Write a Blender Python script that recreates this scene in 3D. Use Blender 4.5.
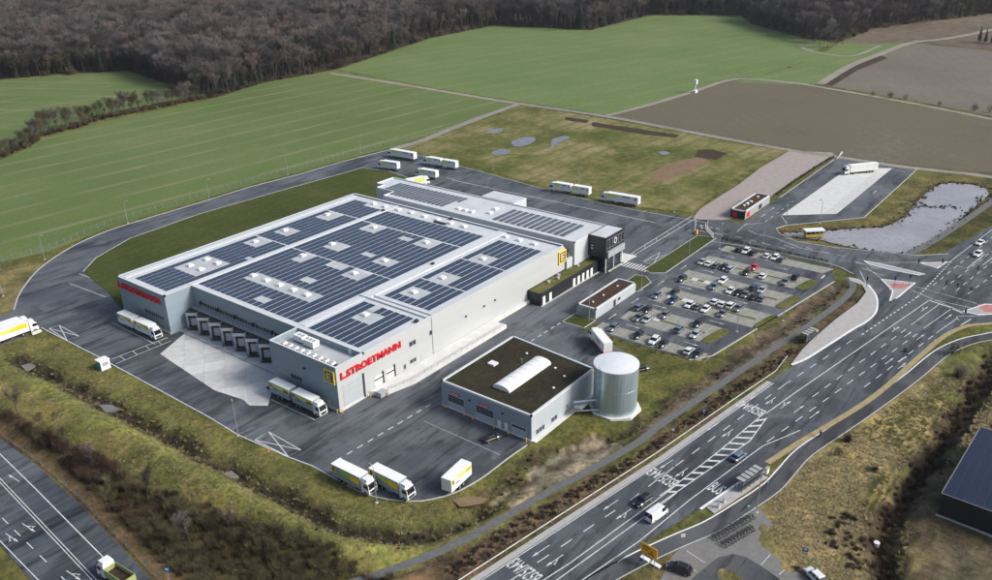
import bpy, bmesh, math, random
import numpy as np
from mathutils import Vector, Matrix
R = math.radians
random.seed(7); rng = np.random.default_rng(11)
for o in list(bpy.data.objects): bpy.data.objects.remove(o)
S = bpy.context.scene
C = S.collection

# ---------------------------------------------------------------- camera
cd = bpy.data.cameras.new('camera'); cam = bpy.data.objects.new('camera', cd); C.objects.link(cam)
cd.sensor_width = 36.0; cd.lens = 31.21; cd.clip_start = 1.0; cd.clip_end = 12000
PITCH, ROLL = 0.42214, 0.02339
hx, hy = 0.78333, 0.62161
F_ = Vector((hx*math.cos(PITCH), hy*math.cos(PITCH), -math.sin(PITCH)))
R0 = Vector((hy, -hx, 0)); U0 = R0.cross(F_)
R1 = R0*math.cos(ROLL) - U0*math.sin(ROLL); U1 = R0*math.sin(ROLL) + U0*math.cos(ROLL)
mw = Matrix.Identity(4)
for i in range(3):
    mw[i][0] = R1[i]; mw[i][1] = U1[i]; mw[i][2] = -F_[i]
mw.translation = (-114.07, -138.87, 110.0)
cam.matrix_world = mw
S.camera = cam

# ---------------------------------------------------------------- sky, sun, exposure
SUN_EL, SUN_AZ = R(36), Vector((0.45, -1.0, 0)).normalized()
W = bpy.data.worlds.new('World'); S.world = W; W.use_nodes = True
nt = W.node_tree; bgn = nt.nodes['Background']
sky = nt.nodes.new('ShaderNodeTexSky'); sky.sky_type = 'NISHITA'; sky.sun_disc = False
sky.sun_elevation = SUN_EL
sky.sun_rotation = math.atan2(SUN_AZ.x, SUN_AZ.y)
sky.air_density = 1.0; sky.dust_density = 3.5; sky.ozone_density = 1.0; sky.altitude = 60
nt.links.new(sky.outputs[0], bgn.inputs[0]); bgn.inputs[1].default_value = 0.058
sd = bpy.data.lights.new('sun', 'SUN'); sun = bpy.data.objects.new('sun', sd); C.objects.link(sun)
sd.energy = 1.5; sd.angle = R(18); sd.color = (1.0, 0.985, 0.965)
toward = Vector((SUN_AZ.x*math.cos(SUN_EL), SUN_AZ.y*math.cos(SUN_EL), math.sin(SUN_EL)))
sun.rotation_euler = toward.to_track_quat('Z', 'Y').to_euler()
sun.location = (0, 0, 300)
S.view_settings.view_transform = 'Standard'; S.view_settings.look = 'None'
S.view_settings.exposure = 1.35; S.view_settings.gamma = 1.0
S.view_settings.use_curve_mapping = False

# ---------------------------------------------------------------- materials
MATS = {}
def _new(name):
    m = bpy.data.materials.new(name); m.use_nodes = True
    return m, m.node_tree, m.node_tree.nodes['Principled BSDF']
def _coord(nt, kind='Object', scale=(1, 1, 1)):
    tc = nt.nodes.new('ShaderNodeTexCoord'); mp = nt.nodes.new('ShaderNodeMapping')
    mp.inputs['Scale'].default_value = scale
    nt.links.new(tc.outputs[kind], mp.inputs[0]); return mp.outputs[0]
def _noise(nt, vec, scale, detail=4, rough=.6):
    n = nt.nodes.new('ShaderNodeTexNoise'); n.inputs['Scale'].default_value = scale
    n.inputs['Detail'].default_value = detail; n.inputs['Roughness'].default_value = rough
    if vec is not None: nt.links.new(vec, n.inputs['Vector'])
    return n.outputs['Fac']
def _ramp(nt, fac, stops):
    r = nt.nodes.new('ShaderNodeValToRGB'); e = r.color_ramp.elements
    while len(e) < len(stops): e.new(.5)
    for i, (p, c) in enumerate(stops):
        e[i].position = p; e[i].color = (*c, 1) if len(c) == 3 else c
    nt.links.new(fac, r.inputs[0]); return r.outputs[0]
def _mix(nt, a, b, fac, mode='MIX'):
    m = nt.nodes.new('ShaderNodeMix'); m.data_type = 'RGBA'; m.blend_type = mode
    for sock, v in ((m.inputs[0], fac), (m.inputs[6], a), (m.inputs[7], b)):
        if isinstance(v, (int, float)): sock.default_value = v
        elif isinstance(v, tuple): sock.default_value = (*v, 1)
        else: nt.links.new(v, sock)
    return m.outputs[2]
def _bump(nt, bs, h, strength, dist=.05):
    b = nt.nodes.new('ShaderNodeBump'); b.inputs['Strength'].default_value = strength
    b.inputs['Distance'].default_value = dist
    nt.links.new(h, b.inputs['Height']); nt.links.new(b.outputs[0], bs.inputs['Normal'])
def mat(name, col=None, rough=.75, var=.12, scale=1.5, metal=0., bump=0., spec=.4, aniso=(1, 1, 1), coord='Object'):
    if name in MATS: return MATS[name]
    m, nt, bs = _new(name)
    v = _coord(nt, coord, aniso)
    n = _noise(nt, v, scale)
    lo = tuple(c*(1-var) for c in col); hi = tuple(min(1, c*(1+var)) for c in col)
    nt.links.new(_ramp(nt, n, [(.3, lo), (.7, hi)]), bs.inputs['Base Color'])
    bs.inputs['Roughness'].default_value = rough; bs.inputs['Metallic'].default_value = metal
    bs.inputs['Specular IOR Level'].default_value = spec
    if bump: _bump(nt, bs, _noise(nt, v, scale*6), bump)
    MATS[name] = m; return m

def ground_mat(name, stops, scales, rough=.95, bump=.6, stripes=None, wa=.45):
    stops = [(.5+(p-.5)*.62, c) for p, c in stops]
    """mottled soil / grass cover: several noise octaves pick between colours"""
    m, nt, bs = _new(name)
    v = _coord(nt)
    a = _noise(nt, v, scales[0], 5, .65); b = _noise(nt, v, scales[1], 6, .7)
    mx = nt.nodes.new('ShaderNodeMath'); mx.operation = 'MULTIPLY_ADD'
    nt.links.new(b, mx.inputs[0]); mx.inputs[1].default_value = 1-wa
    ad = nt.nodes.new('ShaderNodeMath'); ad.operation = 'MULTIPLY'; ad.inputs[1].default_value = wa
    nt.links.new(a, ad.inputs[0]); nt.links.new(ad.outputs[0], mx.inputs[2])
    col = _ramp(nt, mx.outputs[0], stops)
    for st in (stripes or []):
        ang, per, width, c, amt = st
        tc = nt.nodes.new('ShaderNodeTexCoord'); mp = nt.nodes.new('ShaderNodeMapping')
        mp.inputs['Rotation'].default_value = (0, 0, ang)
        nt.links.new(tc.outputs['Object'], mp.inputs[0])
        wob = _noise(nt, v, .012, 2)
        sx = nt.nodes.new('ShaderNodeSeparateXYZ'); nt.links.new(mp.outputs[0], sx.inputs[0])
        q = nt.nodes.new('ShaderNodeMath'); q.operation = 'MULTIPLY_ADD'
        nt.links.new(wob, q.inputs[0]); q.inputs[1].default_value = per*.25; nt.links.new(sx.outputs['Y'], q.inputs[2])
        d = nt.nodes.new('ShaderNodeMath'); d.operation = 'PINGPONG'; d.inputs[1].default_value = per/2
        nt.links.new(q.outputs[0], d.inputs[0])
        mr = nt.nodes.new('ShaderNodeMapRange'); mr.inputs[1].default_value = width*1.6; mr.inputs[2].default_value = width*.4
        mr.inputs[3].default_value = 0; mr.inputs[4].default_value = amt
        nt.links.new(d.outputs[0], mr.inputs[0])
        pt = nt.nodes.new('ShaderNodeMath'); pt.operation = 'MULTIPLY'
        nt.links.new(mr.outputs[0], pt.inputs[0])
        pn = nt.nodes.new('ShaderNodeMapRange'); pn.inputs[1].default_value = .34; pn.inputs[2].default_value = .62
        nt.links.new(_noise(nt, v, .03, 4), pn.inputs[0]); nt.links.new(pn.outputs[0], pt.inputs[1])
        col = _mix(nt, col, c, pt.outputs[0])
    nt.links.new(col, bs.inputs['Base Color'])
    bs.inputs['Roughness'].default_value = rough; bs.inputs['Specular IOR Level'].default_value = .15
    if bump: _bump(nt, bs, b, bump, .25)
    MATS[name] = m; return m

def asphalt_mat(name, col, wet=.35, streak=None, ang=0.):
    m, nt, bs = _new(name)
    v = _coord(nt)
    big = _noise(nt, v, .045, 5, .6); fine = _noise(nt, v, 3.0, 4, .7)
    lo = tuple(c*.62 for c in col); hi = tuple(c*1.28 for c in col)
    c = _ramp(nt, big, [(.32, lo), (.68, hi)])
    c = _mix(nt, c, _ramp(nt, fine, [(.35, (.75, .75, .75)), (.65, (1.2, 1.2, 1.2))]), .55, 'MULTIPLY')
    if streak:
        tc = nt.nodes.new('ShaderNodeTexCoord'); mp = nt.nodes.new('ShaderNodeMapping')
        mp.inputs['Rotation'].default_value = (0, 0, -ang); mp.inputs['Scale'].default_value = (.018, .55, 1)
        nt.links.new(tc.outputs['Object'], mp.inputs[0])
        s = _noise(nt, mp.outputs[0], 1.6, 4, .6)
        c = _mix(nt, c, _ramp(nt, s, [(.36, (.5, .52, .54)), (.52, (1, 1, 1)), (.7, (1.16, 1.16, 1.16))]), streak, 'MULTIPLY')
    for k, (sc, ax, rot, lo_, hi_, dark) in enumerate(((.16, .22, ang+.35, .38, .42, .5), (.30, .10, ang-.9, .37, .40, .45), (.07, .6, ang+.1, .40, .46, .6), (1.1, .8, ang, .32, .34, .4))):
        tc = nt.nodes.new('ShaderNodeTexCoord'); mp = nt.nodes.new('ShaderNodeMapping'); mp.inputs['Rotation'].default_value = (0, 0, -rot); mp.inputs['Scale'].default_value = (ax, 1, 1); mp.inputs['Location'].default_value = (k*37., k*11., 0)
        nt.links.new(tc.outputs['Object'], mp.inputs[0]); n = nt.nodes.new('ShaderNodeTexNoise'); n.inputs['Scale'].default_value = sc; n.inputs['Detail'].default_value = 5; n.inputs['Roughness'].default_value = .62; n.inputs['Distortion'].default_value = 1.2
        nt.links.new(mp.outputs[0], n.inputs['Vector']); c = _mix(nt, c, _ramp(nt, n.outputs['Fac'], [(lo_, (dark, dark, dark)), (hi_+.04, (1, 1, 1)), (.62, (1, 1, 1)), (.72, (1.22, 1.22, 1.2))]), .9, 'MULTIPLY')
    nt.links.new(c, bs.inputs['Base Color'])
    rr = nt.nodes.new('ShaderNodeMapRange'); rr.inputs[1].default_value = .35; rr.inputs[2].default_value = .65
    rr.inputs[3].default_value = .5; rr.inputs[4].default_value = .85
    nt.links.new(big, rr.inputs[0]); nt.links.new(rr.outputs[0], bs.inputs['Roughness'])
    bs.inputs['Specular IOR Level'].default_value = wet
    _bump(nt, bs, fine, .25, .02)
    MATS[name] = m; return m

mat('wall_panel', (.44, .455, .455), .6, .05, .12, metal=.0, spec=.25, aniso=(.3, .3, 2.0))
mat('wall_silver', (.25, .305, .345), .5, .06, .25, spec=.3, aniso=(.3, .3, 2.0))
mat('wall_mid', (.40, .44, .465), .55, .05, .25, spec=.3)
mat('rail_steel', (.50, .52, .52), .5, .08, 1.)
mat('pavement', (.37, .355, .34), .9, .1, .6, bump=.1)
mat('wall_north', (.50, .53, .55), .6, .05, .25, spec=.25)
mat('roof_white', (.53, .55, .56), .6, .10, .18)
mat('roof_patch', (.42, .44, .45), .7, .12, .3)
mat('parapet', (.58, .60, .61), .5, .05, .5)
mat('plinth', (.55, .55, .53), .8, .12, .6)
mat('black_panel', (.018, .02, .023), .35, .2, .6)
mat('dark_glass', (.02, .026, .035), .08, .1, .5, spec=.8)
mat('window_glass', (.03, .038, .045), .1, .15, .8, spec=.7)
mat('frame_grey', (.32, .34, .35), .5, .08, 1)
mat('door_grey', (.40, .43, .45), .5, .06, 1)
mat('door_white', (.78, .79, .78), .5, .04, 1)
mat('red_sign', (.62, .012, .02), .45, .05, 2)
mat('pink_sign', (.62, .03, .07), .5, .05, 2)
mat('logo_yellow', (.80, .58, .03), .5, .03, 2)
mat('logo_blue', (.01, .045, .19), .5, .05, 2)
mat('white_paint', (.72, .73, .72), .6, .12, 1.2)
mat('marking', (.54, .55, .54), .75, .32, 2.2)
mat('marking_worn', (.36, .37, .37), .8, .3, .7)
mat('red_paving', (.42, .17, .15), .85, .12, .9)
mat('concrete', (.52, .52, .50), .85, .10, .35, bump=.1)
mat('concrete_light', (.60, .60, .57), .85, .09, .3, bump=.1)
mat('tipper_bed', (.30, .34, .14), .6, .15, 2)
mat('muted_yellow', (.46, .36, .06), .6, .1, 1.)
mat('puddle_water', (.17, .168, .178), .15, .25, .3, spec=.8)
mat('kerb', (.42, .42, .40), .85, .12, 1.5)
mat('shoulder', (.36, .35, .34), .9, .12, .7)
mat('paver_grey', (.17, .165, .155), .9, .16, .8, bump=.15)
mat('paver_bay', (.25, .25, .215), .9, .2, .5, bump=.2)
mat('paver_pink', (.31, .265, .245), .9, .13, .5, bump=.1)
mat('paver_island', (.33, .33, .33), .9, .12, .7)
mat('gravel_path', (.115, .118, .115), .95, .2, 1.0, bump=.3)
mat('galv', (.42, .47, .50), .32, .12, .5, metal=.75)
mat('galv_dull', (.38, .40, .41), .5, .1, 1.5, metal=.55)
mat('silo_steel', (.44, .55, .59), .34, .16, .35, metal=.65, aniso=(1, 1, .12))
mat('silo_top', (.74, .76, .78), .5, .05, .3, metal=.2)
mat('dark_metal', (.03, .032, .035), .5, .2, 2)
mat('steel_post', (.30, .31, .31), .5, .1, 2, metal=.4)
mat('hvac_white', (.74, .74, .72), .6, .06, 2)
mat('yellow_post', (.75, .42, .03), .6, .1, 2)
mat('tyre', (.014, .014, .015), .85, .2, 5)
mat('rim', (.35, .36, .37), .4, .1, 4, metal=.6)
mat('car_glass', (.012, .015, .02), .07, .1, 1, spec=.8)
mat('head_lamp', (.75, .77, .78), .2, .03, 3)
mat('tail_lamp', (.35, .01, .01), .3, .05, 3)
mat('trailer_white', (.70, .71, .69), .5, .06, 1)
mat('trailer_roof', (.76, .77, .76), .6, .05, .6)
mat('trailer_grey', (.26, .31, .33), .45, .06, 1)
mat('cab_white', (.72, .73, .72), .35, .04, 2)
mat('graphic_yellow', (.80, .55, .02), .5, .04, 3)
mat('graphic_green', (.36, .52, .05), .5, .06, 3)
mat('graphic_lime', (.62, .68, .14), .5, .06, 3)
mat('graphic_dark', (.03, .05, .06), .5, .06, 3)
mat('graphic_blue', (.10, .12, .30), .5, .06, 3)
mat('bark', (.050, .043, .038), .95, .25, 3)
mat('bark_pale', (.30, .27, .25), .9, .35, 3)
mat('twig', (.094, .083, .082), .95, .22, .3)
mat('twig_red', (.104, .080, .074), .95, .25, .4)
mat('brush_red', (.078, .046, .030), .95, .3, .4)
mat('brush_dark', (.034, .026, .018), .95, .3, .4)
mat('twig_olive', (.085, .080, .036), .95, .25, .4)
mat('twig_tan', (.21, .165, .085), .95, .22, .5)
mat('needle', (.018, .035, .018), .95, .3, .8)
mat('ivy', (.03, .045, .014), .95, .3, .8)
mat('tuft_olive', (.125, .125, .036), .95, .25, .6)
mat('tuft_tan', (.30, .245, .125), .95, .2, .6)
mat('cloth_dark', (.02, .02, .025), .9, .2, 3)
mat('cloth_blue', (.04, .06, .12), .9, .2, 3)
mat('skin', (.45, .28, .2), .6, .05, 4)
mat('sign_blue', (.02, .12, .45), .4, .04, 3)
mat('sign_yellow', (.85, .40, .015), .45, .04, 3)
mat('sign_back', (.33, .35, .36), .5, .06, 3, metal=.4)
mat('orange', (.7, .16, .02), .6, .08, 3)
mat('teal', (.03, .28, .26), .5, .06, 3)
asphalt_mat('asphalt_site', (.102, .111, .124), .45, .35, 0.3)
asphalt_mat('asphalt_main', (.092, .100, .112), .4, .4, -.175)
asphalt_mat('asphalt_left', (.082, .094, .107), .4, .6, 1.62)
asphalt_mat('asphalt_park', (.100, .107, .117), .4, .25, 1.57)
asphalt_mat('asphalt_path', (.078, .080, .086), .35)
ground_mat('field_green', [(.22, (.078, .116, .034)), (.5, (.106, .150, .046)), (.68, (.142, .166, .064)), (.85, (.215, .198, .112))], (.011, .5), bump=.3, wa=.55,
           stripes=[(R(4), 19., 1.7, (.195, .195, .105), .8), (R(4), 4.75, .9, (.085, .125, .036), .35)])
ground_mat('field_left', [(.22, (.078, .116, .034)), (.5, (.106, .150, .046)), (.68, (.142, .166, .064)), (.85, (.215, .198, .112))], (.013, .5), bump=.3, wa=.55,
           stripes=[(R(62), 22., 1.2, (.21, .21, .12), .7), (R(10), 40., 2.5, (.19, .18, .10), .5)])
ground_mat('field_green_far', [(.3, (.096, .145, .046)), (.5, (.120, .172, .056)), (.7, (.155, .190, .080))], (.015, .4), bump=.3,
           stripes=[(R(14), 21., 2.2, (.175, .205, .095), .5), (R(14), 5.2, 1.0, (.10, .155, .047), .35)])
ground_mat('field_brown', [(.25, (.088, .078, .052)), (.45, (.122, .106, .072)), (.6, (.128, .110, .074)), (.8, (.180, .150, .118))], (.010, .3), bump=.4, wa=.6,
           stripes=[(R(-42), 6., .8, (.100, .095, .06), .35)])
ground_mat('field_brown_far', [(.3, (.120, .108, .086)), (.55, (.155, .138, .108)), (.8, (.20, .18, .145))], (.012, .3), bump=.4, wa=.6,
           stripes=[(R(-25), 8., 1.0, (.12, .11, .08), .35)])
ground_mat('dirt_track', [(.3, (.20, .175, .145)), (.6, (.29, .265, .225))], (.06, .8), bump=.3)
ground_mat('ploughed_dark', [(.3, (.034, .023, .016)), (.7, (.070, .046, .032))], (.1, .7), bump=.6)
ground_mat('rough_meadow', [(.30, (.055, .066, .016)), (.45, (.105, .112, .030)), (.55, (.175, .160, .060)), (.70, (.265, .220, .125))], (.03, .3), bump=.6, wa=.66,
           stripes=[(R(2), 9., 1.2, (.060, .072, .018), .45)])
ground_mat('lawn', [(.2, (.030, .042, .010)), (.5, (.050, .064, .014)), (.8, (.095, .090, .028))], (.05, .45), bump=.5,
           stripes=[(R(0), 5., .8, (.075, .085, .022), .4)])
ground_mat('verge', [(.28, (.055, .068, .014)), (.5, (.095, .100, .028)), (.72, (.165, .145, .062))], (.15, .9), bump=.6)
ground_mat('green_roof', [(.3, (.018, .015, .011)), (.5, (.034, .029, .018)), (.66, (.045, .048, .016)), (.8, (.085, .075, .055))], (.10, 1.3), bump=.4)
ground_mat('brown_roof', [(.3, (.035, .022, .016)), (.6, (.075, .045, .032)), (.8, (.10, .075, .05))], (.3, 1.6), bump=.4)
ground_mat('leaf_litter', [(.3, (.030, .024, .018)), (.7, (.060, .048, .035))], (.03, .3), bump=.3)
ground_mat('heath', [(.3, (.075, .058, .045)), (.5, (.125, .095, .070)), (.7, (.17, .15, .095))], (.01, .12), bump=.3)
ground_mat('mud', [(.3, (.150, .098, .058)), (.7, (.230, .165, .100))], (.2, 1.2), bump=.4)

def terrain_mat():
    m, nt, bs = _new('terrain')
    at = nt.nodes.new('ShaderNodeAttribute'); at.attribute_name = 'cover'
    v = _coord(nt)
    a = _noise(nt, v, .12, 5, .65); b = _noise(nt, v, .9, 6, .72); c = _noise(nt, v, .35, 4, .6)
    col = _mix(nt, at.outputs['Color'], _ramp(nt, a, [(.38, (.60, .64, .58)), (.5, (1, 1, 1)), (.62, (1.42, 1.30, 1.15))]), 1., 'MULTIPLY')
    col = _mix(nt, col, _ramp(nt, b, [(.36, (.45, .45, .45)), (.5, (1, 1, 1)), (.64, (1.5, 1.45, 1.35))]), .75, 'MULTIPLY')
    pick = _ramp(nt, c, [(.52, (0, 0, 0)), (.68, (.5, .5, .5))])
    col = _mix(nt, col, (.150, .118, .058), pick)
    nt.links.new(col, bs.inputs['Base Color']); bs.inputs['Roughness'].default_value = .97
    bs.inputs['Specular IOR Level'].default_value = .12
    _bump(nt, bs, b, .8, .35)
    MATS['terrain'] = m
terrain_mat()

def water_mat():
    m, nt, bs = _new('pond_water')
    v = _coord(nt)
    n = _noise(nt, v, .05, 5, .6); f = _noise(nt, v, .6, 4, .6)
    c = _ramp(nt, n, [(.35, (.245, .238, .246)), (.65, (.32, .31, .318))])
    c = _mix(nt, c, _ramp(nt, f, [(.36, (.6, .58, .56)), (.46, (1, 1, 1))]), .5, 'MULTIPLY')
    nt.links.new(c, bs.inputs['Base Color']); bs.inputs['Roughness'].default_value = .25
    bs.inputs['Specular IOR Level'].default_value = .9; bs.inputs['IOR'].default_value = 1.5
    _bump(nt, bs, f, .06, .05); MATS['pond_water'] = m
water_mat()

def solar_mat(name, col, line):
    """dark modules with thin aluminium joints"""
    m, nt, bs = _new(name)
    v = _coord(nt)
    br = nt.nodes.new('ShaderNodeTexBrick'); br.offset = 0.; br.inputs['Scale'].default_value = 1.
    br.inputs['Brick Width'].default_value = 1.02; br.inputs['Row Height'].default_value = 50.
    br.inputs['Mortar Size'].default_value = .03; br.inputs['Color1'].default_value = (*col, 1)
    br.inputs['Color2'].default_value = (*[c*1.35 for c in col], 1); br.inputs['Mortar'].default_value = (*line, 1)
    nt.links.new(v, br.inputs['Vector']); nt.links.new(br.outputs[0], bs.inputs['Base Color'])
    bs.inputs['Roughness'].default_value = .22; bs.inputs['Specular IOR Level'].default_value = .6
    MATS[name] = m
solar_mat('solar', (.026, .038, .066), (.09, .095, .105))
solar_mat('solar_north', (.085, .098, .115), (.12, .13, .14))
def solar_roof_mat():
    m, nt, bs = _new('solar_roof')
    v = _coord(nt)
    br = nt.nodes.new('ShaderNodeTexBrick'); br.offset = 0.; br.inputs['Scale'].default_value = 1.
    br.inputs['Brick Width'].default_value = 1.0; br.inputs['Row Height'].default_value = 1.7
    br.inputs['Mortar Size'].default_value = .025; br.inputs['Color1'].default_value = (.006, .010, .028, 1)
    br.inputs['Color2'].default_value = (.010, .015, .036, 1); br.inputs['Mortar'].default_value = (.03, .035, .05, 1)
    nt.links.new(v, br.inputs['Vector']); nt.links.new(br.outputs[0], bs.inputs['Base Color'])
    bs.inputs['Roughness'].default_value = .25; MATS['solar_roof'] = m
solar_roof_mat()

def paint(name, col):
    if name in MATS: return MATS[name]
    m, nt, bs = _new(name)
    bs.inputs['Base Color'].default_value = (*col, 1); bs.inputs['Roughness'].default_value = .32
    bs.inputs['Coat Weight'].default_value = .6; bs.inputs['Coat Roughness'].default_value = .08
    n = _noise(nt, _coord(nt), 2., 2)
    nt.links.new(_ramp(nt, n, [(.3, tuple(c*.92 for c in col)), (.7, tuple(min(1, c*1.06) for c in col))]), bs.inputs['Base Color'])
    MATS[name] = m; return m
PAINT = dict(white=(.70, .71, .70), silver=(.36, .38, .40), grey=(.12, .13, .14), black=(.012, .013, .015),
             blue=(.018, .035, .11), red=(.55, .012, .03), green=(.02, .04, .03), steel=(.10, .14, .20))
for k, c in PAINT.items(): paint('paint_'+k, c)

# ---------------------------------------------------------------- mesh helpers
class MB:
    def __init__(s): s.v = []; s.f = []; s.m = []
    def face(s, pts, mi=0):
        n = len(s.v); s.v += [tuple(p) for p in pts]; s.f.append(tuple(range(n, n+len(pts)))); s.m.append(mi)
    def box(s, x0, x1, y0, y1, z0, z1, mi=0):
        n = len(s.v)
        s.v += [(x, y, z) for z in (z0, z1) for x, y in ((x0, y0), (x1, y0), (x1, y1), (x0, y1))]
        for q in ((3, 2, 1, 0), (4, 5, 6, 7), (0, 1, 5, 4), (1, 2, 6, 5), (2, 3, 7, 6), (3, 0, 4, 7)):
            s.f.append(tuple(n+i for i in q)); s.m.append(mi)
        return s
    def prism(s, poly, z0, z1, mi=0, mtop=None):
        n = len(s.v); k = len(poly)
        if sum(poly[i][0]*poly[(i+1) % k][1]-poly[(i+1) % k][0]*poly[i][1] for i in range(k)) < 0: poly = poly[::-1]
        s.v += [(x, y, z0) for x, y in poly] + [(x, y, z1) for x, y in poly]
        s.f.append(tuple(range(n+k-1, n-1, -1))); s.m.append(mi)
        s.f.append(tuple(range(n+k, n+2*k))); s.m.append(mi if mtop is None else mtop)
        for i in range(k):
            j = (i+1) % k; s.f.append((n+i, n+j, n+k+j, n+k+i)); s.m.append(mi)
        return s
    def tube(s, a, b, r0, r1=None, k=6, mi=0, cap=True):
        a = Vector(a); b = Vector(b); r1 = r0 if r1 is None else r1
        d = (b-a).normalized(); u = d.orthogonal().normalized(); w = d.cross(u)
        n = len(s.v)
        for p, r in ((a, r0), (b, r1)):
            for i in range(k):
                t = 2*math.pi*i/k; s.v.append(tuple(p+u*(r*math.cos(t))+w*(r*math.sin(t))))
        for i in range(k):
            j = (i+1) % k; s.f.append((n+i, n+j, n+k+j, n+k+i)); s.m.append(mi)
        if cap:
            s.f.append(tuple(range(n+k-1, n-1, -1))); s.m.append(mi); s.f.append(tuple(range(n+k, n+2*k))); s.m.append(mi)
        return s
    def loft(s, rings, mi=0, cap=True):
        n = len(s.v); k = len(rings[0])
        for r in rings: s.v += [tuple(p) for p in r]
        for a in range(len(rings)-1):
            for i in range(k):
                j = (i+1) % k
                s.f.append((n+a*k+i, n+a*k+j, n+(a+1)*k+j, n+(a+1)*k+i)); s.m.append(mi)
        if cap:
            s.f.append(tuple(range(n+k-1, n-1, -1))); s.m.append(mi)
            e = n+(len(rings)-1)*k; s.f.append(tuple(range(e, e+k))); s.m.append(mi)
        return s
    def mesh(s, name, mats, smooth=False):
        me = bpy.data.meshes.new(name); me.from_pydata(s.v, [], s.f)
        for m in ([mats] if isinstance(mats, str) else mats): me.materials.append(MATS[m])
        me.polygons.foreach_set('material_index', s.m)
        if smooth: me.polygons.foreach_set('use_smooth', [True]*len(s.f))
        me.update(); return me
    def build(s, name, mats, parent=None, loc=None, smooth=False):
        return obj(name, s.mesh(name, mats, smooth), parent, loc)
def obj(name, me, parent=None, loc=None):
    o = bpy.data.objects.new(name, me); C.objects.link(o)
    if parent: o.parent = parent
    if loc is not None: o.location = loc
    return o
def tag(o, label=None, cat=None, group=None, kind=None):
    if label: o['label'] = label
    if cat: o['category'] = cat
    if group: o['group'] = group
    if kind: o['kind'] = kind
    return o
def thing(name, label, cat, loc=(0, 0, 0), rz=0., group=None):
    o = bpy.data.objects.new(name, None); C.objects.link(o); o.location = loc; o.rotation_euler = (0, 0, rz)
    o.empty_display_size = .5
    return tag(o, label, cat, group)
def copy_tree(o, parent=None):
    c = o.copy(); C.objects.link(c); c.parent = parent
    for ch in o.children: copy_tree(ch, c)
    return c
def sheet(name, poly, z, m, parent=None, kind='structure', skirt=0.):
    """flat polygon at height z (with a vertical edge going down when skirt > 0)"""
    bm = bmesh.new(); k = len(poly)
    if sum(poly[i][0]*poly[(i+1) % k][1]-poly[(i+1) % k][0]*poly[i][1] for i in range(k)) < 0: poly = poly[::-1]
    vs = [bm.verts.new((x, y, z)) for x, y in poly]
    f = bm.faces.new(vs); f.normal_update()
    if skirt:
        lo = [bm.verts.new((x, y, z-skirt)) for x, y in poly]
        for i in range(k):
            j = (i+1) % k; bm.faces.new((vs[i], lo[i], lo[j], vs[j]))
    bmesh.ops.triangulate(bm, faces=[f], ngon_method='EAR_CLIP')
    me = bpy.data.meshes.new(name); bm.to_mesh(me); bm.free()
    me.materials.append(MATS[m]); o = obj(name, me, parent)
    if kind and not parent: o['kind'] = kind
    return o
def smooth_line(pts, step=2.0, closed=False):
    """Catmull-Rom through the points"""
    P = [np.array(p, float) for p in pts]; n = len(P); out = []
    for i in range(n if closed else n-1):
        p0 = P[(i-1) % n] if closed or i else 2*P[0]-P[1]; p1 = P[i]; p2 = P[(i+1) % n]
        p3 = P[(i+2) % n] if closed or i+2 < n else 2*P[n-1]-P[n-2]
        L = max(1, int(np.linalg.norm(p2-p1)/step))
        for t in np.arange(L)/L:
            out.append(tuple(.5*((2*p1)+(-p0+p2)*t+(2*p0-5*p1+4*p2-p3)*t*t+(-p0+3*p1-3*p2+p3)*t**3)))
    if not closed: out.append(tuple(P[-1]))
    return out
def offset(pts, d):
    P = np.array(pts, float); T = np.gradient(P, axis=0); T /= np.linalg.norm(T, axis=1)[:, None]+1e-9
    N = np.stack([-T[:, 1], T[:, 0]], 1); return [tuple(p) for p in P+N*d]
def strip(name, pts, d0, d1, z, m, parent=None, kind='structure', h=0.):
    a = offset(pts, d0); b = offset(pts, d1); s = MB()
    for i in range(len(pts)-1):
        if h:
            for q in ([(a[i], z), (a[i+1], z), (b[i+1], z), (b[i], z)], [(a[i], z-h), (a[i+1], z-h), (a[i+1], z), (a[i], z)], [(b[i], z), (b[i+1], z), (b[i+1], z-h), (b[i], z-h)]):
                s.face([(p[0], p[1], zz) for p, zz in q])
        else: s.face([(*a[i], z), (*a[i+1], z), (*b[i+1], z), (*b[i], z)])
    o = s.build(name, m, parent)
    if kind and not parent: o['kind'] = kind
    return o
def along(pts, step, start=0.):
    P = np.array(pts, float); seg = np.linalg.norm(np.diff(P, axis=0), axis=1); cum = np.concatenate([[0], np.cumsum(seg)])
    out = []; d = start
    while d < cum[-1]:
        i = min(np.searchsorted(cum, d, 'right')-1, len(seg)-1); t = (d-cum[i])/seg[i]
        p = P[i]*(1-t)+P[i+1]*t; dv = (P[i+1]-P[i])/seg[i]
        out.append((p[0], p[1], math.atan2(dv[1], dv[0]))); d += step
    return out
_unit = {}
def flat_unit(m):
    if m not in _unit: _unit[m] = MB().box(-.5, .5, -.5, .5, -.012, 0).mesh('lane_dash', m)
    return _unit[m]
def mark(parent, x, y, ang, L, w, z, m='marking', name='lane_dash'):
    o = obj(name, flat_unit(m), parent, (x, y, z)); o.rotation_euler = (0, 0, ang); o.scale = (L, w, 1); return o
def dashes(parent, a, b, L, gap, w, z, m='marking'):
    for x, y, t in along([a, b], L+gap, L/2): mark(parent, x, y, t, L, w, z, m)
def solid(parent, pts, w, z, m='marking', name='line_marking'):
    return strip(name, pts, -w/2, w/2, z, m, parent)
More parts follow.
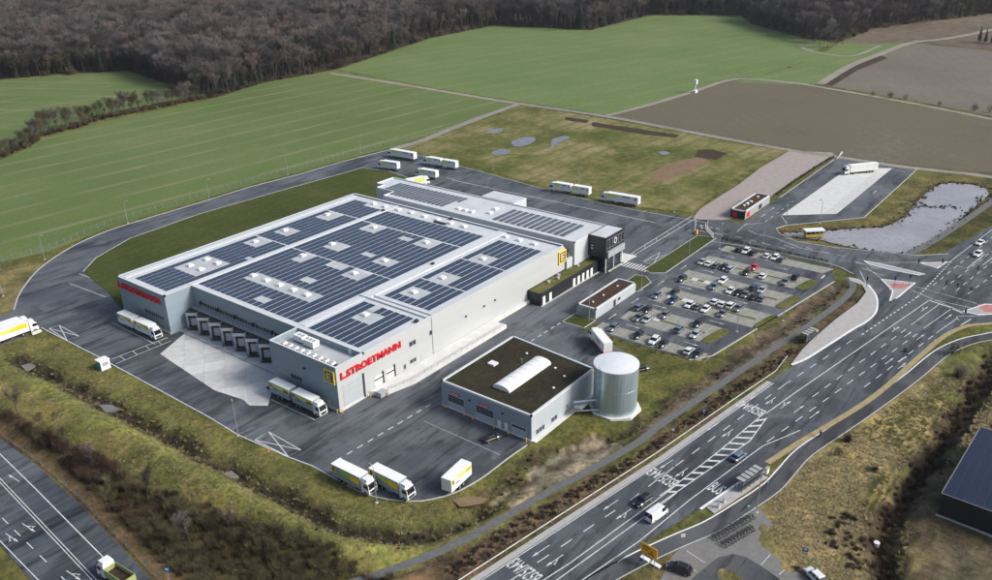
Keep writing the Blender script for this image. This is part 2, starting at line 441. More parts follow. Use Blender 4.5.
def text_mesh(txt, size, ext, bold=0., m=None):
    cu = bpy.data.curves.new('txt', 'FONT'); cu.body = txt; cu.size = size; cu.extrude = ext; cu.offset = bold; cu.resolution_u = 3
    o = bpy.data.objects.new('txt', cu); C.objects.link(o); dg = bpy.context.evaluated_depsgraph_get()
    me = bpy.data.meshes.new_from_object(o.evaluated_get(dg)); bpy.data.objects.remove(o); bpy.data.curves.remove(cu)
    me.materials.clear(); me.materials.append(MATS[m]); return me
def fit_text(name, txt, origin, right, up, width, height, depth, m, parent, bold=.02):
    """lettering stretched to a width and a height, standing proud of the surface"""
    me = text_mesh(txt, 1., .02, bold, m)
    co = np.empty(len(me.vertices)*3); me.vertices.foreach_get('co', co); co = co.reshape(-1, 3)
    lo, hi = co.min(0), co.max(0); r = Vector(right); u = Vector(up); n = r.cross(u); o = Vector(origin)
    q = (co-lo)/(hi-lo)
    out = np.array([o+r*(a*width)+u*(b*height)+n*(c*depth) for a, b, c in q]); me.vertices.foreach_set('co', out.ravel()); me.update()
    return obj(name, me, parent)
def poly_in(P, poly):
    x, y = P[:, 0], P[:, 1]; ins = np.zeros(len(P), bool); n = len(poly)
    for i in range(n):
        x1, y1 = poly[i]; x2, y2 = poly[(i+1) % n]
        c = ((y1 > y) != (y2 > y)) & (x < (x2-x1)*(y-y1)/((y2-y1) if y2 != y1 else 1e-9)+x1); ins ^= c
    return ins
def dist_line(P, pts):
    d = np.full(len(P), 1e9)
    for a, b in zip(pts[:-1], pts[1:]):
        a = np.array(a); b = np.array(b); ab = b-a; t = np.clip(((P-a)@ab)/(ab@ab), 0, 1)
        d = np.minimum(d, np.linalg.norm(P-(a+t[:, None]*ab), axis=1))
    return d

# ================================================================ SETTING: outlines in metres, x along the long hall wall, y to its left
YARD = [(182.8, 160.5), (154.4, 164.0), (127.9, 165.1), (102.3, 167.9), (76.9, 167.6), (54.1, 167.9), (37.1, 167.6), (23.4, 164.2), (10.7, 157.7), (-0.6, 148.9), (-11.6, 136.2), (-18.9, 124.8), (-19.9, 105.6), (-19.5, 74.9), (-19.7, 53.5), (-19.9, 24.8), (-20.5, 12.0), (-19.4, -3.6), (-18.4, -11.1), (-18.5, -16.9), (-18.6, -23.2), (-17.9, -29.8), (-14.8, -36.4), (-11.4, -39.8), (-6.7, -42.2), (-0.0, -43.4), (9.2, -43.6), (15.8, -43.9)] + [(43.5, -43.8), (47., -46.5)] + [(63.7, -45.3), (67.2, -34.8), (69.8, -26.1), (70.1, -22.9)] + [(71, -23.6), (160, -23.6), (166, -27), (170, -14)] + [(174.0, -6.0), (169.1, 13.6), (168.7, 31.4), (170.5, 56.9), (174.8, 86.6), (178.3, 112.7), (180.9, 133.5)]
LAWN = [(9.3, 136.1), (18.7, 144.6), (36.4, 152.6), (68.1, 155.0), (106.0, 152.3), (132.3, 150.0), (150.6, 148.4), (153.8, 134.8), (149.4, 111.1)] + [(104, 88), (100, 84), (98, 84), (96.3, 94.8), (0.0, 94.8)] + [(5.6, 114.4)]
PARK = [(71.5, -26.5), (71.8, -55.5), (77.2, -59.2), (143.8, -69.1), (152, -66), (157, -64.5), (155.5, -23.5), (95, -23.5), (78.5, -23.5)]
ACCESS = [(174.0, -8.0), (178.2, -16.2), (176.8, -20.0), (179.9, -24.6), (203.4, -24.0), (215.0, -24.3), (282.0, -23.7), (295.6, -22.3), (290.0, -42.7), (288.2, -58.2), (279.8, -58.4), (209.3, -58.7), (184.5, -38.0), (179.7, -36.5), (175.0, -39.8), (170.9, -47.8), (172.8, -59.0), (177.2, -73.5), (180.5, -83.8), (188.1, -92.3), (205.5, -94.5), (153.8, -107.1), (128.9, -86.1), (139.4, -83.1), (146.9, -78.2), (152.8, -72.2), (157.1, -63.2), (155.3, -22.8), (157.1, -17.4)]
MAINROAD = [(-90, -49.2), (-24.8, -60.6), (29, -70.0), (73, -76.2), (84, -78.6), (92.5, -77.4), (104, -77.6)] + [(114.8, -84.0), (121.4, -85.8), (129.5, -85.8), (139.4, -82.9), (174.6, -85.3), (188.1, -92.3)] + [(185, -90.2), (223.4, -98.0), (330, -114), (330, -142), (190, -118), (172, -150), (150, -150), (146, -118)] + [(139.4, -114.2), (134.2, -109.2), (126.8, -106.2), (119.1, -104.4), (103.9, -102.2), (85.2, -99.8), (72.1, -97.2), (50.8, -91.9), (42.9, -90.1), (35.3, -88.7), (28.9, -87.3), (21.2, -85.4), (14.8, -83.8), (6.6, -81.6)] + [(-30, -73.8), (-90, -64)]
LEFTROAD = [(-52.5, 130), (-53.6, 80), (-54.1, 55.6), (-54.1, 37.6), (-55.3, 19.2), (-57.2, .9), (-58.8, -13.8), (-63, -50), (-78, -50), (-72.6, -2), (-71.6, 10), (-71., 20), (-70, 50), (-69, 130)]
POND = smooth_line([(177, -39), (183.6, -46.7), (196.4, -59.3), (205.1, -67.5), (219.4, -70.2), (239, -69.8), (258.9, -69.8), (272, -72.6), (276, -84), (266, -90.1), (236, -88), (212.4, -86.5), (186, -82.3), (179, -77), (177.4, -69.1), (177.5, -58.9), (178.3, -52.9), (176, -45)], 2., True)
DITCH_A = smooth_line([(-40.1, 98.4), (-33.6, 94.1), (-33.1, 84.9), (-32.1, 73.4), (-31.1, 65.1), (-31.5, 52.4), (-31.1, 41.7), (-30.4, 31.2), (-30.2, 10.0), (-29.6, -1.2), (-29.2, -15.5), (-29.7, -29.3), (-27.2, -36.2), (-22.0, -44.2), (-14.5, -48.0), (-7.9, -49.3)], 2.)
DITCH_B = smooth_line([(-7.9, -49.3), (-1.5, -49.3), (5.8, -49.0), (13.1, -50.4), (21.6, -53.9), (30.2, -59.0), (40.6, -62.2), (53.7, -64.6), (71.0, -67.1), (89.6, -70.1), (111.6, -73.0), (135.6, -75.1), (142.8, -75.0)], 2.)
DITCH_C = smooth_line([(122.7, -119.1), (99.5, -118.4), (85.6, -117.7), (72.4, -117.0), (58.5, -116.2), (47.1, -115.6), (39.0, -115.1), (30.8, -115.7), (24.1, -117.5), (16.4, -121.7)], 2.)
BERM = smooth_line([(-48.9, 83.7), (-44.7, 55.9), (-42.1, 33.4), (-39.8, 5.7), (-38.1, -18.5), (-36.1, -36.3), (-34.0, -49.8)], 2.)
PATHW = smooth_line([(-38.1, -43.8), (-31.7, -47.0), (-23.5, -50.6), (-14.0, -53.6), (-3.2, -55.7), (5.9, -57.7), (16.3, -60.3), (31.4, -63.4), (39.8, -63.9), (62.4, -67.0), (85.1, -70.0), (107.1, -73.2), (128.1, -75.5), (139.6, -75.7), (145.2, -74.5), (149.7, -71.3)], 1.5)
CYCLE = smooth_line([(136.8, -119.1), (131.4, -115.7), (123.5, -110.6), (112.5, -106.9), (95.8, -104.2), (77.0, -100.5), (62.5, -97.3), (48.7, -94.2), (39.3, -93.6), (32.7, -93.2), (23.8, -91.2), (14.3, -88.6), (7.1, -85.5), (-0.6, -82.4), (-10.8, -79.0), (-20.2, -76.8)], 1.5)
HEDGELINE = smooth_line([(62.8, 315.4), (77.8, 324.0), (88.1, 334.5), (96.1, 342.0), (117.9, 346.0), (143.0, 352.9), (168.9, 352.4), (189.5, 352.0), (211.4, 351.5)], 4.)

# ---- terrain: one sheet, fine near the site, reaching the horizon
GX = np.arange(-122, 300.1, 1.25); GY = np.arange(-176, 152.1, 1.25)
XX, YY = np.meshgrid(GX, GY, indexing='ij'); P = np.stack([XX.ravel(), YY.ravel()], 1)
def vnoise(P, s, seed):
    r = np.random.default_rng(seed); t = r.random((64, 64)); q = P/s; i = np.floor(q).astype(int); fr = q-i; fr = fr*fr*(3-2*fr)
    a = t[i[:, 0] % 64, i[:, 1] % 64]; b = t[(i[:, 0]+1) % 64, i[:, 1] % 64]; c = t[i[:, 0] % 64, (i[:, 1]+1) % 64]; d = t[(i[:, 0]+1) % 64, (i[:, 1]+1) % 64]
    return (a*(1-fr[:, 0])+b*fr[:, 0])*(1-fr[:, 1])+(c*(1-fr[:, 0])+d*fr[:, 0])*fr[:, 1]
Pw = P+np.stack([vnoise(P, 5, 1)-.5, vnoise(P, 5, 2)-.5], 1)*3.0+np.stack([vnoise(P, 1.7, 3)-.5, vnoise(P, 1.7, 4)-.5], 1)*1.5
Z = -.06+(vnoise(P, 9, 5)-.5)*.10
COL = np.tile(np.array([.100, .104, .030]), (len(P), 1))
def cover(mask, c, amt=1.):
    m = np.asarray(mask, float)*amt; COL[:] = COL*(1-m[:, None])+np.array(c)*m[:, None]
def near(line, w, soft=1.5): return np.clip((w-dist_line(Pw, line))/soft+.5, 0, 1)
OLIVE = (.090, .094, .026); GREEN = (.066, .088, .020); DARKG = (.038, .050, .014); TAN = (.200, .160, .082); BROWN = (.060, .042, .027)
MUD = (.205, .172, .128); DMUD = (.034, .027, .020); LITTER = (.105, .072, .044); STRAW = (.235, .190, .100)
# strip between the ring road and the field, left
cover(poly_in(Pw, [(3.1, 207.3), (21.5, 175.2), (60.6, 185.7), (137.8, 176.7), (185.6, 163.3), (178.7, 156.5), (125.8, 162.6), (75.7, 165.9), (22.6, 162.7), (-18.9, 124.7), (-33.0, 121.3)]), TAN, .55)
# embankment and thicket at the lower left
cover(poly_in(Pw, [(-39.0, 113.6), (-20.9, 104.3), (-20.7, 10.9), (-19.3, -23.9), (-12.4, -39.9), (4.4, -44.8), (1.2, -57.4), (-24.2, -50.5), (-40.8, -46.7), (-60.8, -19.8), (-51.4, 61.6)]), (.120, .122, .036))
cover(near(BERM, 6, 5)*(vnoise(P, 6, 17) > .35), (.165, .140, .052), .8)
THICKET = [(-51.0, 84.3), (-48.6, 52.7), (-46.4, 34.1), (-45.2, 15.9), (-43.3, 0.5), (-40.0, -17.9), (-36.1, -36.3), (-33.0, -51.2), (-60.8, -19.8), (-58.1, -9.2), (-56.8, 3.5), (-55.1, 22.0), (-54.4, 40.6), (-56.2, 71.8)]
cover(poly_in(Pw, THICKET), (.045, .032, .018), .9); cover(poly_in(Pw, THICKET)*(P[:, 1] < 6), (.070, .064, .022), .7)
cover(near(smooth_line([(-52.2, 100), (-52.6, 55), (-52.6, 37), (-53.8, 19), (-55.6, 1), (-57, -15), (-61, -50)]), 2.2, 1.5), (.125, .085, .045), .9)
# mown band along the ditch
cover(near(offset(DITCH_A, 5), 2.2, 2), (.135, .128, .046), .7); cover(near(offset(DITCH_A, -6), 2.6, 2.5), (.150, .165, .046), .85); cover(near(offset(DITCH_A, -3.4), .8, 1.), (.20, .175, .085), .6)
cover(near(DITCH_A, 2.4, 1.2), DMUD, .95)
# bare ground and ditch between workshop, path and car park
cover(poly_in(Pw, [(-10.2, -44.6), (-0.4, -48.5), (13.9, -48.5), (25.2, -51.5), (30.8, -59.9), (41.7, -62.9), (58.1, -65.1), (87.6, -68.2), (133.1, -71.5), (145.5, -73.5), (150.1, -70.5), (77.1, -59.3), (70.8, -56.1), (48.7, -53.7), (38.2, -61.7), (32.0, -55.3), (28.3, -48.2), (17.0, -46.3), (4.4, -44.8), (-5.1, -44.4)]), OLIVE)
cover(poly_in(Pw, [(-4.7, -49.3), (4.7, -49.9), (16.4, -50.0), (27.9, -52.5), (28.8, -61.8), (19.4, -60.4), (9.1, -57.0), (-1.7, -54.6)]), (.29, .245, .18), .95)
cover(poly_in(Pw, [(31.5, -60.8), (43.3, -60.8), (60.6, -61.2), (85.5, -63.5), (117.5, -66.6), (146.5, -69.5), (141.7, -74.7), (105.1, -72.6), (76.1, -68.9), (51.2, -65.8), (35.2, -63.9)]), (.150, .120, .095), .9)
cover(np.maximum(near(offset(DITCH_B, 2.6), .9, 1.5), near(offset(DITCH_B, -2.2), .8, 1.5))*(vnoise(P, 5, 8) > .25), DMUD, .9)
cover(near(DITCH_B, 1.2, 1.5)*(vnoise(P, 4, 9) > .55), DMUD, .9)
cover(near(offset(DITCH_B, 4.2), 1.0, 1.5)*(P[:, 0] > 48), (.05, .038, .024), .8)
cover(near([(-20.1, -24.1), (-17.6, -35.1), (-13.4, -40.8), (-7.9, -44.5), (-8.4, -47.0), (-15.4, -45.2)], 2.0, 2.), (.120, .115, .04), .7)
# planted verge between path and main road
cover(poly_in(Pw, [(-36.3, -49.5), (-24.7, -51.6), (-15.3, -54.7), (-4.7, -56.8), (14.5, -61.4), (30.7, -65.1), (61.3, -68.8), (102.9, -74.7), (128.2, -76.9), (142.9, -79.1), (136.6, -82.7), (122.6, -84.0), (91.0, -77.7), (69.0, -73.7), (29.6, -69.3), (-26.6, -59.8), (-32.5, -57.9)]), LITTER)
cover(poly_in(Pw, [(57.3, -68.0), (102.4, -75.0), (124.3, -77.3), (134.9, -80.3), (123.9, -83.6), (92.6, -77.1), (70.0, -73.3)]), (.085, .066, .034), .8)
# right hand side: straw slope, dark ditch, soil
cover(poly_in(Pw, [(0, -86), (60, -96), (110, -107), (150, -118), (220, -135), (220, -176), (-60, -176), (-60, -80)]), (.200, .165, .076))
cover(poly_in(Pw, [(32.1, -94.1), (41.7, -95.7), (61.0, -100.0), (83.8, -104.6), (95.8, -108.4), (104.7, -112.2), (84.3, -114.4), (54.6, -113.2), (33.9, -112.2), (14.9, -117.8), (9.8, -110.9), (20.4, -103.5)]), (.255, .208, .098), .9)
cover(vnoise(P, 7, 21) > .62, (.105, .105, .028), .45*(P[:, 1] < -86).astype(float))
cover(poly_in(Pw, [(92.1, -108.1), (105.4, -113.2), (116.8, -118.3), (100.3, -125.2), (86.3, -117.1)]), (.060, .080, .018), .9)
cover(poly_in(Pw, [(123.7, -106.9), (145.2, -120.2), (130.0, -122.6), (113.1, -115.1), (95.7, -110.7)]), (.070, .092, .022), .8)
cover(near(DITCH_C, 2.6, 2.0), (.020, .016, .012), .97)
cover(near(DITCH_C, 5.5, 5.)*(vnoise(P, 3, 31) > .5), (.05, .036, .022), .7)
cover(poly_in(Pw, [(42.6, -116.3), (61.3, -119.5), (68.5, -132.3), (27.6, -138.7), (15.6, -122.5), (28.4, -123.4)]), (.088, .066, .046), .85)
cover(poly_in(Pw, [(33.2, -123.1), (43.3, -134.6), (26.6, -137.4), (19.6, -127.9)]), (.15, .125, .085), .6)
cover(poly_in(Pw, [(43.6, -116.1), (59.5, -117.0), (62.4, -119.2), (44.3, -118.7)]), (.105, .080, .062), .9)
cover(poly_in(Pw, [(-19.0, -76.0), (-2.1, -82.2), (5.9, -86.2), (5.3, -90.4), (-4.5, -87.5), (-10.8, -87.0)]), (.095, .082, .034), .8)
# pond banks
cover(dist_line(Pw, POND+POND[:1]) < 9, (.120, .105, .040), .8)
cover(dist_line(Pw, POND+POND[:1]) < 1.6, DMUD, .85)
cover(poly_in(Pw, [(182.9, -83.2), (260.4, -92.3), (254.9, -99.6), (227.9, -98.2), (188.1, -92.3)]), (.050, .056, .016), .85)
cover(poly_in(Pw, [(238.1, -74.9), (289.4, -87.1), (275.5, -96.1), (257.7, -92.8), (190.4, -89.3), (177.3, -79.9), (180.0, -77.6)]), (.085, .085, .030), .3)
COL *= (0.80+.40*vnoise(P, 2.6, 41))[:, None]*(0.85+.3*vnoise(P, 14, 43))[:, None]
# heights
def dip(line, w, d): return d*np.exp(-(dist_line(P, line)/w)**2)
Z += 2.5*np.exp(-(dist_line(P, BERM)/6.5)**2)+(vnoise(P, 3.5, 51)-.5)*.35*np.exp(-(dist_line(P, BERM)/16)**2)
Z += 1.3*np.exp(-(dist_line(P, offset(DITCH_A, -6.5))/3.0)**2)
Z -= dip(DITCH_A, 2.3, 1.9)+dip(DITCH_B, 4.0, 1.2)+dip(DITCH_C, 3.0, 2.6)
Z += (vnoise(P, 4, 61)-.5)*.5*np.clip((-92-P[:, 1])/8, 0, 1)
ins = poly_in(P, POND); dp = dist_line(P, POND+POND[:1]); Z -= np.where(ins, .35+np.clip(dp/4, 0, 1)*1.0, .35*np.exp(-(dp/3.)**2))
for poly in (YARD, PARK, ACCESS, MAINROAD, LEFTROAD):
    dd = dist_line(P, poly+poly[:1]); i = poly_in(P, poly)
    k = np.where(i, 1., np.clip(1-(dd-1.0)/2.5, 0, 1)); Z = Z*(1-k)+np.minimum(Z, -.07)*k
    Z = np.where(i | (dd < 1.8), np.maximum(Z, -.45)*.0-.07, Z)
dd = np.minimum(dist_line(P, PATHW), dist_line(P, CYCLE)); k = np.clip(1-(dd-2.2)/2.5, 0, 1); Z = Z*(1-k)-.07*k
k = np.clip((P[:, 0]-280)/18, 0, 1)+np.clip((P[:, 1]-135)/14, 0, 1)+np.clip((-160-P[:, 1])/14, 0, 1)+np.clip((-108-P[:, 0])/12, 0, 1); k = np.clip(k, 0, 1); Z = Z*(1-k)-.05*k
nx, ny = len(GX), len(GY)
verts = np.concatenate([np.column_stack([P, Z]), np.array([[-7000, -7000, -.05], [7000, -7000, -.05], [7000, 7000, -.05], [-7000, 7000, -.05]])])
idx = np.arange(nx*ny).reshape(nx, ny)
quads = np.stack([idx[:-1, :-1], idx[1:, :-1], idx[1:, 1:], idx[:-1, 1:]], -1).reshape(-1, 4)
n0 = nx*ny; faces = quads.tolist()
c00, c10, c11, c01 = idx[0, 0], idx[-1, 0], idx[-1, -1], idx[0, -1]
faces += [[n0, n0+1]+idx[::-1, 0].tolist(), [n0+1, n0+2]+idx[-1, ::-1].tolist(), [n0+2, n0+3]+idx[:, -1].tolist(), [n0+3, n0]+idx[0, :].tolist()]
me = bpy.data.meshes.new('ground'); me.from_pydata(verts.tolist(), [], faces); me.materials.append(MATS['terrain'])
ca = me.color_attributes.new('cover', 'FLOAT_COLOR', 'POINT')
cc = np.ones((len(verts), 4)); cc[:n0, :3] = COL; cc[n0:, :3] = (.085, .085, .03)
ca.data.foreach_set('color', cc.ravel()); me.polygons.foreach_set('use_smooth', [True]*len(faces)); me.update()
ground = obj('ground', me); ground['kind'] = 'structure'
def ground_z(x, y):
    i = int(np.clip(round((x+122)/1.25), 0, nx-1)); j = int(np.clip(round((y+176)/1.25), 0, ny-1)); return float(Z[i*ny+j])

# ---- fields
FIELD_MAIN = [(-3.0, 169.2), (-25.1, 162.2), (22.6, 283.6), (60.2, 309.4), (74.9, 317.8), (84.9, 328.0), (93.3, 334.3), (114.2, 338.9), (138.7, 345.4), (164.1, 344.6), (184.3, 344.0), (208.5, 344.3), (259.5, 359.9), (323.2, 355.7), (310.9, 259.1), (301.9, 200.4), (301.9, 170.2), (240.2, 164.7), (184.9, 162.6), (156.9, 166.6), (130.0, 167.6), (104.2, 170.4), (78.9, 170.5), (55.9, 170.7), (38.9, 170.8), (25.3, 167.8), (12.1, 164.0)]
sheet('field', FIELD_MAIN, .012, 'field_green')
sheet('field', [(325.9, 355.3), (481.5, 403.2), (581.5, 406.5), (595.5, 304.9), (722.8, 311.3), (764.5, 230.4), (707.7, 193.8), (641.0, 123.1), (627.4, 89.2), (578.6, 90.9), (575.9, 76.1), (454.3, 84.8), (441.5, 95.5), (387.6, 100.3), (342.1, 103.6), (303.9, 110.0), (306.5, 173.6), (310.3, 240.8)], .012, 'field_green_far')
sheet('field', [(430.8, 89.4), (498.4, 78.2), (579.1, 80.2), (628.6, 87.2), (635.5, 63.9), (656.8, 42.7), (594.9, 43.2), (525.3, 48.7), (450.7, 43.9), (442.6, 57.2)], .018, 'field_green_far')
sheet('field', [(130.9, 559.5), (165.4, 543.1), (201.7, 525.9), (236.6, 488.1), (219.9, 407.3), (216.6, 361.1), (175.6, 363.1), (149.0, 363.3), (120.2, 355.9), (98.9, 350.0), (87.9, 338.6), (66.5, 323.5), (27.9, 297.3)], .012, 'field_left')
sheet('ploughed_field', [(301.3, 107.1), (338.5, 101.7), (437.6, 91.7), (444.2, 57.8), (439.7, 36.9), (402.4, -66.7), (391.5, -90.3), (289.4, -104.7), (297.3, -85.7), (290.0, -52.3), (288.4, -19.7), (295.2, 54.7)], .012, 'field_brown')
sheet('ploughed_field', [(452.3, 44.5), (525.3, 48.7), (589.4, 43.1), (656.7, 37.3), (644.1, -23.0), (633.6, -68.7), (396.7, -98.4), (412.3, -64.9), (434.5, -12.1)], .012, 'field_brown_far')
sheet('soil_strip', [(452.3, 44.5), (525.3, 48.7), (584.8, 41.8), (574.1, 33.1), (514.1, 36.4), (449.8, 32.8)], .03, 'ploughed_dark')
strip('field_track', smooth_line([(312.6, 349.4), (308.9, 275.6), (304.8, 219.0), (301.9, 170.2), (300.7, 108.0), (293.3, 53.7), (287.0, -1.3), (287.0, -23.9), (286.7, -53.1), (291.0, -86.8), (282.0, -105.8)], 6), -2.2, 2.2, .035, 'dirt_track')
strip('field_track', smooth_line([(302.8, 109.3), (340.9, 103.0), (384.8, 98.9), (441.2, 92.6), (447.4, 59.0), (442.8, 38.0), (425.9, -14.3), (404.8, -66.2), (392.1, -98.9)], 6), -2., 2., .04, 'dirt_track')
strip('field_track', smooth_line([(301.1, 168.9), (238.4, 163.2), (205.2, 158.7), (183.6, 159.3)], 6), -3.2, 1.5, .038, 'dirt_track')
strip('field_track', smooth_line([(452.3, 41.3), (527.0, 45.8), (589.4, 43.1), (659.4, 38.0), (699.3, 18.3), (782.3, -4.3)], 8), -3, 3, .04, 'dirt_track')
strip('field_track', smooth_line([(598.4, 107.6), (578.6, 90.9), (569.4, 59.1), (628.8, 54.2)], 8), -1.5, 1.5, .04, 'dirt_track')
sheet('heath', [(623.3, 85.4), (717.3, 87.9), (886.3, 20.8), (966.3, -61.6), (637.6, -92.6), (649.1, -22.1), (662.2, 38.7), (634.0, 55.7)], .010, 'heath')
sheet('forest_floor', [(63.7, 620.7), (164.4, 541.0), (239.0, 492.3), (222.1, 410.7), (210.5, 347.0), (260.7, 361.4), (324.7, 357.3), (483.9, 405.3), (584.5, 408.9), (598.4, 306.7), (726.6, 313.4), (768.4, 232.1), (711.2, 195.2), (646.7, 125.2), (631.2, 88.0), (723.8, 89.8), (894.9, 22.4), (985.2, -59.8), (2278.9, 62.3), (2315.3, 1737.5), (1488.3, 4432.9), (152.9, 1316.7)], .006, 'leaf_litter')
sheet('field', [(329.6, 1256.1), (434.2, 1140.1), (481.8, 1071.0), (527.4, 1019.9), (604.7, 1188.5), (548.4, 1393.7), (353.8, 1443.4)], .02, 'field_green_far')
sheet('field', [(716.5, 89.3), (765.2, 70.7), (816.3, 52.5), (869.5, 17.8), (931.8, -31.4), (880.7, -37.8), (807.4, 6.6), (734.8, 42.2)], .02, 'heath')
# meadow behind the yard
meadow = sheet('meadow', [(183.6, 155.8), (206.0, 157.4), (244.1, 160.8), (292.2, 162.3), (297.9, 148.4), (295.7, 104.4), (289.5, 51.9), (283.5, -2.6), (256.5, 1.0), (233.6, 1.5), (178.7, -3.7), (173.3, 15.9), (172.5, 33.8), (174.5, 59.6), (178.4, 89.4), (181.6, 115.4), (184.2, 136.5)], .02, 'rough_meadow')
def patch(name, pts, z, m, parent=None):
    q = []
    for a, b in zip(pts, pts[1:]+pts[:1]):
        n = max(1, int(math.dist(a, b)/2.5)); q += [(a[0]+(b[0]-a[0])*i/n, a[1]+(b[1]-a[1])*i/n) for i in range(n)]
    q = [(x+random.uniform(-.5, .5), y+random.uniform(-.5, .5)) for x, y in q]
    return sheet(name, q, z, m, parent)
patch('soil_patch', [(284.9, 108.0), (285.2, 90.6), (284.9, 55.2), (278.3, 54.0), (275.7, 73.2), (277.1, 103.1)], .035, 'ploughed_dark')
patch('soil_patch', [(287.3, 126.7), (288.1, 111.9), (281.2, 109.5), (281.0, 123.1)], .035, 'ploughed_dark')
patch('soil_patch', [(263.0, 35.1), (267.7, 29.6), (265.8, 21.0), (251.8, 20.2), (251.2, 30.4)], .035, 'ploughed_dark')
patch('soil_patch', [(235.2, 36.0), (252.4, 28.5), (247.7, 20.2), (227.7, 21.3), (209.6, 24.1), (201.7, 28.0), (217.1, 34.4)], .035, 'mud')

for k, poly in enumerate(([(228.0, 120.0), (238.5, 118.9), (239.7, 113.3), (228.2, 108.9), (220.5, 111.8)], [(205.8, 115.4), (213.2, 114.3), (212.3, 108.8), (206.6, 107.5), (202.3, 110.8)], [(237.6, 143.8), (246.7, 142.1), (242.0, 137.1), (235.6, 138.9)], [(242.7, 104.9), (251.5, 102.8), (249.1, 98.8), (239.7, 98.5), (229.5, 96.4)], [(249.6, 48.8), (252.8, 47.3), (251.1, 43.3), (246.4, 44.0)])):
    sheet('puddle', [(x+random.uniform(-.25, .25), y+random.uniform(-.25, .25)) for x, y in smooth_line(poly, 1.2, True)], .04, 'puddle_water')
sheet('lawn', LAWN, .10, 'lawn', skirt=.16)
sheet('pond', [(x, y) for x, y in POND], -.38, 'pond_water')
sheet('gravel_lot', [(173.7, -6.6), (184.2, -4.4), (203.5, -3.9), (221.4, -3.8), (250.4, -1.5), (286.1, -1.7), (293.2, -19.1), (286.8, -23.5), (248.2, -20.3), (232.7, -20.5), (214.2, -20.8), (208.5, -20.3), (190.6, -20.0), (180.1, -19.0), (177.0, -16.4), (173.1, -9.7)], .025, 'paver_pink')

# ---- paved areas
yard = sheet('yard', YARD, .0, 'asphalt_site')
park = sheet('car_park', PARK, .012, 'asphalt_park')
access = sheet('access_road', ACCESS, .006, 'asphalt_park')
main = sheet('main_road', MAINROAD, .022, 'asphalt_main')
left = sheet('highway', LEFTROAD, .0, 'asphalt_left')
sheet('side_road', [(-18.9, 124.8), (-36.5, 119.6), (-44.4, 100.5), (-32.5, 103.6), (-27.0, 103.6), (-19.9, 105.6)], .01, 'gravel_path')
strip('footpath', PATHW, -1.0, 1.0, .0, 'gravel_path')
cycle = strip('cycle_path', CYCLE, -1.8, 1.8, .012, 'asphalt_path')
solid(cycle, offset(CYCLE, 1.75), .25, .022, 'kerb', 'edge_kerb'); solid(cycle, offset(CYCLE, -1.75), .3, .022, 'white_paint', 'edge_kerb')
strip('shoulder', [(-90, -49.9), (-24.8, -61.3), (29, -70.8), (73, -77)], -.35, 1.0, .034, 'shoulder')
strip('straw_verge', smooth_line([(146.4, -117.5), (140.4, -114.0), (135.2, -109.0), (128.1, -105.9), (119.1, -103.9), (104.7, -102.0), (85.9, -99.6), (72.7, -97.0), (51.9, -91.5), (40.2, -88.7)], 2.), -.1, 1.3, .05, 'tuft_tan')

def piece_grid(parent, poly, ox, oy, ang, sx, sy, z, m, name='slab', h=.12, gap=.05):
    """paving slabs laid one by one inside an outline"""
    P0 = np.array(poly); c, s = math.cos(ang), math.sin(ang); Rm = np.array([[c, s], [-s, c]])
    L = (P0-np.array([ox, oy]))@Rm.T; lo = L.min(0); hi = L.max(0)
    bmL = [tuple(p) for p in L]; k = 0
    def clip(poly, ax, val, keep_gt):
        out = []
        for i in range(len(poly)):
            a, b = poly[i], poly[(i+1) % len(poly)]
            ia = (a[ax] > val) == keep_gt; ib = (b[ax] > val) == keep_gt
            if ia: out.append(a)
            if ia != ib:
                t = (val-a[ax])/(b[ax]-a[ax]); out.append((a[0]+(b[0]-a[0])*t, a[1]+(b[1]-a[1])*t))
        return out
    for i in range(int(math.floor(lo[0]/sx)), int(math.ceil(hi[0]/sx))):
        for j in range(int(math.floor(lo[1]/sy)), int(math.ceil(hi[1]/sy))):
            q = bmL
            for ax, val, g in ((0, i*sx+gap/2, True), (0, (i+1)*sx-gap/2, False), (1, j*sy+gap/2, True), (1, (j+1)*sy-gap/2, False)):
                q = clip(q, ax, val, g)
                if len(q) < 3: break
            if len(q) < 3: continue
            ar = abs(sum(q[a][0]*q[(a+1) % len(q)][1]-q[(a+1) % len(q)][0]*q[a][1] for a in range(len(q))))/2
            if ar < .3: continue
            w = [(ox+x*c-y*s, oy+x*s+y*c) for x, y in q]; dz = random.uniform(-.006, .006)
            MB().prism(w, z-h, z+dz).build(name, m[k % len(m)] if isinstance(m, list) else m, parent); k += 1
mat('slab_a', (.50, .50, .48), .85, .10, .5, bump=.1); mat('slab_b', (.55, .55, .53), .85, .08, .5, bump=.1); mat('slab_c', (.46, .465, .45), .85, .10, .5, bump=.1)
bay = sheet('loading_yard', [(2.6, 70.0), (2.6, 67.6), (-8.6, 62.2), (-11.6, 33.5), (-10.1, 23.7), (-10.9, 20.4), (-8.3, 16.6), (-3.6, 21.), (-3.2, 24.0), (8.8, 24.3), (8.8, 70.0)], .004, 'steel_post')
piece_grid(bay, [(2.35, 67.4), (-8.6, 62.2), (-11.6, 33.5), (-10.1, 23.7), (-10.9, 20.4), (-8.3, 16.6), (-3.6, 21.), (-3.2, 24.2), (2.35, 24.3)], 0, 0, R(-35), 5.2, 5.2, .04, ['slab_a', 'slab_b', 'slab_c', 'slab_b', 'slab_a'])
piece_grid(bay, [(2.75, 24.3), (8.7, 24.3), (8.7, 70), (2.75, 70)], 2.75, 24.3, 0, 6., 5.5, .04, ['slab_b', 'slab_a', 'slab_c'])
lot = sheet('truck_lot', [(194.7, -32.8), (263.1, -33.4), (278.9, -44.3), (281.4, -49.1), (207.9, -49.1)], .012, 'frame_grey')
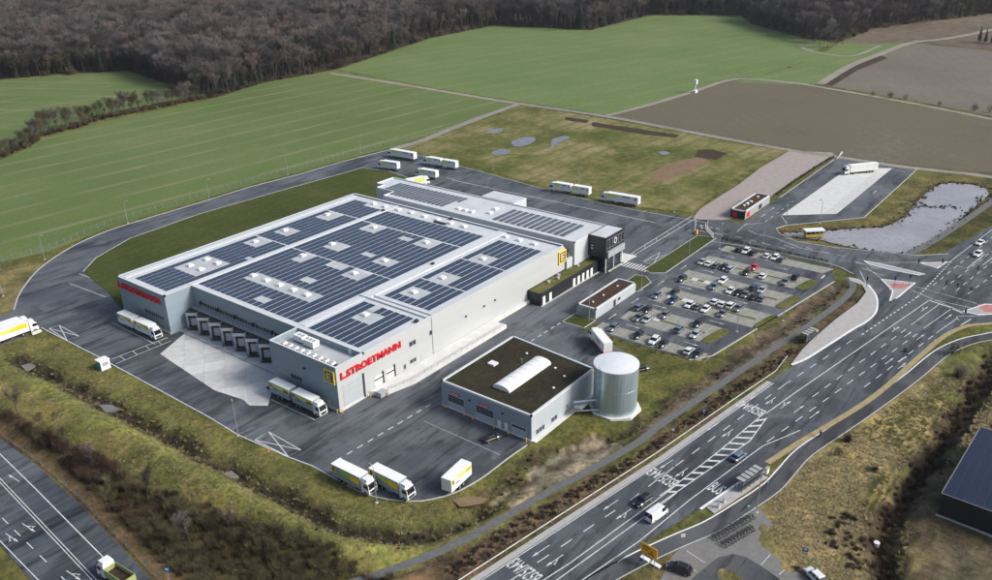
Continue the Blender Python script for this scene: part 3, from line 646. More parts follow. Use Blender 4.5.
piece_grid(lot, [(194.7, -32.8), (263.1, -33.4), (278.9, -44.3), (281.4, -49.1), (207.9, -49.1)], 195, -30, 0, 5.5, 5.0, .05, ['slab_b', 'slab_b', 'slab_a', 'slab_b'])
MB().prism([(285.7, -24.3), (296.0, -22.3), (295.8, -23.3), (282.5, -24.7)], 0, .4).build('bund', 'concrete')['kind'] = 'structure'

# ---- car park: bays, green islands, kerbs
for (x0, x1) in ((72.6, 77.6), (82.6, 93.8), (98.8, 110.0), (115.0, 126.4), (131.4, 141.6), (148.3, 153.6)):
    ya, yb = (-28., -57.) if x0 < 95 else (-28., -61.)
    if x0 > 147: ya, yb = -29., -64.
    if x0 < 75: ya, yb = -25.5, -58.0
    if x0 == 82.6: yb = -53.
    sheet('parking_bays', [(x0, ya), (x1, ya), (x1, yb-(2 if x0 > 75 else 0)), (x0, yb)], .022, 'paver_bay')
    y = ya
    if x0 > 75 and x0 < 147:
        xm = (x0+x1)/2
        sheet('planting_strip', [(xm-.45, ya-3.5), (xm+.45, ya-3.5), (xm+.45, yb+1), (xm-.45, yb+1)], .05, 'verge')
        sheet('planting_island', smooth_line([(x0+1.2, yb-.3), (xm, yb-.6), (x1-.5, yb-1.8), (x1-1.2, yb-4.2), (x0+1, yb-3.0)], .6, True), .12, 'verge', skirt=.14)
sheet('planting_strip', [(154.0, -28), (155.3, -28), (156.4, -64), (154.6, -64)], .06, 'lawn')
for poly in ([(71.2, -16.), (77.5, -16.), (77.5, -23.2), (71.4, -23.2)], [(101.8, -16.2), (113, -16.2), (113.8, -19.5), (110.5, -23.1), (101.8, -23.1)], [(117, -19.5), (118.6, -16.3), (157, -16.6), (158.5, -23.0), (120, -23.2)]):
    k = sheet('grass_island', poly, .11, 'lawn', skirt=.14)
    for a, b in zip(poly, poly[1:]+poly[:1]): strip('kerb_stone', [a, b], -.12, .12, .13, 'kerb', k, h=.14)
# concrete pads in the car park
for x, y in ((88.2, -37.2), (104.8, -33.0), (104.6, -38.0), (120.5, -33.2), (120.5, -37.4)):
    sheet('concrete_pad', [(x-1.2, y-1.0), (x+1.2, y-1.0), (x+1.2, y+1.0), (x-1.2, y+1.0)], .07, 'concrete', skirt=.08)
# kerbs along roads
strip('kerb', smooth_line([(-18.9, 124.8), (-11.6, 136.2), (-0.6, 148.9), (10.7, 157.7), (23.4, 164.2), (37.1, 167.6), (54.1, 167.9), (76.9, 167.6), (102.3, 167.9), (127.9, 165.1), (154.4, 164.0), (182.8, 160.5)], 3.), -.2, .2, .08, 'kerb', h=.14)
strip('kerb', [(-19.9, 105.6), (-19.5, 74.9), (-19.7, 53.5), (-19.9, 24.8), (-20.5, 12.0), (-19.4, -3.6), (-18.4, -11.1)], -.13, .13, .07, 'marking', h=.14)
strip('kerb', smooth_line([(-18.4, -11.1), (-18.5, -16.9), (-18.6, -23.2), (-17.9, -29.8), (-14.8, -36.4), (-11.4, -39.8), (-6.7, -42.2), (-0.0, -43.4), (9.2, -43.6), (15.3, -44.0)], 2.), -.15, .15, .06, 'kerb', h=.14)
strip('kerb', LAWN[:9], -.18, .18, .13, 'kerb', h=.16)
strip('kerb', [(71.6, -55.5), (77.2, -59.4), (143.8, -69.3)], -.18, .18, .12, 'kerb', h=.14)
strip('kerb', [(171, -14.3)]+[(169.1, 13.6), (168.7, 31.4), (170.5, 56.9), (174.8, 86.6), (178.3, 112.7), (180.9, 133.5), (183.4, 159.7)], -.15, .15, .1, 'kerb', h=.14)
strip('kerb', smooth_line([(215.0, -24.3), (282.0, -23.7)], 4), -.15, .15, .1, 'kerb', h=.14)
strip('kerb', [(288.2, -58.2), (279.8, -58.4), (209.3, -58.7), (184.5, -38.0), (179.7, -36.5), (175.0, -39.8), (170.9, -47.8), (172.8, -59.0), (177.2, -73.5), (180.5, -83.8), (188.1, -92.3)], -.15, .15, .1, 'kerb', h=.14)
strip('hedge_strip', smooth_line([(217.2, -21.8), (245.3, -21.4), (285.8, -22.0)], 3), -1.2, 1.2, .06, 'verge')
strip('kerb', smooth_line([(154.4, -23.3), (157.1, -39.7), (157.5, -63.0), (153.2, -72.1)], 3), -.15, .15, .1, 'kerb', h=.14)
# bus bay pavement by the car park
sheet('pavement', [(84.6, -77.7), (94.0, -77.2), (101.1, -77.3), (116.9, -78.3), (132.1, -80.0), (141.4, -79.6), (146.0, -77.0), (147.0, -73.0), (149.5, -71.7), (150.0, -74.6), (147.1, -78.5), (139.4, -83.1), (129.5, -85.8), (121.3, -85.5), (114.0, -83.9), (99.7, -81.3), (90.3, -79.6)], .13, 'pavement', skirt=.15)
strip('kerb', smooth_line([(84.4, -77.8), (89.8, -79.7), (99.3, -81.5), (113.6, -84.1), (120.9, -85.7), (129.3, -85.9), (139.4, -83.1), (147.1, -78.5)], 1.5), -.35, .2, .15, 'white_paint', h=.16)
# right hand bus stop pavement
sheet('pavement', [(18.7, -85.4), (17.9, -87.4), (28.5, -89.9), (33.7, -90.9), (35.2, -91.4), (35.8, -87.6), (29.6, -87.0)], .13, 'pavement', skirt=.15)
strip('kerb', [(17.5, -84.6), (29.3, -87.1), (35.8, -88.8)], -.25, .25, .15, 'white_paint', h=.16)
# small car park at the bottom
sheet('service_lot', [(-7.2, -88.0), (2.3, -86.3), (8.0, -87.1), (23.5, -91.4), (24.6, -94.0), (21.7, -97.6), (14.7, -98.1), (9.9, -111.7)], .008, 'paver_grey')
sheet('turning_area', smooth_line([(-3.6, -92.8), (5.2, -92.9), (8.0, -94.1), (10.0, -97.1), (6.7, -106.7), (0.1, -104.0)], 1.5, True), .02, 'asphalt_path')
# traffic islands at the junction
ISL = dict(a=[(153.7, -80.5), (156.8, -89.7), (143.3, -88.4), (138.5, -87.2), (146.8, -85.9)], b=[(143.0, -106.0), (152.1, -110.1), (155.8, -116.0), (149.9, -116.9), (146.0, -113.0), (143.4, -109.9)], c=[(166.0, -71.5), (166.5, -78.1), (165.6, -90.5), (163.7, -88.9), (163.1, -80.6), (163.8, -74.2)], d=[(174.2, -86.9), (180.6, -93.9), (172.9, -92.3)])
for k, poly in ISL.items(): sheet('traffic_island', poly, .15, 'paver_island', skirt=.13)
sheet('red_paving', [(152.1, -83.6), (154.8, -89.0), (150.2, -88.2), (148.3, -85.5)], .16, 'red_paving'); sheet('red_paving', [(150.4, -108.3), (154.4, -115.7), (150.3, -116.4), (146.1, -111.0)], .16, 'red_paving')
for k, poly in ISL.items(): strip('kerb', poly+poly[:1], -.2, .2, .165, 'white_paint', h=.15)
strip('bank_path', smooth_line([(180.1, -81.7), (191.5, -84.3), (221.5, -88.9), (264.8, -94.4)], 3), -1.3, 1.3, .02, 'gravel_path')

# ================================================================ BUILDINGS
def wall_ring(parent, poly, z0, z1, t, m, name='parapet', lift=.0):
    """parapet: one upstand along each edge of a roof"""
    k = len(poly); A = sum(poly[i][0]*poly[(i+1) % k][1]-poly[(i+1) % k][0]*poly[i][1] for i in range(k))
    s = MB(); sg = 1 if A > 0 else -1
    for i in range(k):
        a = Vector(poly[i]); b = Vector(poly[(i+1) % k]); d = (b-a).normalized(); n = Vector((-d.y, d.x))*sg*t
        s.prism([tuple(a), tuple(b), tuple(b+n-d*t*0.), tuple(a+n)], z0, z1+lift*i*.01)
    return s.build(name, m, parent)
def wall_box(name, parent, m, ax, val, a0, a1, z0, z1, proud=.04, depth=.10, out=-1):
    """a flat fitting on a wall: ax 0 = wall at x=val, ax 1 = wall at y=val, facing 'out'"""
    lo, hi = sorted((val+out*proud, val-out*depth)); a0, a1 = sorted((a0, a1))
    s = MB()
    s.box(lo, hi, a0, a1, z0, z1) if ax == 0 else s.box(a0, a1, lo, hi, z0, z1)
    return s.build(name, m, parent)
def window(parent, ax, val, a0, a1, z0, z1, out=-1, glass='window_glass', fr=.12, name='window'):
    a0, a1 = sorted((a0, a1))
    w = wall_box(name, parent, glass, ax, val, a0, a1, z0, z1, .03, .05, out)
    s = MB(); lo, hi = sorted((val+out*.08, val+out*.0))
    for (p, q, c, d) in ((a0-fr, a0, z0-fr, z1+fr), (a1, a1+fr, z0-fr, z1+fr), (a0, a1, z1, z1+fr), (a0, a1, z0-fr, z0)):
        s.box(lo, hi, p, q, c, d) if ax == 0 else s.box(p, q, lo, hi, c, d)
    s.build('window_frame', 'frame_grey', w); return w
def logo(parent, ax, val, a_left, z0, w, h, out, right):
    """yellow square sign with a blue E"""
    if ax == 0: o = Vector((val+out*.05, a_left, z0)); r = Vector((0, right, 0))
    else: o = Vector((a_left, val+out*.05, z0)); r = Vector((right, 0, 0))
    u = Vector((0, 0, 1)); n = r.cross(u)
    def plate(name, a0, a1, b0, b1, d0, d1, m, par):
        s = MB(); q = [o+r*a+u*b+n*d for d in (d0, d1) for a, b in ((a0, b0), (a1, b0), (a1, b1), (a0, b1))]
        s.v = [tuple(p) for p in q]
        for f in ((3, 2, 1, 0), (4, 5, 6, 7), (0, 1, 5, 4), (1, 2, 6, 5), (2, 3, 7, 6), (3, 0, 4, 7)): s.f.append(f); s.m.append(0)
        return s.build(name, m, par)
    L = plate('logo_sign', 0, w, 0, h, 0, .35, 'logo_yellow', parent)
    plate('logo_field', w*.12, w*.88, h*.12, h*.88, .35, .38, 'logo_blue', L)
    for a0, a1, b0, b1 in ((.26, .40, .22, .78), (.40, .74, .22, .33), (.40, .70, .445, .555), (.40, .74, .67, .78)):
        plate('letter_e_bar', w*a0, w*a1, h*b0, h*b1, .38, .42, 'logo_yellow', L)

# ---- the distribution hall
hall = thing('distribution_hall', 'huge grey warehouse with solar panels covering its roof and red lettering', 'warehouse')
FM = [(8.8, 0), (96, 0), (96, 94.4), (0, 94.4), (0, 70), (8.8, 70)]; FE = [(0, 0), (8.8, 0), (8.8, 24.1), (0, 24.1)]
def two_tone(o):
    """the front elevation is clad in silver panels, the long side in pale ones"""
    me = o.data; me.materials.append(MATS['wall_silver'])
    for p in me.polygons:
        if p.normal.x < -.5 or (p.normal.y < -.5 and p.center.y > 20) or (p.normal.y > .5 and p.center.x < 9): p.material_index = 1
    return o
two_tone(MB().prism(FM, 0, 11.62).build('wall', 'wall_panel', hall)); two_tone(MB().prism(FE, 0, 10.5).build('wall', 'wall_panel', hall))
for a, b, c, d in ((0, .35, .35, 23.75), (0, 8.8, 0, .35), (0, 8.8, 23.75, 24.1)):
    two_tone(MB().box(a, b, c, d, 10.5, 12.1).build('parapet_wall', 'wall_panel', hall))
for a, b, c, d in ((-.08, .42, -.08, 24.18), (.42, 8.72, -.08, .42), (.42, 8.72, 23.68, 24.18)):
    MB().box(a, b, c, d, 12.1, 12.18).build('parapet', 'parapet', hall)
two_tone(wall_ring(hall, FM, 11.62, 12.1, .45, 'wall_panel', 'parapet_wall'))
ko = [(8.72, -.08), (96.08, -.08), (96.08, 94.48), (-.08, 94.48), (-.08, 69.92), (8.72, 69.92)]
wall_ring(hall, ko, 12.1, 12.18, .6, 'parapet', 'parapet')
roof = sheet('roof', [(9.25, .45), (95.55, .45), (95.55, 93.95), (.45, 93.95), (.45, 70.45), (9.25, 70.45)], 11.64, 'roof_white', hall)
sheet('roof', [(.35, .35), (8.8, .35), (8.8, 23.75), (.35, 23.75)], 10.52, 'roof_patch', hall)
for a, b, c, d in ((9.3, 95.5, 70.9, 72.4), (1.2, 95., 91.8, 93.3)): MB().box(a, b, c, d, 11.64, 11.78).build('roof_walkway', 'parapet', hall)
MB().box(11, 33, 23.3, 25.2, 11.64, 11.76).build('roof_walkway', 'parapet', hall)
MB().box(33.2, 95.5, 22.3, 25.6, 11.64, 11.9).build('roof_walkway', 'parapet', hall)
MB().box(32.6, 33.2, .5, 25.6, 11.64, 12.05).build('roof_step', 'parapet', hall); MB().box(34.6, 35.0, .5, 22.2, 11.64, 11.98).build('roof_step', 'parapet', hall)
HOLES = [(14, 26.4, 75, 87.2), (39.4, 45.6, 80, 87.2), (51.8, 58, 80.6, 87.7), (69.9, 77, 80.8, 87.4), (31.2, 33.3, 72, 75.2), (88.6, 95.5, 72.5, 83),
         (21.4, 26.8, 34, 64), (39, 45.1, 57, 64.2), (52, 58, 56.7, 63.9), (70.1, 76.2, 57, 64.3), (39.4, 45, 33.6, 41.2), (52, 57.3, 34, 41.2), (70, 76.2, 34.1, 41.2),
         (13.7, 16.8, 43.3, 48.9), (30, 33.2, 43.3, 48.6), (42, 45.8, 43.4, 50), (54.4, 57.1, 43.6, 49), (71, 74, 43.4, 49), (17, 43, 45.6, 46.9), (58, 71, 45.6, 46.9),
         (21.2, 27.2, 11, 18.4), (27, 31, 14.3, 18.4), (39.8, 46, 10.6, 17.7), (51.8, 59, 10.6, 18.3), (70, 76.4, 10.4, 18.0)]
for h in HOLES[:5]+HOLES[6:]:
    if h[3]-h[2] > 2: sheet('roof_field', [(h[0], h[2]), (h[1], h[2]), (h[1], h[3]), (h[0], h[3])], 11.655, 'roof_patch', hall)
def solar_rows(parent, y0, y1, pitch, segs, holes, z, m='solar', wdt=.82):
    n = int(round((y1-y0)/pitch)); pitch = (y1-y0)/n
    for i in range(n):
        a = y0+i*pitch; b = a+pitch*wdt; mid = (a+b)/2
        for s0, s1 in segs:
            iv = [(s0, s1)]
            for h in holes:
                if h[2] <= mid <= h[3]:
                    nv = []
                    for p, q in iv:
                        if h[1] <= p or h[0] >= q: nv.append((p, q)); continue
                        if h[0]-p > .8: nv.append((p, h[0]))
                        if q-h[1] > .8: nv.append((h[1], q))
                    iv = nv
            for p, q in iv:
                s = MB(); zz = (z+.03, z+.10)   # slightly pitched table of modules
                s.v = [(p, a, zz[0]), (q, a, zz[0]), (q, b, zz[1]), (p, b, zz[1]), (p, a, zz[0]+.05), (q, a, zz[0]+.05), (q, b, zz[1]+.05), (p, b, zz[1]+.05)]
                s.f = [(3, 2, 1, 0), (4, 5, 6, 7), (0, 1, 5, 4), (1, 2, 6, 5), (2, 3, 7, 6), (3, 0, 4, 7)]; s.m = [0]*6
                s.build('solar_panel_row', m, parent)
solar_rows(hall, 73.3, 89.6, 2.45, [(2.8, 46), (46.8, 77.2), (78, 91.4)], HOLES, 11.64)
solar_rows(hall, 26.6, 70.6, 2.45, [(11.4, 45.6), (46.3, 76.5), (77.4, 88.6)], HOLES, 11.64)
solar_rows(hall, 3.6, 22.3, 2.45, [(10.9, 30.6)], HOLES, 11.64)
solar_rows(hall, 3.6, 20.6, 2.45, [(36.6, 51.2), (52, 69.5), (70.3, 88.6)], HOLES, 11.64)
sk = MB(); sk.box(-.95, .95, -.95, .95, 0, .3); sk.loft([[(-.9, -.9, .3), (.9, -.9, .3), (.9, .9, .3), (-.9, .9, .3)], [(-.6, -.6, .62), (.6, -.6, .62), (.6, .6, .62), (-.6, .6, .62)]], 1)
skm = sk.mesh('skylight', ['parapet', 'hvac_white'])
for x, y in [(18, 84.4), (24, 84.4), (18, 78.9), (24, 78.9), (42.4, 84.6), (55, 85.1), (74, 85.4), (92, 80.4), (92, 74.6), (24.3, 62), (24.3, 55.8), (24.3, 49.9), (24.3, 44), (24.3, 38.2),
             (43.3, 62.3), (55.4, 62.2), (74.3, 62.3), (42.7, 38.6), (54.9, 38.2), (73.7, 38.2), (92, 68), (92.3, 62.1), (92, 55.6), (92, 49.5), (92, 43.6), (92, 37.7),
             (24.8, 15.6), (42.9, 15), (55.1, 15.1), (73.2, 14.6), (92.3, 20.4), (92.2, 14.9), (92.2, 9)]:
    obj('skylight', skm, hall, (x, y, 11.66))
for x, y in ((29.5, 1.6), (61, 24), (88, 71.6), (95, 46)): MB().box(x-.5, x+.5, y-.4, y+.4, 11.7, 12.4).build('roof_vent', 'dark_metal', hall)
MB().box(89.5, 90.6, 44, 49, 11.66, 12.1).build('roof_hatch', 'dark_metal', hall)
# plinth, lettering, windows
for nm, a in (('plinth', (-.12, 0, 0, 24.1)), ('plinth', (-.12, 0, 70, 94.4)), ('plinth', (8.68, 8.8, 24.1, 70)), ('plinth', (0, 96, -.12, 0))):
    MB().box(*a, 0, .75).build(nm, 'plinth', hall)
wall_box('ground_beam', hall, 'concrete_light', 1, 0, 58.5, 76, 0, .9, .9, 0)
fit_text('lettering', 'L.STROETMANN', (-.05, 94.4, 8.75), (0, -1, 0), (0, 0, 1), 21.8, 1.9, .3, 'red_sign', hall, .03)
fit_text('lettering', 'L.STROETMANN', (1.2, -.05, 8.35), (1, 0, 0), (0, 0, 1), 20.3, 1.85, .3, 'red_sign', hall, .03)
logo(hall, 0, 0, 3.95, 7.4, 3.5, 3.55, -1, -1)
logo(hall, 1, 0, 92.4, 6.7, 4.0, 4.2, -1, 1)
logo(hall, 0, 96, .15, 6.7, 3.6, 4.2, 1, 1)
for i in range(9): window(hall, 0, 0, 72.4+i*1.08, 73.3+i*1.08, 3.8, 4.9, fr=.08)
for i in range(9): window(hall, 0, 0, 13.0+i*1.06, 13.9+i*1.06, 3.9, 5.1, glass='window_glass' if i < 4 else 'frame_grey', fr=.08)
for k in range(5):
    for i in range(6): window(hall, 0, 8.8, 59.0-k*8.0+i*1.15, 60.0-k*8.0+i*1.15, 6.8, 7.95, fr=.07)
    MB().box(8.0, 8.75, 66.0-k*8, 66.3-k*8, 7.2, 8.3).build('wall_lamp', 'dark_metal', hall)
MB().box(7.2, 8.7, 25, 69.6, 5.72, 5.95).build('canopy', 'frame_grey', hall)
wall_box('rolling_gate', hall, 'door_grey', 1, 0, 1.5, 7.9, .4, 6.6, .05, .1)
wall_box('gate_guide', hall, 'dark_metal', 1, 0, 7.95, 8.5, .3, 6.9, .15, .1)
for x0 in (12.0, 16.1):
    wall_box('loading_door', hall, 'door_white', 1, 0, x0, x0+2.6, 1.25, 3.9, .05, .1); wall_box('door_post', hall, 'dark_metal', 1, 0, x0+2.6, x0+2.95, 1.3, 4.6, .25, .1); wall_box('door_bar', hall, 'dark_metal', 1, 0, x0, x0+2.6, 3.0, 3.3, .2, 0)
for a, b, c, d in ((24.8, 25.8, 7.0, 8.2), (26.0, 27.0, 7.0, 8.2), (32.5, 33.5, 7.1, 8.3), (24.6, 25.6, 2.1, 3.1), (25.8, 26.8, 2.1, 3.1), (22.2, 22.9, 1.6, 2.8)): window(hall, 1, 0, a, b, c, d)
wall_box('door', hall, 'door_grey', 1, 0, 28.6, 29.6, 1.2, 3.2, .05, .1); wall_box('door', hall, 'door_grey', 0, 0, 3.2, 4.2, .1, 2.2, .05, .1); wall_box('door', hall, 'hvac_white', 0, 8.8, 4.0, 5.0, 10.55, 11.9, .06, .05)
for x in (55, 60, 47): wall_box('wall_lamp', hall, 'dark_metal', 1, 0, x, x+.5, 6.6, 7, .3, 0)
wall_box('wall_lamp', hall, 'dark_metal', 0, 0, 11.0, 11.8, 8.2, 8.5, .4, 0)
wall_box('downpipe', hall, 'frame_grey', 1, 0, 33.4, 33.6, .7, 12, .12, 0)
# raised side platform with railing
plat = MB().prism([(9.6, -.15), (58.4, -.15), (58.6, -5.4), (20.5, -5.4), (12.4, -3.6)], 0, 1.15).build('platform', 'concrete_light', hall)
rl = MB(); pts = [(12.6, -3.7), (20.6, -5.25), (58.3, -5.25)]
for (a, b) in zip(pts[:-1], pts[1:]):
    for z in (1.7, 2.2): rl.tube((*a, z), (*b, z), .035, k=4)
rl.build('railing', 'galv_dull', plat)
for x, y, t in along(pts, 2.4): MB().tube((x, y, 1.15), (x, y, 2.25), .04, k=4).build('railing_post', 'galv_dull', plat)
for x, y in ((12.2, -4.0), (9.2, -.9), (11., -1.2), (.1, -.7), (-.6, .3)): MB().tube((x, y, 0), (x, y, 1.1), .13, k=8).build('bollard', 'yellow_post', hall)
MB().box(10.2, 12.4, -3.6, -1.9, .1, 1.4).build('leveller', 'frame_grey', hall)
# dock houses, saw-tooth along the recessed front
for k in range(7):
    y = 68.2-5.48*k
    A = Vector((4.3, y)); B = Vector((6.25, y-2.65)); d = (B-A).normalized(); n = Vector((-d.y, d.x)); n = n if n.x > 0 else -n
    T_ = 8.66
    foot = [tuple(A), tuple(B), tuple(B+n*((T_-B.x)/n.x)), tuple(A+n*((T_-A.x)/n.x))]
    s = MB()
    inner = [tuple(A+d*.42), tuple(B-d*.42)]
    back = [tuple(B-d*.42+n*.9), tuple(A+d*.42+n*.9)]
    s.prism([foot[0], inner[0], back[1], tuple(A+n*((T_-A.x)/n.x)*.98)], 0, 4.7)
    s.prism([inner[1], foot[1], tuple(B+n*((T_-B.x)/n.x)*.97), back[0]], 0, 4.7)
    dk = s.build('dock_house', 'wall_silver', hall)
    MB().prism(foot, 4.7, 5.6).build('dock_fascia', 'wall_mid', dk)
    MB().prism([tuple(Vector(q)*.985+Vector((foot[2][0], foot[2][1]))*.015) for q in foot], 5.6, 5.66).build('dock_roof', 'dark_metal', dk)
    MB().prism([inner[0], inner[1], back[0], back[1]], 0, 1.2).build('dock_leveller', 'dark_metal', dk)
    q0 = A+d*.5+n*.95; q1 = B-d*.5+n*.95
    MB().prism([tuple(q0), tuple(q1), tuple(q1+n*.1), tuple(q0+n*.1)], 1.2, 4.7).build('dock_seal', 'dark_metal', dk)
    q0 = A+d*.85+n*.82; q1 = B-d*.55+n*.82
    MB().prism([tuple(q0), tuple(q1), tuple(q1+n*.1), tuple(q0+n*.1)], 1.25, 3.6).build('dock_door', 'door_grey', dk)
    for e in (A+d*.12, B-d*.12): MB().tube((*(e-n*.12), 0), (*(e-n*.12), 1.0), .12, k=6).build('buffer', 'dark_metal', dk)
# plant on the terrace above the corner block
def hvac(x, y, l, w, h, m='hvac_white', z=10.75):
    u = MB().box(x, x+l, y, y+w, z, z+h).build('cooling_unit', m, hall)
    MB().box(x-.1, x+l+.1, y+.2, y+w-.2, 10.52, z).build('unit_stand', 'dark_metal', u)
    for i in range(max(1, int(w/1.2))): MB().tube((x+l/2, y+.6+i*1.2, z+h), (x+l/2, y+.6+i*1.2, z+h+.15), .42, k=10).build('fan', 'frame_grey', u)
hvac(5.3, 18.0, 2.0, 3.4, 1.6); hvac(5.0, 13.6, 2.1, 3.6, 1.6)
for i in range(9): hvac(.9, 2.2+i*2.2, 1.3, 1.3, .5, z=11.6)
MB().box(2.9, 3.2, 2, 22, 10.6, 10.9).build('cable_tray', 'galv_dull', hall)

# ---- the office and fruit hall behind it
north = thing('rear_hall', 'lower pale hall behind the warehouse with dark glass office end', 'building')
FN = [(100.2, -1.0), (108.2, -1.0), (119.6, -1.0), (119.6, 97.2), (110., 97.2), (110., 93.2), (106, 93.2), (106, 84), (100.2, 84)]
MB().prism(FN, 0, 11.7).build('wall', 'wall_north', north)
wall_ring(north, FN, 11.7, 12.1, .4, 'parapet'); sheet('roof', FN, 11.715, 'roof_white', north)
MB().prism([(119.62, 37.6), (127.3, 37.6), (127.3, 52.4), (119.62, 52.4)], 0, 12.3).build('stair_tower', 'wall_north', north)
sheet('tower_roof', [(119.7, 37.7), (127.2, 37.7), (127.2, 52.3), (119.7, 52.3)], 12.32, 'roof_white', north)
NH = [(99, 107, 80, 90)]
s_ = []
for i in range(17):
    x0 = 103.6; y = 88.2-i*2.05
    if i < 3: x0 = 107
    if y < 55.5: x0 = 111
    if y < 46 : break
    MB().box(x0, 115.6, y, y+1.45, 11.8, 11.95).build('solar_panel_row', 'solar_north', north)
for i in range(12): MB().box(103.0, 115.2, 5.0+i*2.5, 6.75+i*2.5, 11.8, 11.95).build('solar_panel_row', 'solar_north', north)
for x, y in ((105, 51), (105, 48), (105, 45), (107.5, 39), (112, 40)): obj('skylight', skm, north, (x, y, 11.72))
MB().box(96.6, 99.8, -.5, 90, 0, 7.2).build('link_roof', 'wall_north', north)
MB().box(98.4, 98.7, 0, 84, 7.2, 8.6).build('pipe_run', 'galv_dull', north)
MB().box(97, 99.4, 1, 3, 7.2, 9.4).build('plant_unit', 'dark_metal', north)
MB().box(105.5, 106.0, 84.05, 86.2, 7, 10.5).build('louvre', 'dark_metal', north)
# dark glass block
MB().prism([(108.2, -7.6), (119.8, -7.6), (119.8, -1.02), (108.2, -1.02)], 5.2, 12.1).build('office_block', 'black_panel', north)
sheet('office_roof', [(108.4, -7.4), (119.6, -7.4), (119.6, -.6), (108.4, -.6)], 12.115, 'roof_white', north)
wall_ring(north, [(108.18, -7.62), (119.82, -7.62), (119.82, -1.03), (108.18, -1.03)], 12.11, 12.25, .25, 'dark_metal')
for i in range(6): window(north, 1, -7.6, 108.8+i*1.8, 110.4+i*1.8, 8.4, 11.2, glass='dark_glass', fr=.06)
MB().prism([(108.9, -7.64), (119.3, -7.64), (119.3, -8.3), (108.9, -8.3)], 5.3, 7.4).build('balcony', 'frame_grey', north)
ring = MB()
for i in range(20):
    a = i/20*2*math.pi; b = (i+1)/20*2*math.pi
    ring.face([(114+1.0*math.cos(a), -7.75, 9.9+1.0*math.sin(a)), (114+1.0*math.cos(b), -7.75, 9.9+1.0*math.sin(b)), (114+.72*math.cos(b), -7.75, 9.9+.72*math.sin(b)), (114+.72*math.cos(a), -7.75, 9.9+.72*math.sin(a))])
ring.build('round_emblem', 'hvac_white', north)
wall_box('small_sign', north, 'hvac_white', 0, 108.2, -2.9, -2.2, 8.6, 8.9, .05, .02); wall_box('small_sign', north, 'hvac_white', 0, 108.2, -2.9, -2.1, 7.6, 8.0, .05, .02)
MB().box(109.2, 119.4, -6.8, -1.1, 0, 5.2).build('entrance_glazing', 'dark_glass', north)
for x in (109, 114, 119.2): MB().tube((x, -7.3, 0), (x, -7.3, 5.2), .18, k=8).build('column', 'hvac_white', north)
for i in range(7): MB().box(110.+i*1.2, 110.8+i*1.2, -8.2-i*.0, -7.6, .12, .32+.0*i).build('bench_block', 'concrete_light', north)
MB().prism([(119.9, -8), (127.5, -8.5), (126.5, 1), (119.7, 3)], 0, .14).build('terrace', 'concrete_light', north)

# ---- black single-storey annex with a planted roof
ann = thing('black_annex', 'long low black annex with planted roof along the warehouse wall', 'building')
MB().box(76, 108, -5, -.1, 0, 3.7).build('wall', 'black_panel', ann)
wall_ring(ann, [(76, -5), (108, -5), (108, -.1), (76, -.1)], 3.7, 4.1, .3, 'black_panel')
sheet('planted_roof', [(76.3, -4.7), (107.7, -4.7), (107.7, -.4), (76.3, -.4)], 3.95, 'verge', ann)
for x in (77.0, 80.4, 93.4, 96.0, 98.6, 101.2, 103.6): wall_box('door', ann, 'door_white', 1, -5, x, x+1.25, .15, 2.75, .05, .05)
for x, y in ((84, -2.2), (90, -1.8), (88, -3), (100, -2.5)): MB().box(x, x+1.0, y, y+.8, 3.95, 4.6).build('roof_vent', 'frame_grey', ann)
MB().box(75.9, 108.1, -5.5, -5.02, 0, .18).build('kerb_step', 'kerb', ann)

# ---- workshop with truck doors
FW = [(17, -17.5), (17, -44), (43.2, -44), (45.6, -17.5)]
ws = thing('workshop', 'low grey workshop with dark planted roof, long white skylight and truck doors', 'building')
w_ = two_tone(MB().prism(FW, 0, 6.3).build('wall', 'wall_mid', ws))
wall_ring(ws, FW, 6.3, 6.82, .45, 'parapet')
sheet('planted_roof', [(17.4, -17.9), (17.4, -43.6), (42.8, -43.6), (45.1, -17.9)], 6.5, 'green_roof', ws)
sl = [(22.1, -28.8), (39.2, -29.4), (39.0, -34.4), (22.2, -33.7)]; x0 = (sl[0][0]+sl[3][0])/2; x1 = (sl[1][0]+sl[2][0])/2; y0 = (sl[2][1]+sl[3][1])/2; y1 = (sl[0][1]+sl[1][1])/2
v = MB(); rings = [[(x, (y0+y1)/2+(y1-y0)/2*math.cos(t), 6.75+1.0*math.sin(t)) for t in np.linspace(0, math.pi, 9)]+[(x, y0, 6.5), (x, y1, 6.5)] for x in (x0, x1)]
v.loft([[p for p in r] for r in rings]); vs_ = v.build('barrel_skylight', 'hvac_white', ws)
for i in range(1, 7):
    x = x0+(x1-x0)*i/7
    t_ = MB()
    for a, b in zip(np.linspace(0, math.pi, 9)[:-1], np.linspace(0, math.pi, 9)[1:]):
        t_.tube((x, (y0+y1)/2+(y1-y0)/2*1.01*math.cos(a), 6.76+1.0*math.sin(a)), (x, (y0+y1)/2+(y1-y0)/2*1.01*math.cos(b), 6.76+1.0*math.sin(b)), .05, k=4, cap=False)
    t_.build('skylight_rib', 'parapet', vs_)
hp = [(30.4, -21.2), (32.9, -22.9)][0]; MB().box(hp[0]-.5, hp[0]+1.3, hp[1]-2.2, hp[1]-.2, 6.5, 6.95).build('roof_hatch', 'hvac_white', ws)
MB().tube((x1-3.5, y1+1.5, 6.5), (x1-3.5, y1+1.5, 7.6), .25, k=8).build('roof_vent', 'galv', ws)
for x, y in ((40, -26), (38, -36), (30, -41), (36, -40)): MB().box(x-.25, x+.25, y-.25, y+.25, 6.5, 6.75).build('drain_cap', 'hvac_white', ws)
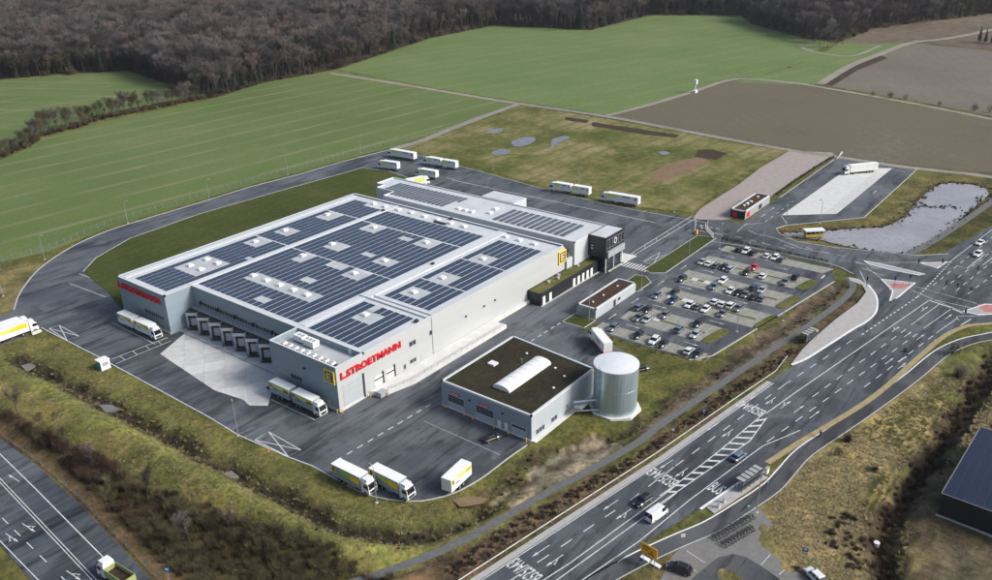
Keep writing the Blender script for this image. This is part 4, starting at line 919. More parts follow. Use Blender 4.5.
for a, b, h in ((-24.6, -19.4, 4.0), (-33.5, -28.0, 4.1), (-42.7, -38.4, 2.9)):
    dr = wall_box('truck_door', ws, 'door_grey', 0, 17, a, b, .15, h, .05, .1)
    nb = 3 if h > 3 else 1
    for i in range(nb):
        z1 = h-.25-i*.62
        for j in range(4): wall_box('door_pane', dr, 'window_glass', 0, 17, a+.15+(b-a-.3)/4*j+.04, a+.15+(b-a-.3)/4*(j+1)-.04, z1-.5, z1, .09, 0)
for a, b in ((-23.3, -20.4), (-32.0, -29.2)):
    sg = wall_box('door_sign', ws, 'pink_sign', 0, 17, a, b, 4.25, 4.85, .1, .02)
    fit_text('sign_lettering', 'Service', (16.88, b-.35, 4.4), (0, -1, 0), (0, 0, 1), 2.2, .3, .02, 'hvac_white', sg)
for a, b in ((-35.4, -34.4), (-37.4, -36.4)): wall_box('door', ws, 'hvac_white', 0, 17, a, b, .1, 2.15, .05, .05)
for y in (-26.2, -36): wall_box('wall_lamp', ws, 'dark_metal', 0, 17, y-.2, y+.2, 4.2, 4.6, .25, 0)
for a, b, c, d in ((18.8, 19.7, .9, 2.0), (19.9, 20.8, .9, 2.0), (21.0, 21.9, .9, 2.0), (24.8, 25.8, .9, 2.0), (26, 27, .9, 2.0)): window(ws, 1, -44, a, b, c, d)
MB().box(17, 43.2, -45.2, -44.02, 0, .2).build('footing', 'concrete_light', ws)
for y in (-19., -25.0, -27.6, -33.9, -38., -43.1): MB().tube((16.2, y, 0), (16.2, y, 1.0), .14, k=8).build('bollard', 'yellow_post', ws)
MB().box(16.75, 17, -44, -17.5, 0, .35).build('plinth', 'plinth', ws)

# ---- sprinkler tank
silo = thing('water_tank', 'tall cylindrical galvanised steel tank behind the workshop', 'tank', (40.5, -51.5, 0))
NS = 40
def ringp(r, z): return [(r*math.cos(2*math.pi*i/NS), r*math.sin(2*math.pi*i/NS), z) for i in range(NS)]
b = MB(); b.loft([ringp(5.2, .3), ringp(5.2, 11.7)]); b.build('shell', 'silo_steel', silo, smooth=False)
b = MB(); b.loft([ringp(5.35, 11.7), ringp(5.35, 11.95), ringp(2.6, 12.35), ringp(.4, 12.5)]); b.build('lid', 'silo_top', silo)
for z in (6.4,):
    b = MB(); b.loft([ringp(5.2, z-.04), ringp(5.26, z-.04), ringp(5.26, z+.04), ringp(5.2, z+.04)], cap=False); b.build('seam_ring', 'galv', silo)
b = MB(); b.prism([(6.3*math.cos(R(22.5+45*i)), 6.3*math.sin(R(22.5+45*i))) for i in range(8)], -.4, .3); b.build('base_slab', 'concrete_light', silo)
lad = MB(); an = R(165)
for dy in (-.3, .3): lad.tube((5.35*math.cos(an)-dy*math.sin(an), 5.35*math.sin(an)+dy*math.cos(an), .3), (5.35*math.cos(an)-dy*math.sin(an), 5.35*math.sin(an)+dy*math.cos(an), 12.6), .06, k=4)
for i in range(22): lad.tube((5.35*math.cos(an)-.3*math.sin(an), 5.35*math.sin(an)+.3*math.cos(an), .6+i*.53), (5.35*math.cos(an)+.3*math.sin(an), 5.35*math.sin(an)-.3*math.cos(an), .6+i*.53), .04, k=4)
for z in (4, 6, 8, 10, 12):
    cx, cy = 5.75*math.cos(an), 5.75*math.sin(an)
    for i in range(8): lad.tube((cx+.45*math.cos(i*.785), cy+.45*math.sin(i*.785), z), (cx+.45*math.cos((i+1)*.785), cy+.45*math.sin((i+1)*.785), z), .04, k=4)
lad.build('caged_ladder', 'galv', silo)
pb = MB(); pb.tube((-5.0, 2.2, 3.6), (-9., 5.9, 3.6), .3, k=8); pb.tube((-5.0, 1.2, 1.2), (-9.5, 6.5, 1.2), .22, k=8); pb.build('pipe_bridge', 'galv', silo)
MB().box(-9.4, -5.3, 3.5, 5.6, 2.6, 2.75).build('walkway', 'galv_dull', silo)
for y in (3.5, 5.6): MB().tube((-9.4, y, 3.7), (-5.3, y, 3.7), .05, k=4).build('handrail', 'galv', silo)

# ---- bicycle shed / service building beside the car park
shed = thing('service_shed', 'flat grey shed with brown planted roof at the car park edge', 'shed')
FS = [(78.1, -22.8), (101.2, -22.8), (101.2, -16.4), (78.1, -16.4)]
MB().prism(FS, 0, 2.85).build('wall', 'wall_mid', shed); wall_ring(shed, FS, 2.85, 3.25, .5, 'parapet')
sheet('planted_roof', [(78.6, -22.3), (100.7, -22.3), (100.7, -16.9), (78.6, -16.9)], 3.0, 'brown_roof', shed)
for i in range(8): wall_box('slatted_panel', shed, 'galv', 0, 78.1, -22.5+i*.75, -21.95+i*.75, .1, 2.8, .06, 0)
wall_box('door', shed, 'dark_metal', 1, -22.8, 88, 89.3, .1, 2.2, .05, .05)
for x in (82, 87.8, 96): MB().tube((x, -19.4, 3.), (x, -19.4, 3.3), .3, k=8).build('roof_vent', 'hvac_white', shed)
wall_box('window', shed, 'window_glass', 1, -22.8, 90.5, 92, 1.2, 2.0, .05, .05)

# ---- gatehouse
gh = thing('gatehouse', 'small dark gatehouse with red marks and brown roof beside the entrance', 'building')
FG = [(182.2, -23.5), (206, -23.5), (206, -17.6), (182.2, -17.6)]
MB().prism(FG, 0, 2.9).build('wall', 'frame_grey', gh); wall_ring(gh, FG, 2.9, 3.35, .5, 'parapet')
sheet('roof', [(182.6, -23.1), (205.6, -23.1), (205.6, -18.), (182.6, -18.)], 3.05, 'brown_roof', gh)
wall_box('dark_front', gh, 'black_panel', 0, 182.2, -23.4, -17.7, .1, 2.9, .06, 0)
wall_box('red_mark', gh, 'red_sign', 0, 182.2, -20.2, -18.6, .5, 2.4, .1, 0); wall_box('red_mark', gh, 'red_sign', 1, -23.5, 183.6, 186.4, .4, 2.3, .06, 0)
wall_box('window', gh, 'window_glass', 1, -23.5, 195, 198, .4, 2.2, .05, 0)
for i, x in enumerate((188, 190.4, 191.4, 194, 201)): MB().box(x, x+.8, -20.6-.4*(i % 2), -19.9, 3.05, 3.6).build('roof_vent', 'hvac_white', gh)

# ---- solar-roofed barn at the lower right
barn = thing('barn', 'black-walled barn with dark blue solar roof at the right edge', 'building')
FB = [(43.5, -122.2), (72.2, -123.4), (71, -152), (42.3, -150.8)]
MB().prism(FB, -1, 4.75).build('wall', 'black_panel', barn)
rp = [(43.2, -121.9), (72.5, -123.1), (71.3, -152.3), (42.0, -151.1)]
MB().prism(rp, 4.76, 5.0).build('solar_roof', 'solar_roof', barn)
wall_ring(barn, rp, 5.0, 5.04, .12, 'steel_post', 'roof_edge')
strip('foundation', [(42.0, -151), (43.2, -121.9)], .05, .45, .12, 'kerb', barn, h=.7)

# ---- small huts
hut = thing('transformer_hut', 'small white transformer hut on the grass beside the yard edge', 'hut')
hb = [(-21.9, 67.4)][0]
MB().box(hb[0]-1.3, hb[0]+1.3, hb[1]-1.2, hb[1]+1.2, -.1, 2.5).build('housing', 'trailer_white', hut)
MB().box(hb[0]-1.45, hb[0]+1.45, hb[1]-1.35, hb[1]+1.35, 2.5, 2.7).build('roof', 'hvac_white', hut)
for i in range(2): wall_box('door', hut, 'teal', 0, hb[0]-1.3, hb[1]-1.0+i*1.05, hb[1]-.05+i*1.05, .1, 2.2, .05, .02)
wall_box('louvre', hut, 'frame_grey', 1, hb[1]-1.2, hb[0]-.8, hb[0]+.8, 1.2, 2.1, .05, .02)
kp = [(176.7, -48.5), (181.2, -53.2)]; a = Vector(kp[0]); b_ = Vector(kp[1]); d = (b_-a).normalized(); n = Vector((-d.y, d.x)); L = (b_-a).length
kiosk = thing('pond_shelter', 'small white-roofed shelter with yellow base beside the pond', 'shelter', (a.x, a.y, 0), math.atan2(d.y, d.x))
MB().box(0, L, 0, 2.2, 0, .9).build('base', 'muted_yellow', kiosk); MB().box(.1, L-.1, .6, 2.1, .9, 2.1).build('glazing', 'dark_glass', kiosk)
for i in range(5): MB().box(L*i/4-.08+(.08 if i == 0 else -.08 if i == 4 else 0), L*i/4+.08+(.08 if i == 0 else -.08 if i == 4 else 0), .02, .14, .9, 2.1).build('post', 'frame_grey', kiosk)
MB().box(-.3, L+.3, -.3, 2.6, 2.1, 2.5).build('roof', 'hvac_white', kiosk)

# ================================================================ ROAD MARKINGS (parts of the road they lie on)
ZM = .040
def arrow(parent, x, y, ang, kind='straight', z=ZM, k=1.3):
    s = MB(); s.box(-1.9*k, .6*k, -.08, .08, -.012, 0)
    if kind != 'turn': s.prism([(.55*k, -.30), (1.7*k, 0), (.55*k, .30)], -.012, 0)
    sg = 1 if kind == 'left' else -1
    if kind in ('left', 'right'): s.prism([(-.75*k, sg*.06), (-.45*k, sg*.06), (.15*k, sg*.55), (-.1*k, sg*.62)], -.012, 0); s.prism([(-.25*k, sg*.48), (.45*k, sg*.48), (.55*k, sg*.95)], -.012, 0)
    o = s.build('arrow_marking', 'marking', parent, (x, y, z)); o.rotation_euler = (0, 0, ang); return o
DL, DR = math.pi-.175, -.175
solid(main, [(-90, -50.6), (-24.8, -61.95), (29, -71.4), (73, -77.7)], .2, ZM+.004)
for a, b in zip([(-27.5, -65.0), (-13.9, -67.5), (11.8, -72.1), (27.6, -74.1), (73.6, -80.1)], [(-13.9, -67.5), (11.8, -72.1), (27.6, -74.1), (73.6, -80.1), (109.9, -86.5)]): dashes(main, a, b, 3., 3.2, .2, ZM)
solid(main, [(-90, -58.5)]+[(-16.8, -71.0), (-10.2, -72.4), (16.1, -76.5), (21.9, -77.3)], .22, ZM); solid(main, [(-90, -60.2)]+[(-15.3, -72.9), (13.8, -77.7), (19.5, -78.5)], .22, ZM)
HL = [(16.6, -76.2), (22.2, -77.2), (39.2, -79.3), (57.8, -81.1)]; HR = [(14.5, -77.4), (19.8, -78.4), (35.1, -81.2), (45.7, -83.0), (56.9, -82.4)]; solid(main, HL+[(58.9, -81.6)], .25, ZM); solid(main, HR, .25, ZM)
for i in range(1, 14):
    t = (i-.3)/14; a = along(HL, 1e3, 0)[0]; LL = np.array(HL); LR = np.array(HR)
    def at(Lp, t):
        seg = np.linalg.norm(np.diff(Lp, axis=0), axis=1); c = np.concatenate([[0], np.cumsum(seg)]); d = t*c[-1]; k = min(np.searchsorted(c, d, 'right')-1, len(seg)-1); return Lp[k]+(Lp[k+1]-Lp[k])*((d-c[k])/seg[k])
    p = at(LL, t); q = at(LR, min(1, t+.075)); solid(main, [tuple(p), tuple(q)], .6, ZM+.004, name='hatch_bar')
solid(main, [(58.9, -81.6), (71.5, -83.6), (111.2, -90.4), (145.8, -96.3)], .25, ZM)
dashes(main, (47.5, -86.2), (125, -99.8), 3., 3., .2, ZM); solid(main, [(125.7, -99.7), (143.2, -102.9)], .2, ZM)
dashes(main, (72, -87.6), (125, -96.4), 3., 3., .2, ZM); solid(main, [(125.9, -96.4), (144.7, -99.4)], .2, ZM)
dashes(main, (84, -96.2), (123, -103.0), 3., 3., .2, ZM); solid(main, [(124.7, -103.2), (137.7, -105.7)], .2, ZM)
solid(main, [(145.8, -96.4), (144.1, -102.7)], .5, ZM); solid(main, [(143.6, -103.1), (142.2, -106.2)], .5, ZM)
solid(main, [(-90, -63.2), (-30, -73.0)]+[(2.4, -79.6), (18.8, -81.6), (41.6, -85.4), (45.6, -86.1), (50.7, -88.2), (56.3, -90.4)], .22, ZM)
solid(main, [(154.0, -90.9), (151.4, -108.0)], .2, ZM); solid(main, [(150.5, -90.4), (142.7, -106.7)], .2, ZM); solid(main, [(147.2, -96.6), (147.2, -108.4)], .2, ZM)
dashes(main, (112, -87.2), (146, -92.9), 1.2, 1.2, .35, ZM); dashes(main, (146.5, -93.), (181, -94.6), 1.2, 1.2, .35, ZM)
for a, b in ([(158.0, -94.6), (221.6, -101.9)], [(156.9, -97.7), (206.6, -104.5)], [(157.5, -101.1), (196.2, -106.3)], [(157.3, -104.5), (191.9, -110.0)]): dashes(main, a, b, 3., 3., .2, ZM)
solid(main, [(178.9, -97.1), (178.2, -100.0), (194.9, -102.1)], .25, ZM); solid(main, [(184.5, -100.1), (184.2, -103.5), (199.6, -105.7)], .25, ZM); solid(main, [(180.2, -94.2), (223.4, -99.6), (300, -112)], .2, ZM)
solid(main, [(136.5, -106.4)]+[(138.8, -105.2), (144.1, -111.6)], .2, ZM); mark(main, *[(136.4, -108.2)][0], -.25, 6., .25, ZM)
for p, kd in zip([(45.8, -73.9), (26.9, -72.2), (8.1, -69.7), (64.5, -76.4), (-11.1, -66.2)], ('straight',)*5): arrow(main, *p, DL, 'straight')
for p in [(26.1, -76.1), (45.5, -77.7), (64.4, -80.2), (-11.7, -69.7), (7.2, -73.2)]: arrow(main, *p, DL, 'left')
for p, kd in zip([(120.9, -93.7), (138.9, -96.8), (119.8, -100.4), (119.4, -97.2), (137.4, -103.5), (65.1, -83.8), (64.8, -90.8), (104.2, -99.9), (101.1, -97.4), (119.1, -103.9), (100.4, -100.7), (65.0, -87.0)], ('left', 'left', 'straight', 'straight', 'straight', 'left', 'straight', 'straight', 'straight', 'right', 'right', 'straight')): arrow(main, *p, DR, kd)
def road_text(txt, parent, c, ang, w, h):
    d = Vector((math.cos(ang), math.sin(ang), 0)); r = Vector((d.y, -d.x, 0)); o = Vector((*c, ZM-.01))-r*(w/2)-d*(h/2)
    fit_text('road_lettering', txt, o, r, d, w, h, .012, 'marking', parent, .012)
for p in [(58.6, -77.8), (22.4, -73.7), (-17.0, -66.8)]: road_text('B525/A43', main, p, DL, 6.5, 3.3)
road_text('BUS', main, [(25.7, -84.4)][0], DR, 2.6, 3.6)
# highway
solid(left, [(-55.0, 130), (-56.0, 80), (-57, 49.2), (-58.4, 30), (-61.1, -2.9), (-65, -50)], .22, .02)
for d in (0, .55): solid(left, [(-59.6-d, 130), (-60.2-d, 80), (-61.2-d, 39.9), (-64.9-d, -6.1), (-69-d, -50)], .16, .02)
dashes(left, (-65.4, 60), (-68.2, 2.8), 2.8, 2.9, .18, .02); dashes(left, (-68.3, 0), (-72, -50), 2.8, 2.9, .18, .02); solid(left, [(-68.4, 130), (-69.6, 50), (-70.5, 20), (-71.3, 2), (-76, -50)], .18, .02)
for p, kd in zip([(-59.4, 37.6), (-65.3, 18.4), (-68.7, 18.1), (-66.8, -1.8)], ('straight', 'left', 'right', 'left')): arrow(left, *p, R(94) if kd == 'straight' else R(-86), kd, .02)
# yard
def yard_box(pts, cross=True, w=.22):
    solid(yard, pts+pts[:1], w, .02)
    if cross: solid(yard, [pts[0], pts[2]], w, .024); solid(yard, [pts[1], pts[3]], w, .028)
yard_box([(-18.8, 103.1), (-16.0, 102.7), (-16.2, 91.1), (-19.6, 91.2)]); yard_box([(-19.5, 7.1), (-15.5, 7.2), (-15.9, -4.5), (-19.2, -4.1)]); yard_box([(124.5, -12.7), (135.0, -13.2), (135.1, -16.6), (123.6, -16.7)])
dashes(yard, [(-14.1, -13.9)][0], [(17.3, -15.2)][0], 1.6, 1.5, .3, .02); dashes(yard, [(56.3, -15.6)][0], [(78.8, -16.0)][0], 1.6, 1.5, .3, .02)
for p in ([(-6.0, 18.3), (-5.8, 2.4), (-2.1, 2.1)], [(-5.9, 91.3), (-6.1, 68.7), (-1.8, 68.9)], [(1.7, 130.3), (2.9, 110.3), (6.9, 110.7)], [(7.9, 136.0), (8.8, 114.0)]): solid(yard, p, .2, .02)
solid(yard, [(9.0, -18.8), (8.8, -41.4)], .15, .02, 'marking_worn')
solid(yard, [(-18.1, 70.3), (-1.8, 69.4)], .22, .02); solid(yard, [(-18.8, 67.0), (-2.4, 66.6)], .22, .02)
for a, b in zip([(-15.8, 70.2), (-12.1, 69.9), (-8.3, 69.7), (-4.6, 69.6)], [(-16.2, 66.9), (-12.6, 66.8), (-8.9, 66.6), (-5.3, 66.5)]): solid(yard, [a, b], .15, .024)
la = [(126.2, -5.8), (175.0, -5.4)]; lb = [(121.5, -7.2), (174.4, -7.8)]; solid(yard, la, .25, .02); solid(yard, lb, .25, .02)
for i in range(6):
    t = (i+.5)/6; solid(yard, [tuple(np.array(la[0])*(1-t)+np.array(la[1])*t), tuple(np.array(lb[0])*(1-t)+np.array(lb[1])*t)], .15, .024)
solid(yard, [(159.5, 101.4), (160.2, 44.9), (160.5, 2.1)], .3, .02); solid(yard, [(160.9, 106.0), (160.8, 100.7)], .3, .024)
for i in range(9): mark(yard, 119.2, -8.2-i*1.12, 0, 4.4, .6, .03, 'marking', 'zebra_bar')
for i in range(14): mark(yard, 170.0, 12+i*11.0, 0.0, 3.2, .16, .02, 'marking_worn')
# car park
for x in (127.7, 112.2, 96, 82.7): arrow(park, x, -25.8, 0, 'straight', .03)
for x in (144.8, 129.0, 113.0, 96.3, 80.2):
    arrow(park, x, -52, -math.pi/2, 'straight', .03)
    arrow(park, x, -34, -math.pi/2, 'straight', .03)
mark(park, 145.5, -65.2, 0, 3, .5, .03)
for x0, x1, ya, n in ((72.7, 77.5, -26, 13), (82.7, 87.6, -29, 10), (88.8, 93.7, -29, 10), (98.9, 103.8, -29, 12), (105., 109.9, -29, 12), (115.1, 120.1, -29, 12), (121.3, 126.3, -29, 12), (131.5, 136, -29, 12), (137.2, 141.5, -29, 12), (148.4, 153.5, -30, 13)):
    for i in range(n+1): mark(park, (x0+x1)/2, ya-i*2.55, 0, x1-x0, .10, .034, 'marking_worn', 'bay_line')
for p in ([(168.3, -26.5), (177.4, -25.7), (182.4, -30.1)], [(172.5, -28.9), (170.4, -33.1), (170.1, -39.9)], [(170.1, -39.9), (165.7, -50.4), (166.0, -60.5)], [(163.8, -69.7), (162.3, -78.0)], [(159.7, -72.9), (157.1, -80.4)], [(165.9, -74.2), (176.4, -87.9)], [(161.3, -73.7), (154.3, -80.6), (141.5, -88.5)], [(156.9, -73.1), (148.3, -77.5)], [(193.9, -33.1), (186.5, -38.0)], [(280.4, -49.4), (278.8, -55.2)]): solid(access, p, .2, .03)
for a, b in ([(172.1, -42.7), (172.5, -65.1)], [(167.4, -46.3), (166.4, -68.9)], [(164.3, -22.5), (162.0, -48.3)], [(184.1, -30.6), (215.3, -30.3)], [(163.6, -69.5), (160.5, -79.8)]): dashes(access, a, b, 2.5, 3., .18, .03)
for p, t in zip([(176.9, -25.9), (190.6, -27.2), (199.7, -27.1), (159.3, -34.5), (243.1, -52.9), (164.7, -47.3)], (0, 0, 0, 0, 0, R(-100))): arrow(access, *p, t, 'straight', .03)
# service lot at the bottom
for p in ([(5.1, -87.9), (4.2, -92.0)], [(13.2, -100.6), (9.7, -100.3)], [(12.8, -104.5), (9.2, -103.8)], [(1.5, -90.5), (1.2, -91.8)]): strip('bay_line', p, -.07, .07, .03, 'marking')

# ================================================================ VEHICLES
def wheel_mesh(r, w):
    t = MB(); t.tube((0, -w/2, 0), (0, w/2, 0), r, k=14); tm = t.mesh('wheel', 'tyre')
    h = MB(); h.tube((0, -w/2-.015, 0), (0, w/2+.015, 0), r*.58, k=10); return tm, h.mesh('rim', 'rim')
WT = wheel_mesh(.5, .32); WC = wheel_mesh(.32, .22)
def wheels(parent, pos, W_):
    for x, y in pos:
        r = W_[0].vertices[0].co; w = obj('wheel', W_[0], parent, (x, y, .5 if W_ is WT else .32)); obj('rim', W_[1], w)
def sidepoly(parent, name, pts, y, m):
    """flat graphic just proud of both sides of a box body"""
    for sg in (1, -1):
        s = MB(); q = [(x, sg*(y+.012), z) for x, z in pts]; s.face(q if sg < 0 else q[::-1]); o = s.build(name, m, parent)
    return o
def cargo(parent, x0, L, side, style, w=2.5, zb=1.05, zt=3.95):
    b = MB().box(x0, x0+L, -w/2, w/2, zb, zt).build('cargo_box', side, parent)
    MB().box(x0-.02, x0+L+.02, -w/2-.02, w/2+.02, zt, zt+.06).build('roof_skin', 'trailer_roof', b)
    MB().box(x0-.03, x0, -w/2+.06, -.03, zb+.05, zt-.08).build('rear_door', 'trailer_white', b); MB().box(x0-.03, x0, .03, w/2-.06, zb+.05, zt-.08).build('rear_door', 'trailer_white', b)
    y = w/2; h = zt-zb
    def P(a, c): return (x0+L*a, zb+h*c)
    if style == 'grey':
        sidepoly(b, 'side_graphic', [P(.30, .60), P(.66, .42), P(.66, .86), P(.30, .90)], y, 'graphic_green'); sidepoly(b, 'side_graphic', [P(.66, .40), P(.97, .30), P(.97, .82), P(.66, .86)], y, 'graphic_yellow')
        sidepoly(b, 'side_graphic', [P(.02, .42), P(.14, .40), P(.14, .98), P(.02, .98)], y, 'logo_yellow'); sidepoly(b, 'side_logo', [P(.045, .52), P(.115, .50), P(.115, .88), P(.045, .88)], y+.006, 'graphic_dark')
    elif style == 'lime':
        sidepoly(b, 'side_graphic', [P(.12, .86), P(.50, .62), P(.98, .60), P(.98, .92), P(.50, .95)], y, 'graphic_lime'); sidepoly(b, 'side_graphic', [P(.72, .58), P(.98, .50), P(.98, .74), P(.72, .78)], y, 'graphic_yellow')
        sidepoly(b, 'side_graphic', [P(.03, .50), P(.15, .48), P(.15, .96), P(.03, .96)], y, 'logo_yellow'); sidepoly(b, 'side_logo', [P(.055, .58), P(.125, .57), P(.125, .88), P(.055, .88)], y+.006, 'graphic_dark')
        sidepoly(b, 'side_graphic', [P(.2, .42), P(.42, .40), P(.42, .48), P(.2, .50)], y, 'graphic_dark')
    elif style == 'cream':
        sidepoly(b, 'side_graphic', [P(.55, .95), P(.98, .95), P(.98, .45), P(.75, .55)], y, 'graphic_lime'); sidepoly(b, 'side_graphic', [P(.25, .72), P(.5, .72), P(.5, .86), P(.25, .86)], y, 'graphic_blue')
        sidepoly(b, 'side_logo', [P(.05, .55), P(.12, .55), P(.12, .8), P(.05, .8)], y, 'graphic_dark')
    elif style == 'redband':
        sidepoly(b, 'side_graphic', [P(.0, .02), P(.99, .02), P(.99, .13), P(.0, .13)], y, 'pink_sign'); sidepoly(b, 'side_graphic', [P(.3, .45), P(.7, .45), P(.7, .7), P(.3, .7)], y, 'trailer_grey'); MB().box(x0-.06, x0-.03, -w/2, w/2, zb, zb+.3).build('rear_band', 'pink_sign', b)
    elif style == 'yellow':
        sidepoly(b, 'side_graphic', [P(.35, .30), P(.98, .30), P(.98, .95), P(.35, .95)], y, 'graphic_lime')
    elif style == 'semi':
        sidepoly(b, 'side_graphic', [P(.55, .52), P(.97, .44), P(.97, .92), P(.78, .94)], y, 'graphic_yellow'); sidepoly(b, 'side_graphic', [P(.2, .62), P(.55, .50), P(.78, .94), P(.45, .86)], y, 'graphic_lime')
        sidepoly(b, 'side_graphic', [P(.02, .35), P(.11, .35), P(.11, .80), P(.02, .80)], y, 'orange'); sidepoly(b, 'side_logo', [P(.035, .45), P(.095, .45), P(.095, .70), P(.035, .70)], y+.006, 'logo_yellow')
    return b
def cab(parent, x0, m='cab_white', w=2.42):
    prof = [(0, .55), (2.2, .55), (2.28, 1.0), (2.24, 1.75), (1.98, 2.85), (1.7, 3.1), (0, 3.35)]
    s = MB(); s.loft([[(x0+x, sg*(w/2-(.12 if z > 2 else 0)), z) for x, z in prof] for sg in (1, -1)])
    c = s.build('cab', m, parent)
    s = MB(); s.face([(x0+2.265, -w/2+.12, 1.72), (x0+2.265, w/2-.12, 1.72), (x0+2.03, w/2-.25, 2.78), (x0+2.03, -w/2+.25, 2.78)]); s.build('windscreen', 'car_glass', c)
    sidepoly(c, 'side_window', [(x0+.75, 1.8), (x0+2.0, 1.8), (x0+1.85, 2.65), (x0+.75, 2.65)], w/2-.02, 'car_glass')
    MB().box(x0+2.26, x0+2.31, -w/2+.25, w/2-.25, .75, 1.35).build('grille', 'dark_metal', c)
    MB().box(x0+.1, x0+1.5, -.9, .9, 3.2, 3.75).build('wind_deflector', m, c)
    MB().box(x0+1.95, x0+2.25, -1.1, 1.1, 2.85, 2.98).build('sun_visor', 'dark_metal', c)
    for sg in (-1, 1):
        MB().box(x0+2.22, x0+2.32, sg*.95-.2, sg*.95+.2, .72, .95).build('headlight', 'head_lamp', c); MB().box(x0+2.05, x0+2.25, sg*(w/2+.16)-.1, sg*(w/2+.16)+.1, 1.9, 2.6).build('mirror', 'dark_metal', c)
    return c
def make_truck(name, kind, side, style):
    t = thing(name, 'x', 'truck')
    if kind == 'train':
        cargo(t, 0, 7.4, side, style); cargo(t, 8.5, 7.4, side, style); cab(t, 16.0)
        MB().box(.1, 7.3, -.5, .5, .75, 1.05).build('trailer_chassis', 'dark_metal', t); MB().box(8.5, 18, -.5, .5, .7, 1.05).build('chassis', 'dark_metal', t); MB().tube((7.2, 0, .8), (8.8, 0, .8), .1, k=6).build('drawbar', 'dark_metal', t)
        wheels(t, [(x, s*1.07) for x in (3.1, 4.4, 9.9, 11.2, 17.2) for s in (-1, 1)], WT)
    elif kind == 'rigid':
        cargo(t, 0, 8.4, side, style); cab(t, 8.55); MB().box(0, 10.6, -.5, .5, .7, 1.05).build('chassis', 'dark_metal', t); wheels(t, [(x, s*1.07) for x in (2.2, 3.5, 9.8) for s in (-1, 1)], WT)
        MB().box(4.6, 6.4, -1.2, -.75, .45, 1.0).build('fuel_tank', 'galv', t)
    elif kind == 'semi':
        cargo(t, 0, 13.6, side, style); cab(t, 13.9); MB().box(.2, 13.2, -.5, .5, .75, 1.05).build('trailer_chassis', 'dark_metal', t); MB().box(10.4, 16, -.45, .45, .6, .74).build('chassis', 'dark_metal', t)
        wheels(t, [(x, s*1.07) for x in (2.3, 3.6, 4.9, 11.6, 15.1) for s in (-1, 1)], WT); MB().box(6, 8.8, -1.2, 1.2, .6, 1.05).build('pallet_box', 'dark_metal', t)
    elif kind == 'trailer':
        cargo(t, 0, 7.4, side, style); MB().box(.1, 7.3, -.5, .5, .75, 1.05).build('chassis', 'dark_metal', t); MB().tube((7.2, 0, .8), (9.0, 0, .6), .1, k=6).build('drawbar', 'dark_metal', t); wheels(t, [(x, s*1.07) for x in (3.0, 4.3) for s in (-1, 1)], WT)
    return t
TR = {}
def truck(kind, side, style, x, y, deg, label, name=None):
    key = (kind, side, style); nm = name or {'train': 'road_train', 'rigid': 'box_truck', 'semi': 'semi_truck', 'trailer': 'box_trailer'}[kind]
    if key not in TR: t = TR[key] = make_truck(nm, kind, side, style)
    else: t = copy_tree(TR[key])
    t.location = (x, y, .03); t.rotation_euler = (0, 0, R(deg)); t['label'] = label; t['category'] = 'trailer' if kind == 'trailer' else 'truck'; t['group'] = 'delivery trucks of the warehouse'; return t
truck('train', 'trailer_grey', 'lime', -3.5, 20.0, -90, 'grey and lime road train parked under the corner logo block')
truck('train', 'trailer_white', 'lime', -4.2, 88.2, -89, 'white road train parked under the red lettering on the left wall')
truck('rigid', 'trailer_grey', 'grey', -17.8, -18.3, -89, 'left of two grey box trucks parked side by side in the front yard')
truck('rigid', 'trailer_grey', 'grey', -14.2, -25.8, -90, 'right of two grey box trucks parked side by side in the front yard')
truck('trailer', 'trailer_white', 'lime', -8.8, -41.3, 6, 'single pale box trailer standing alone in the front yard')
truck('rigid', 'trailer_white', 'redband', 61.0, -37.2, 53, 'white box truck driving between workshop and shed')
truck('semi', 'trailer_white', 'cream', 173.2, 135.8, 93, 'leftmost semi truck along the rear edge of the yard')
truck('rigid', 'trailer_white', 'cream', 156.8, 130.9, 98, 'box truck standing alone where the ring road meets the rear yard')
truck('train', 'trailer_white', 'cream', 172.9, 109.8, 94, 'road train on the rear yard edge next to the leftmost semi truck')
truck('rigid', 'trailer_white', 'cream', 156.4, 107.2, 96, 'box truck just behind the left end of the rear hall')
truck('rigid', 'trailer_white', 'yellow', 139.2, 109.4, -18, 'lime sided box truck half hidden behind the rear hall roof')
truck('train', 'trailer_white', 'cream', 173.2, 39.0, 95, 'road train on the yard edge in front of the rough meadow')
truck('semi', 'trailer_white', 'cream', 173.3, 16.4, 95, 'rightmost semi truck along the meadow side of the yard')
truck('semi', 'trailer_white', 'plain', 273.0, -44.6, 142, 'plain white semi truck on the concrete truck lot')
truck('semi', 'trailer_white', 'semi', -37.3, 105.2, 0, 'front one of two semi trucks waiting at the left edge')
truck('semi', 'trailer_white', 'plain', -37.6, 109.4, -3, 'rear one of two semi trucks at the left edge, mostly hidden')

# tipper on the highway
tp = thing('tipper_truck', 'white cab tipper truck with open load bed on the highway', 'truck', (-62.4, -13.6, .02), R(94))
cab(tp, 6.0); MB().box(0, 8.2, -.5, .5, .7, 1.1).build('chassis', 'dark_metal', tp); wheels(tp, [(x, s*1.05) for x in (1.2, 2.6, 7.3) for s in (-1, 1)], WT)
bd = MB(); bd.box(0, 5.8, -1.25, 1.25, 1.15, 1.3)
for a in ((0, 5.8, -1.25, -1.15), (0, 5.8, 1.15, 1.25), (0, .1, -1.15, 1.15), (5.7, 5.8, -1.15, 1.15)): bd.box(*a, 1.3, 2.7)
bd.build('load_bed', 'tipper_bed', tp); MB().prism([(.1, -1.1), (5.7, -1.1), (5.7, 1.1), (.1, 1.1)], 1.3, 1.75).build('load', 'ploughed_dark', tp)

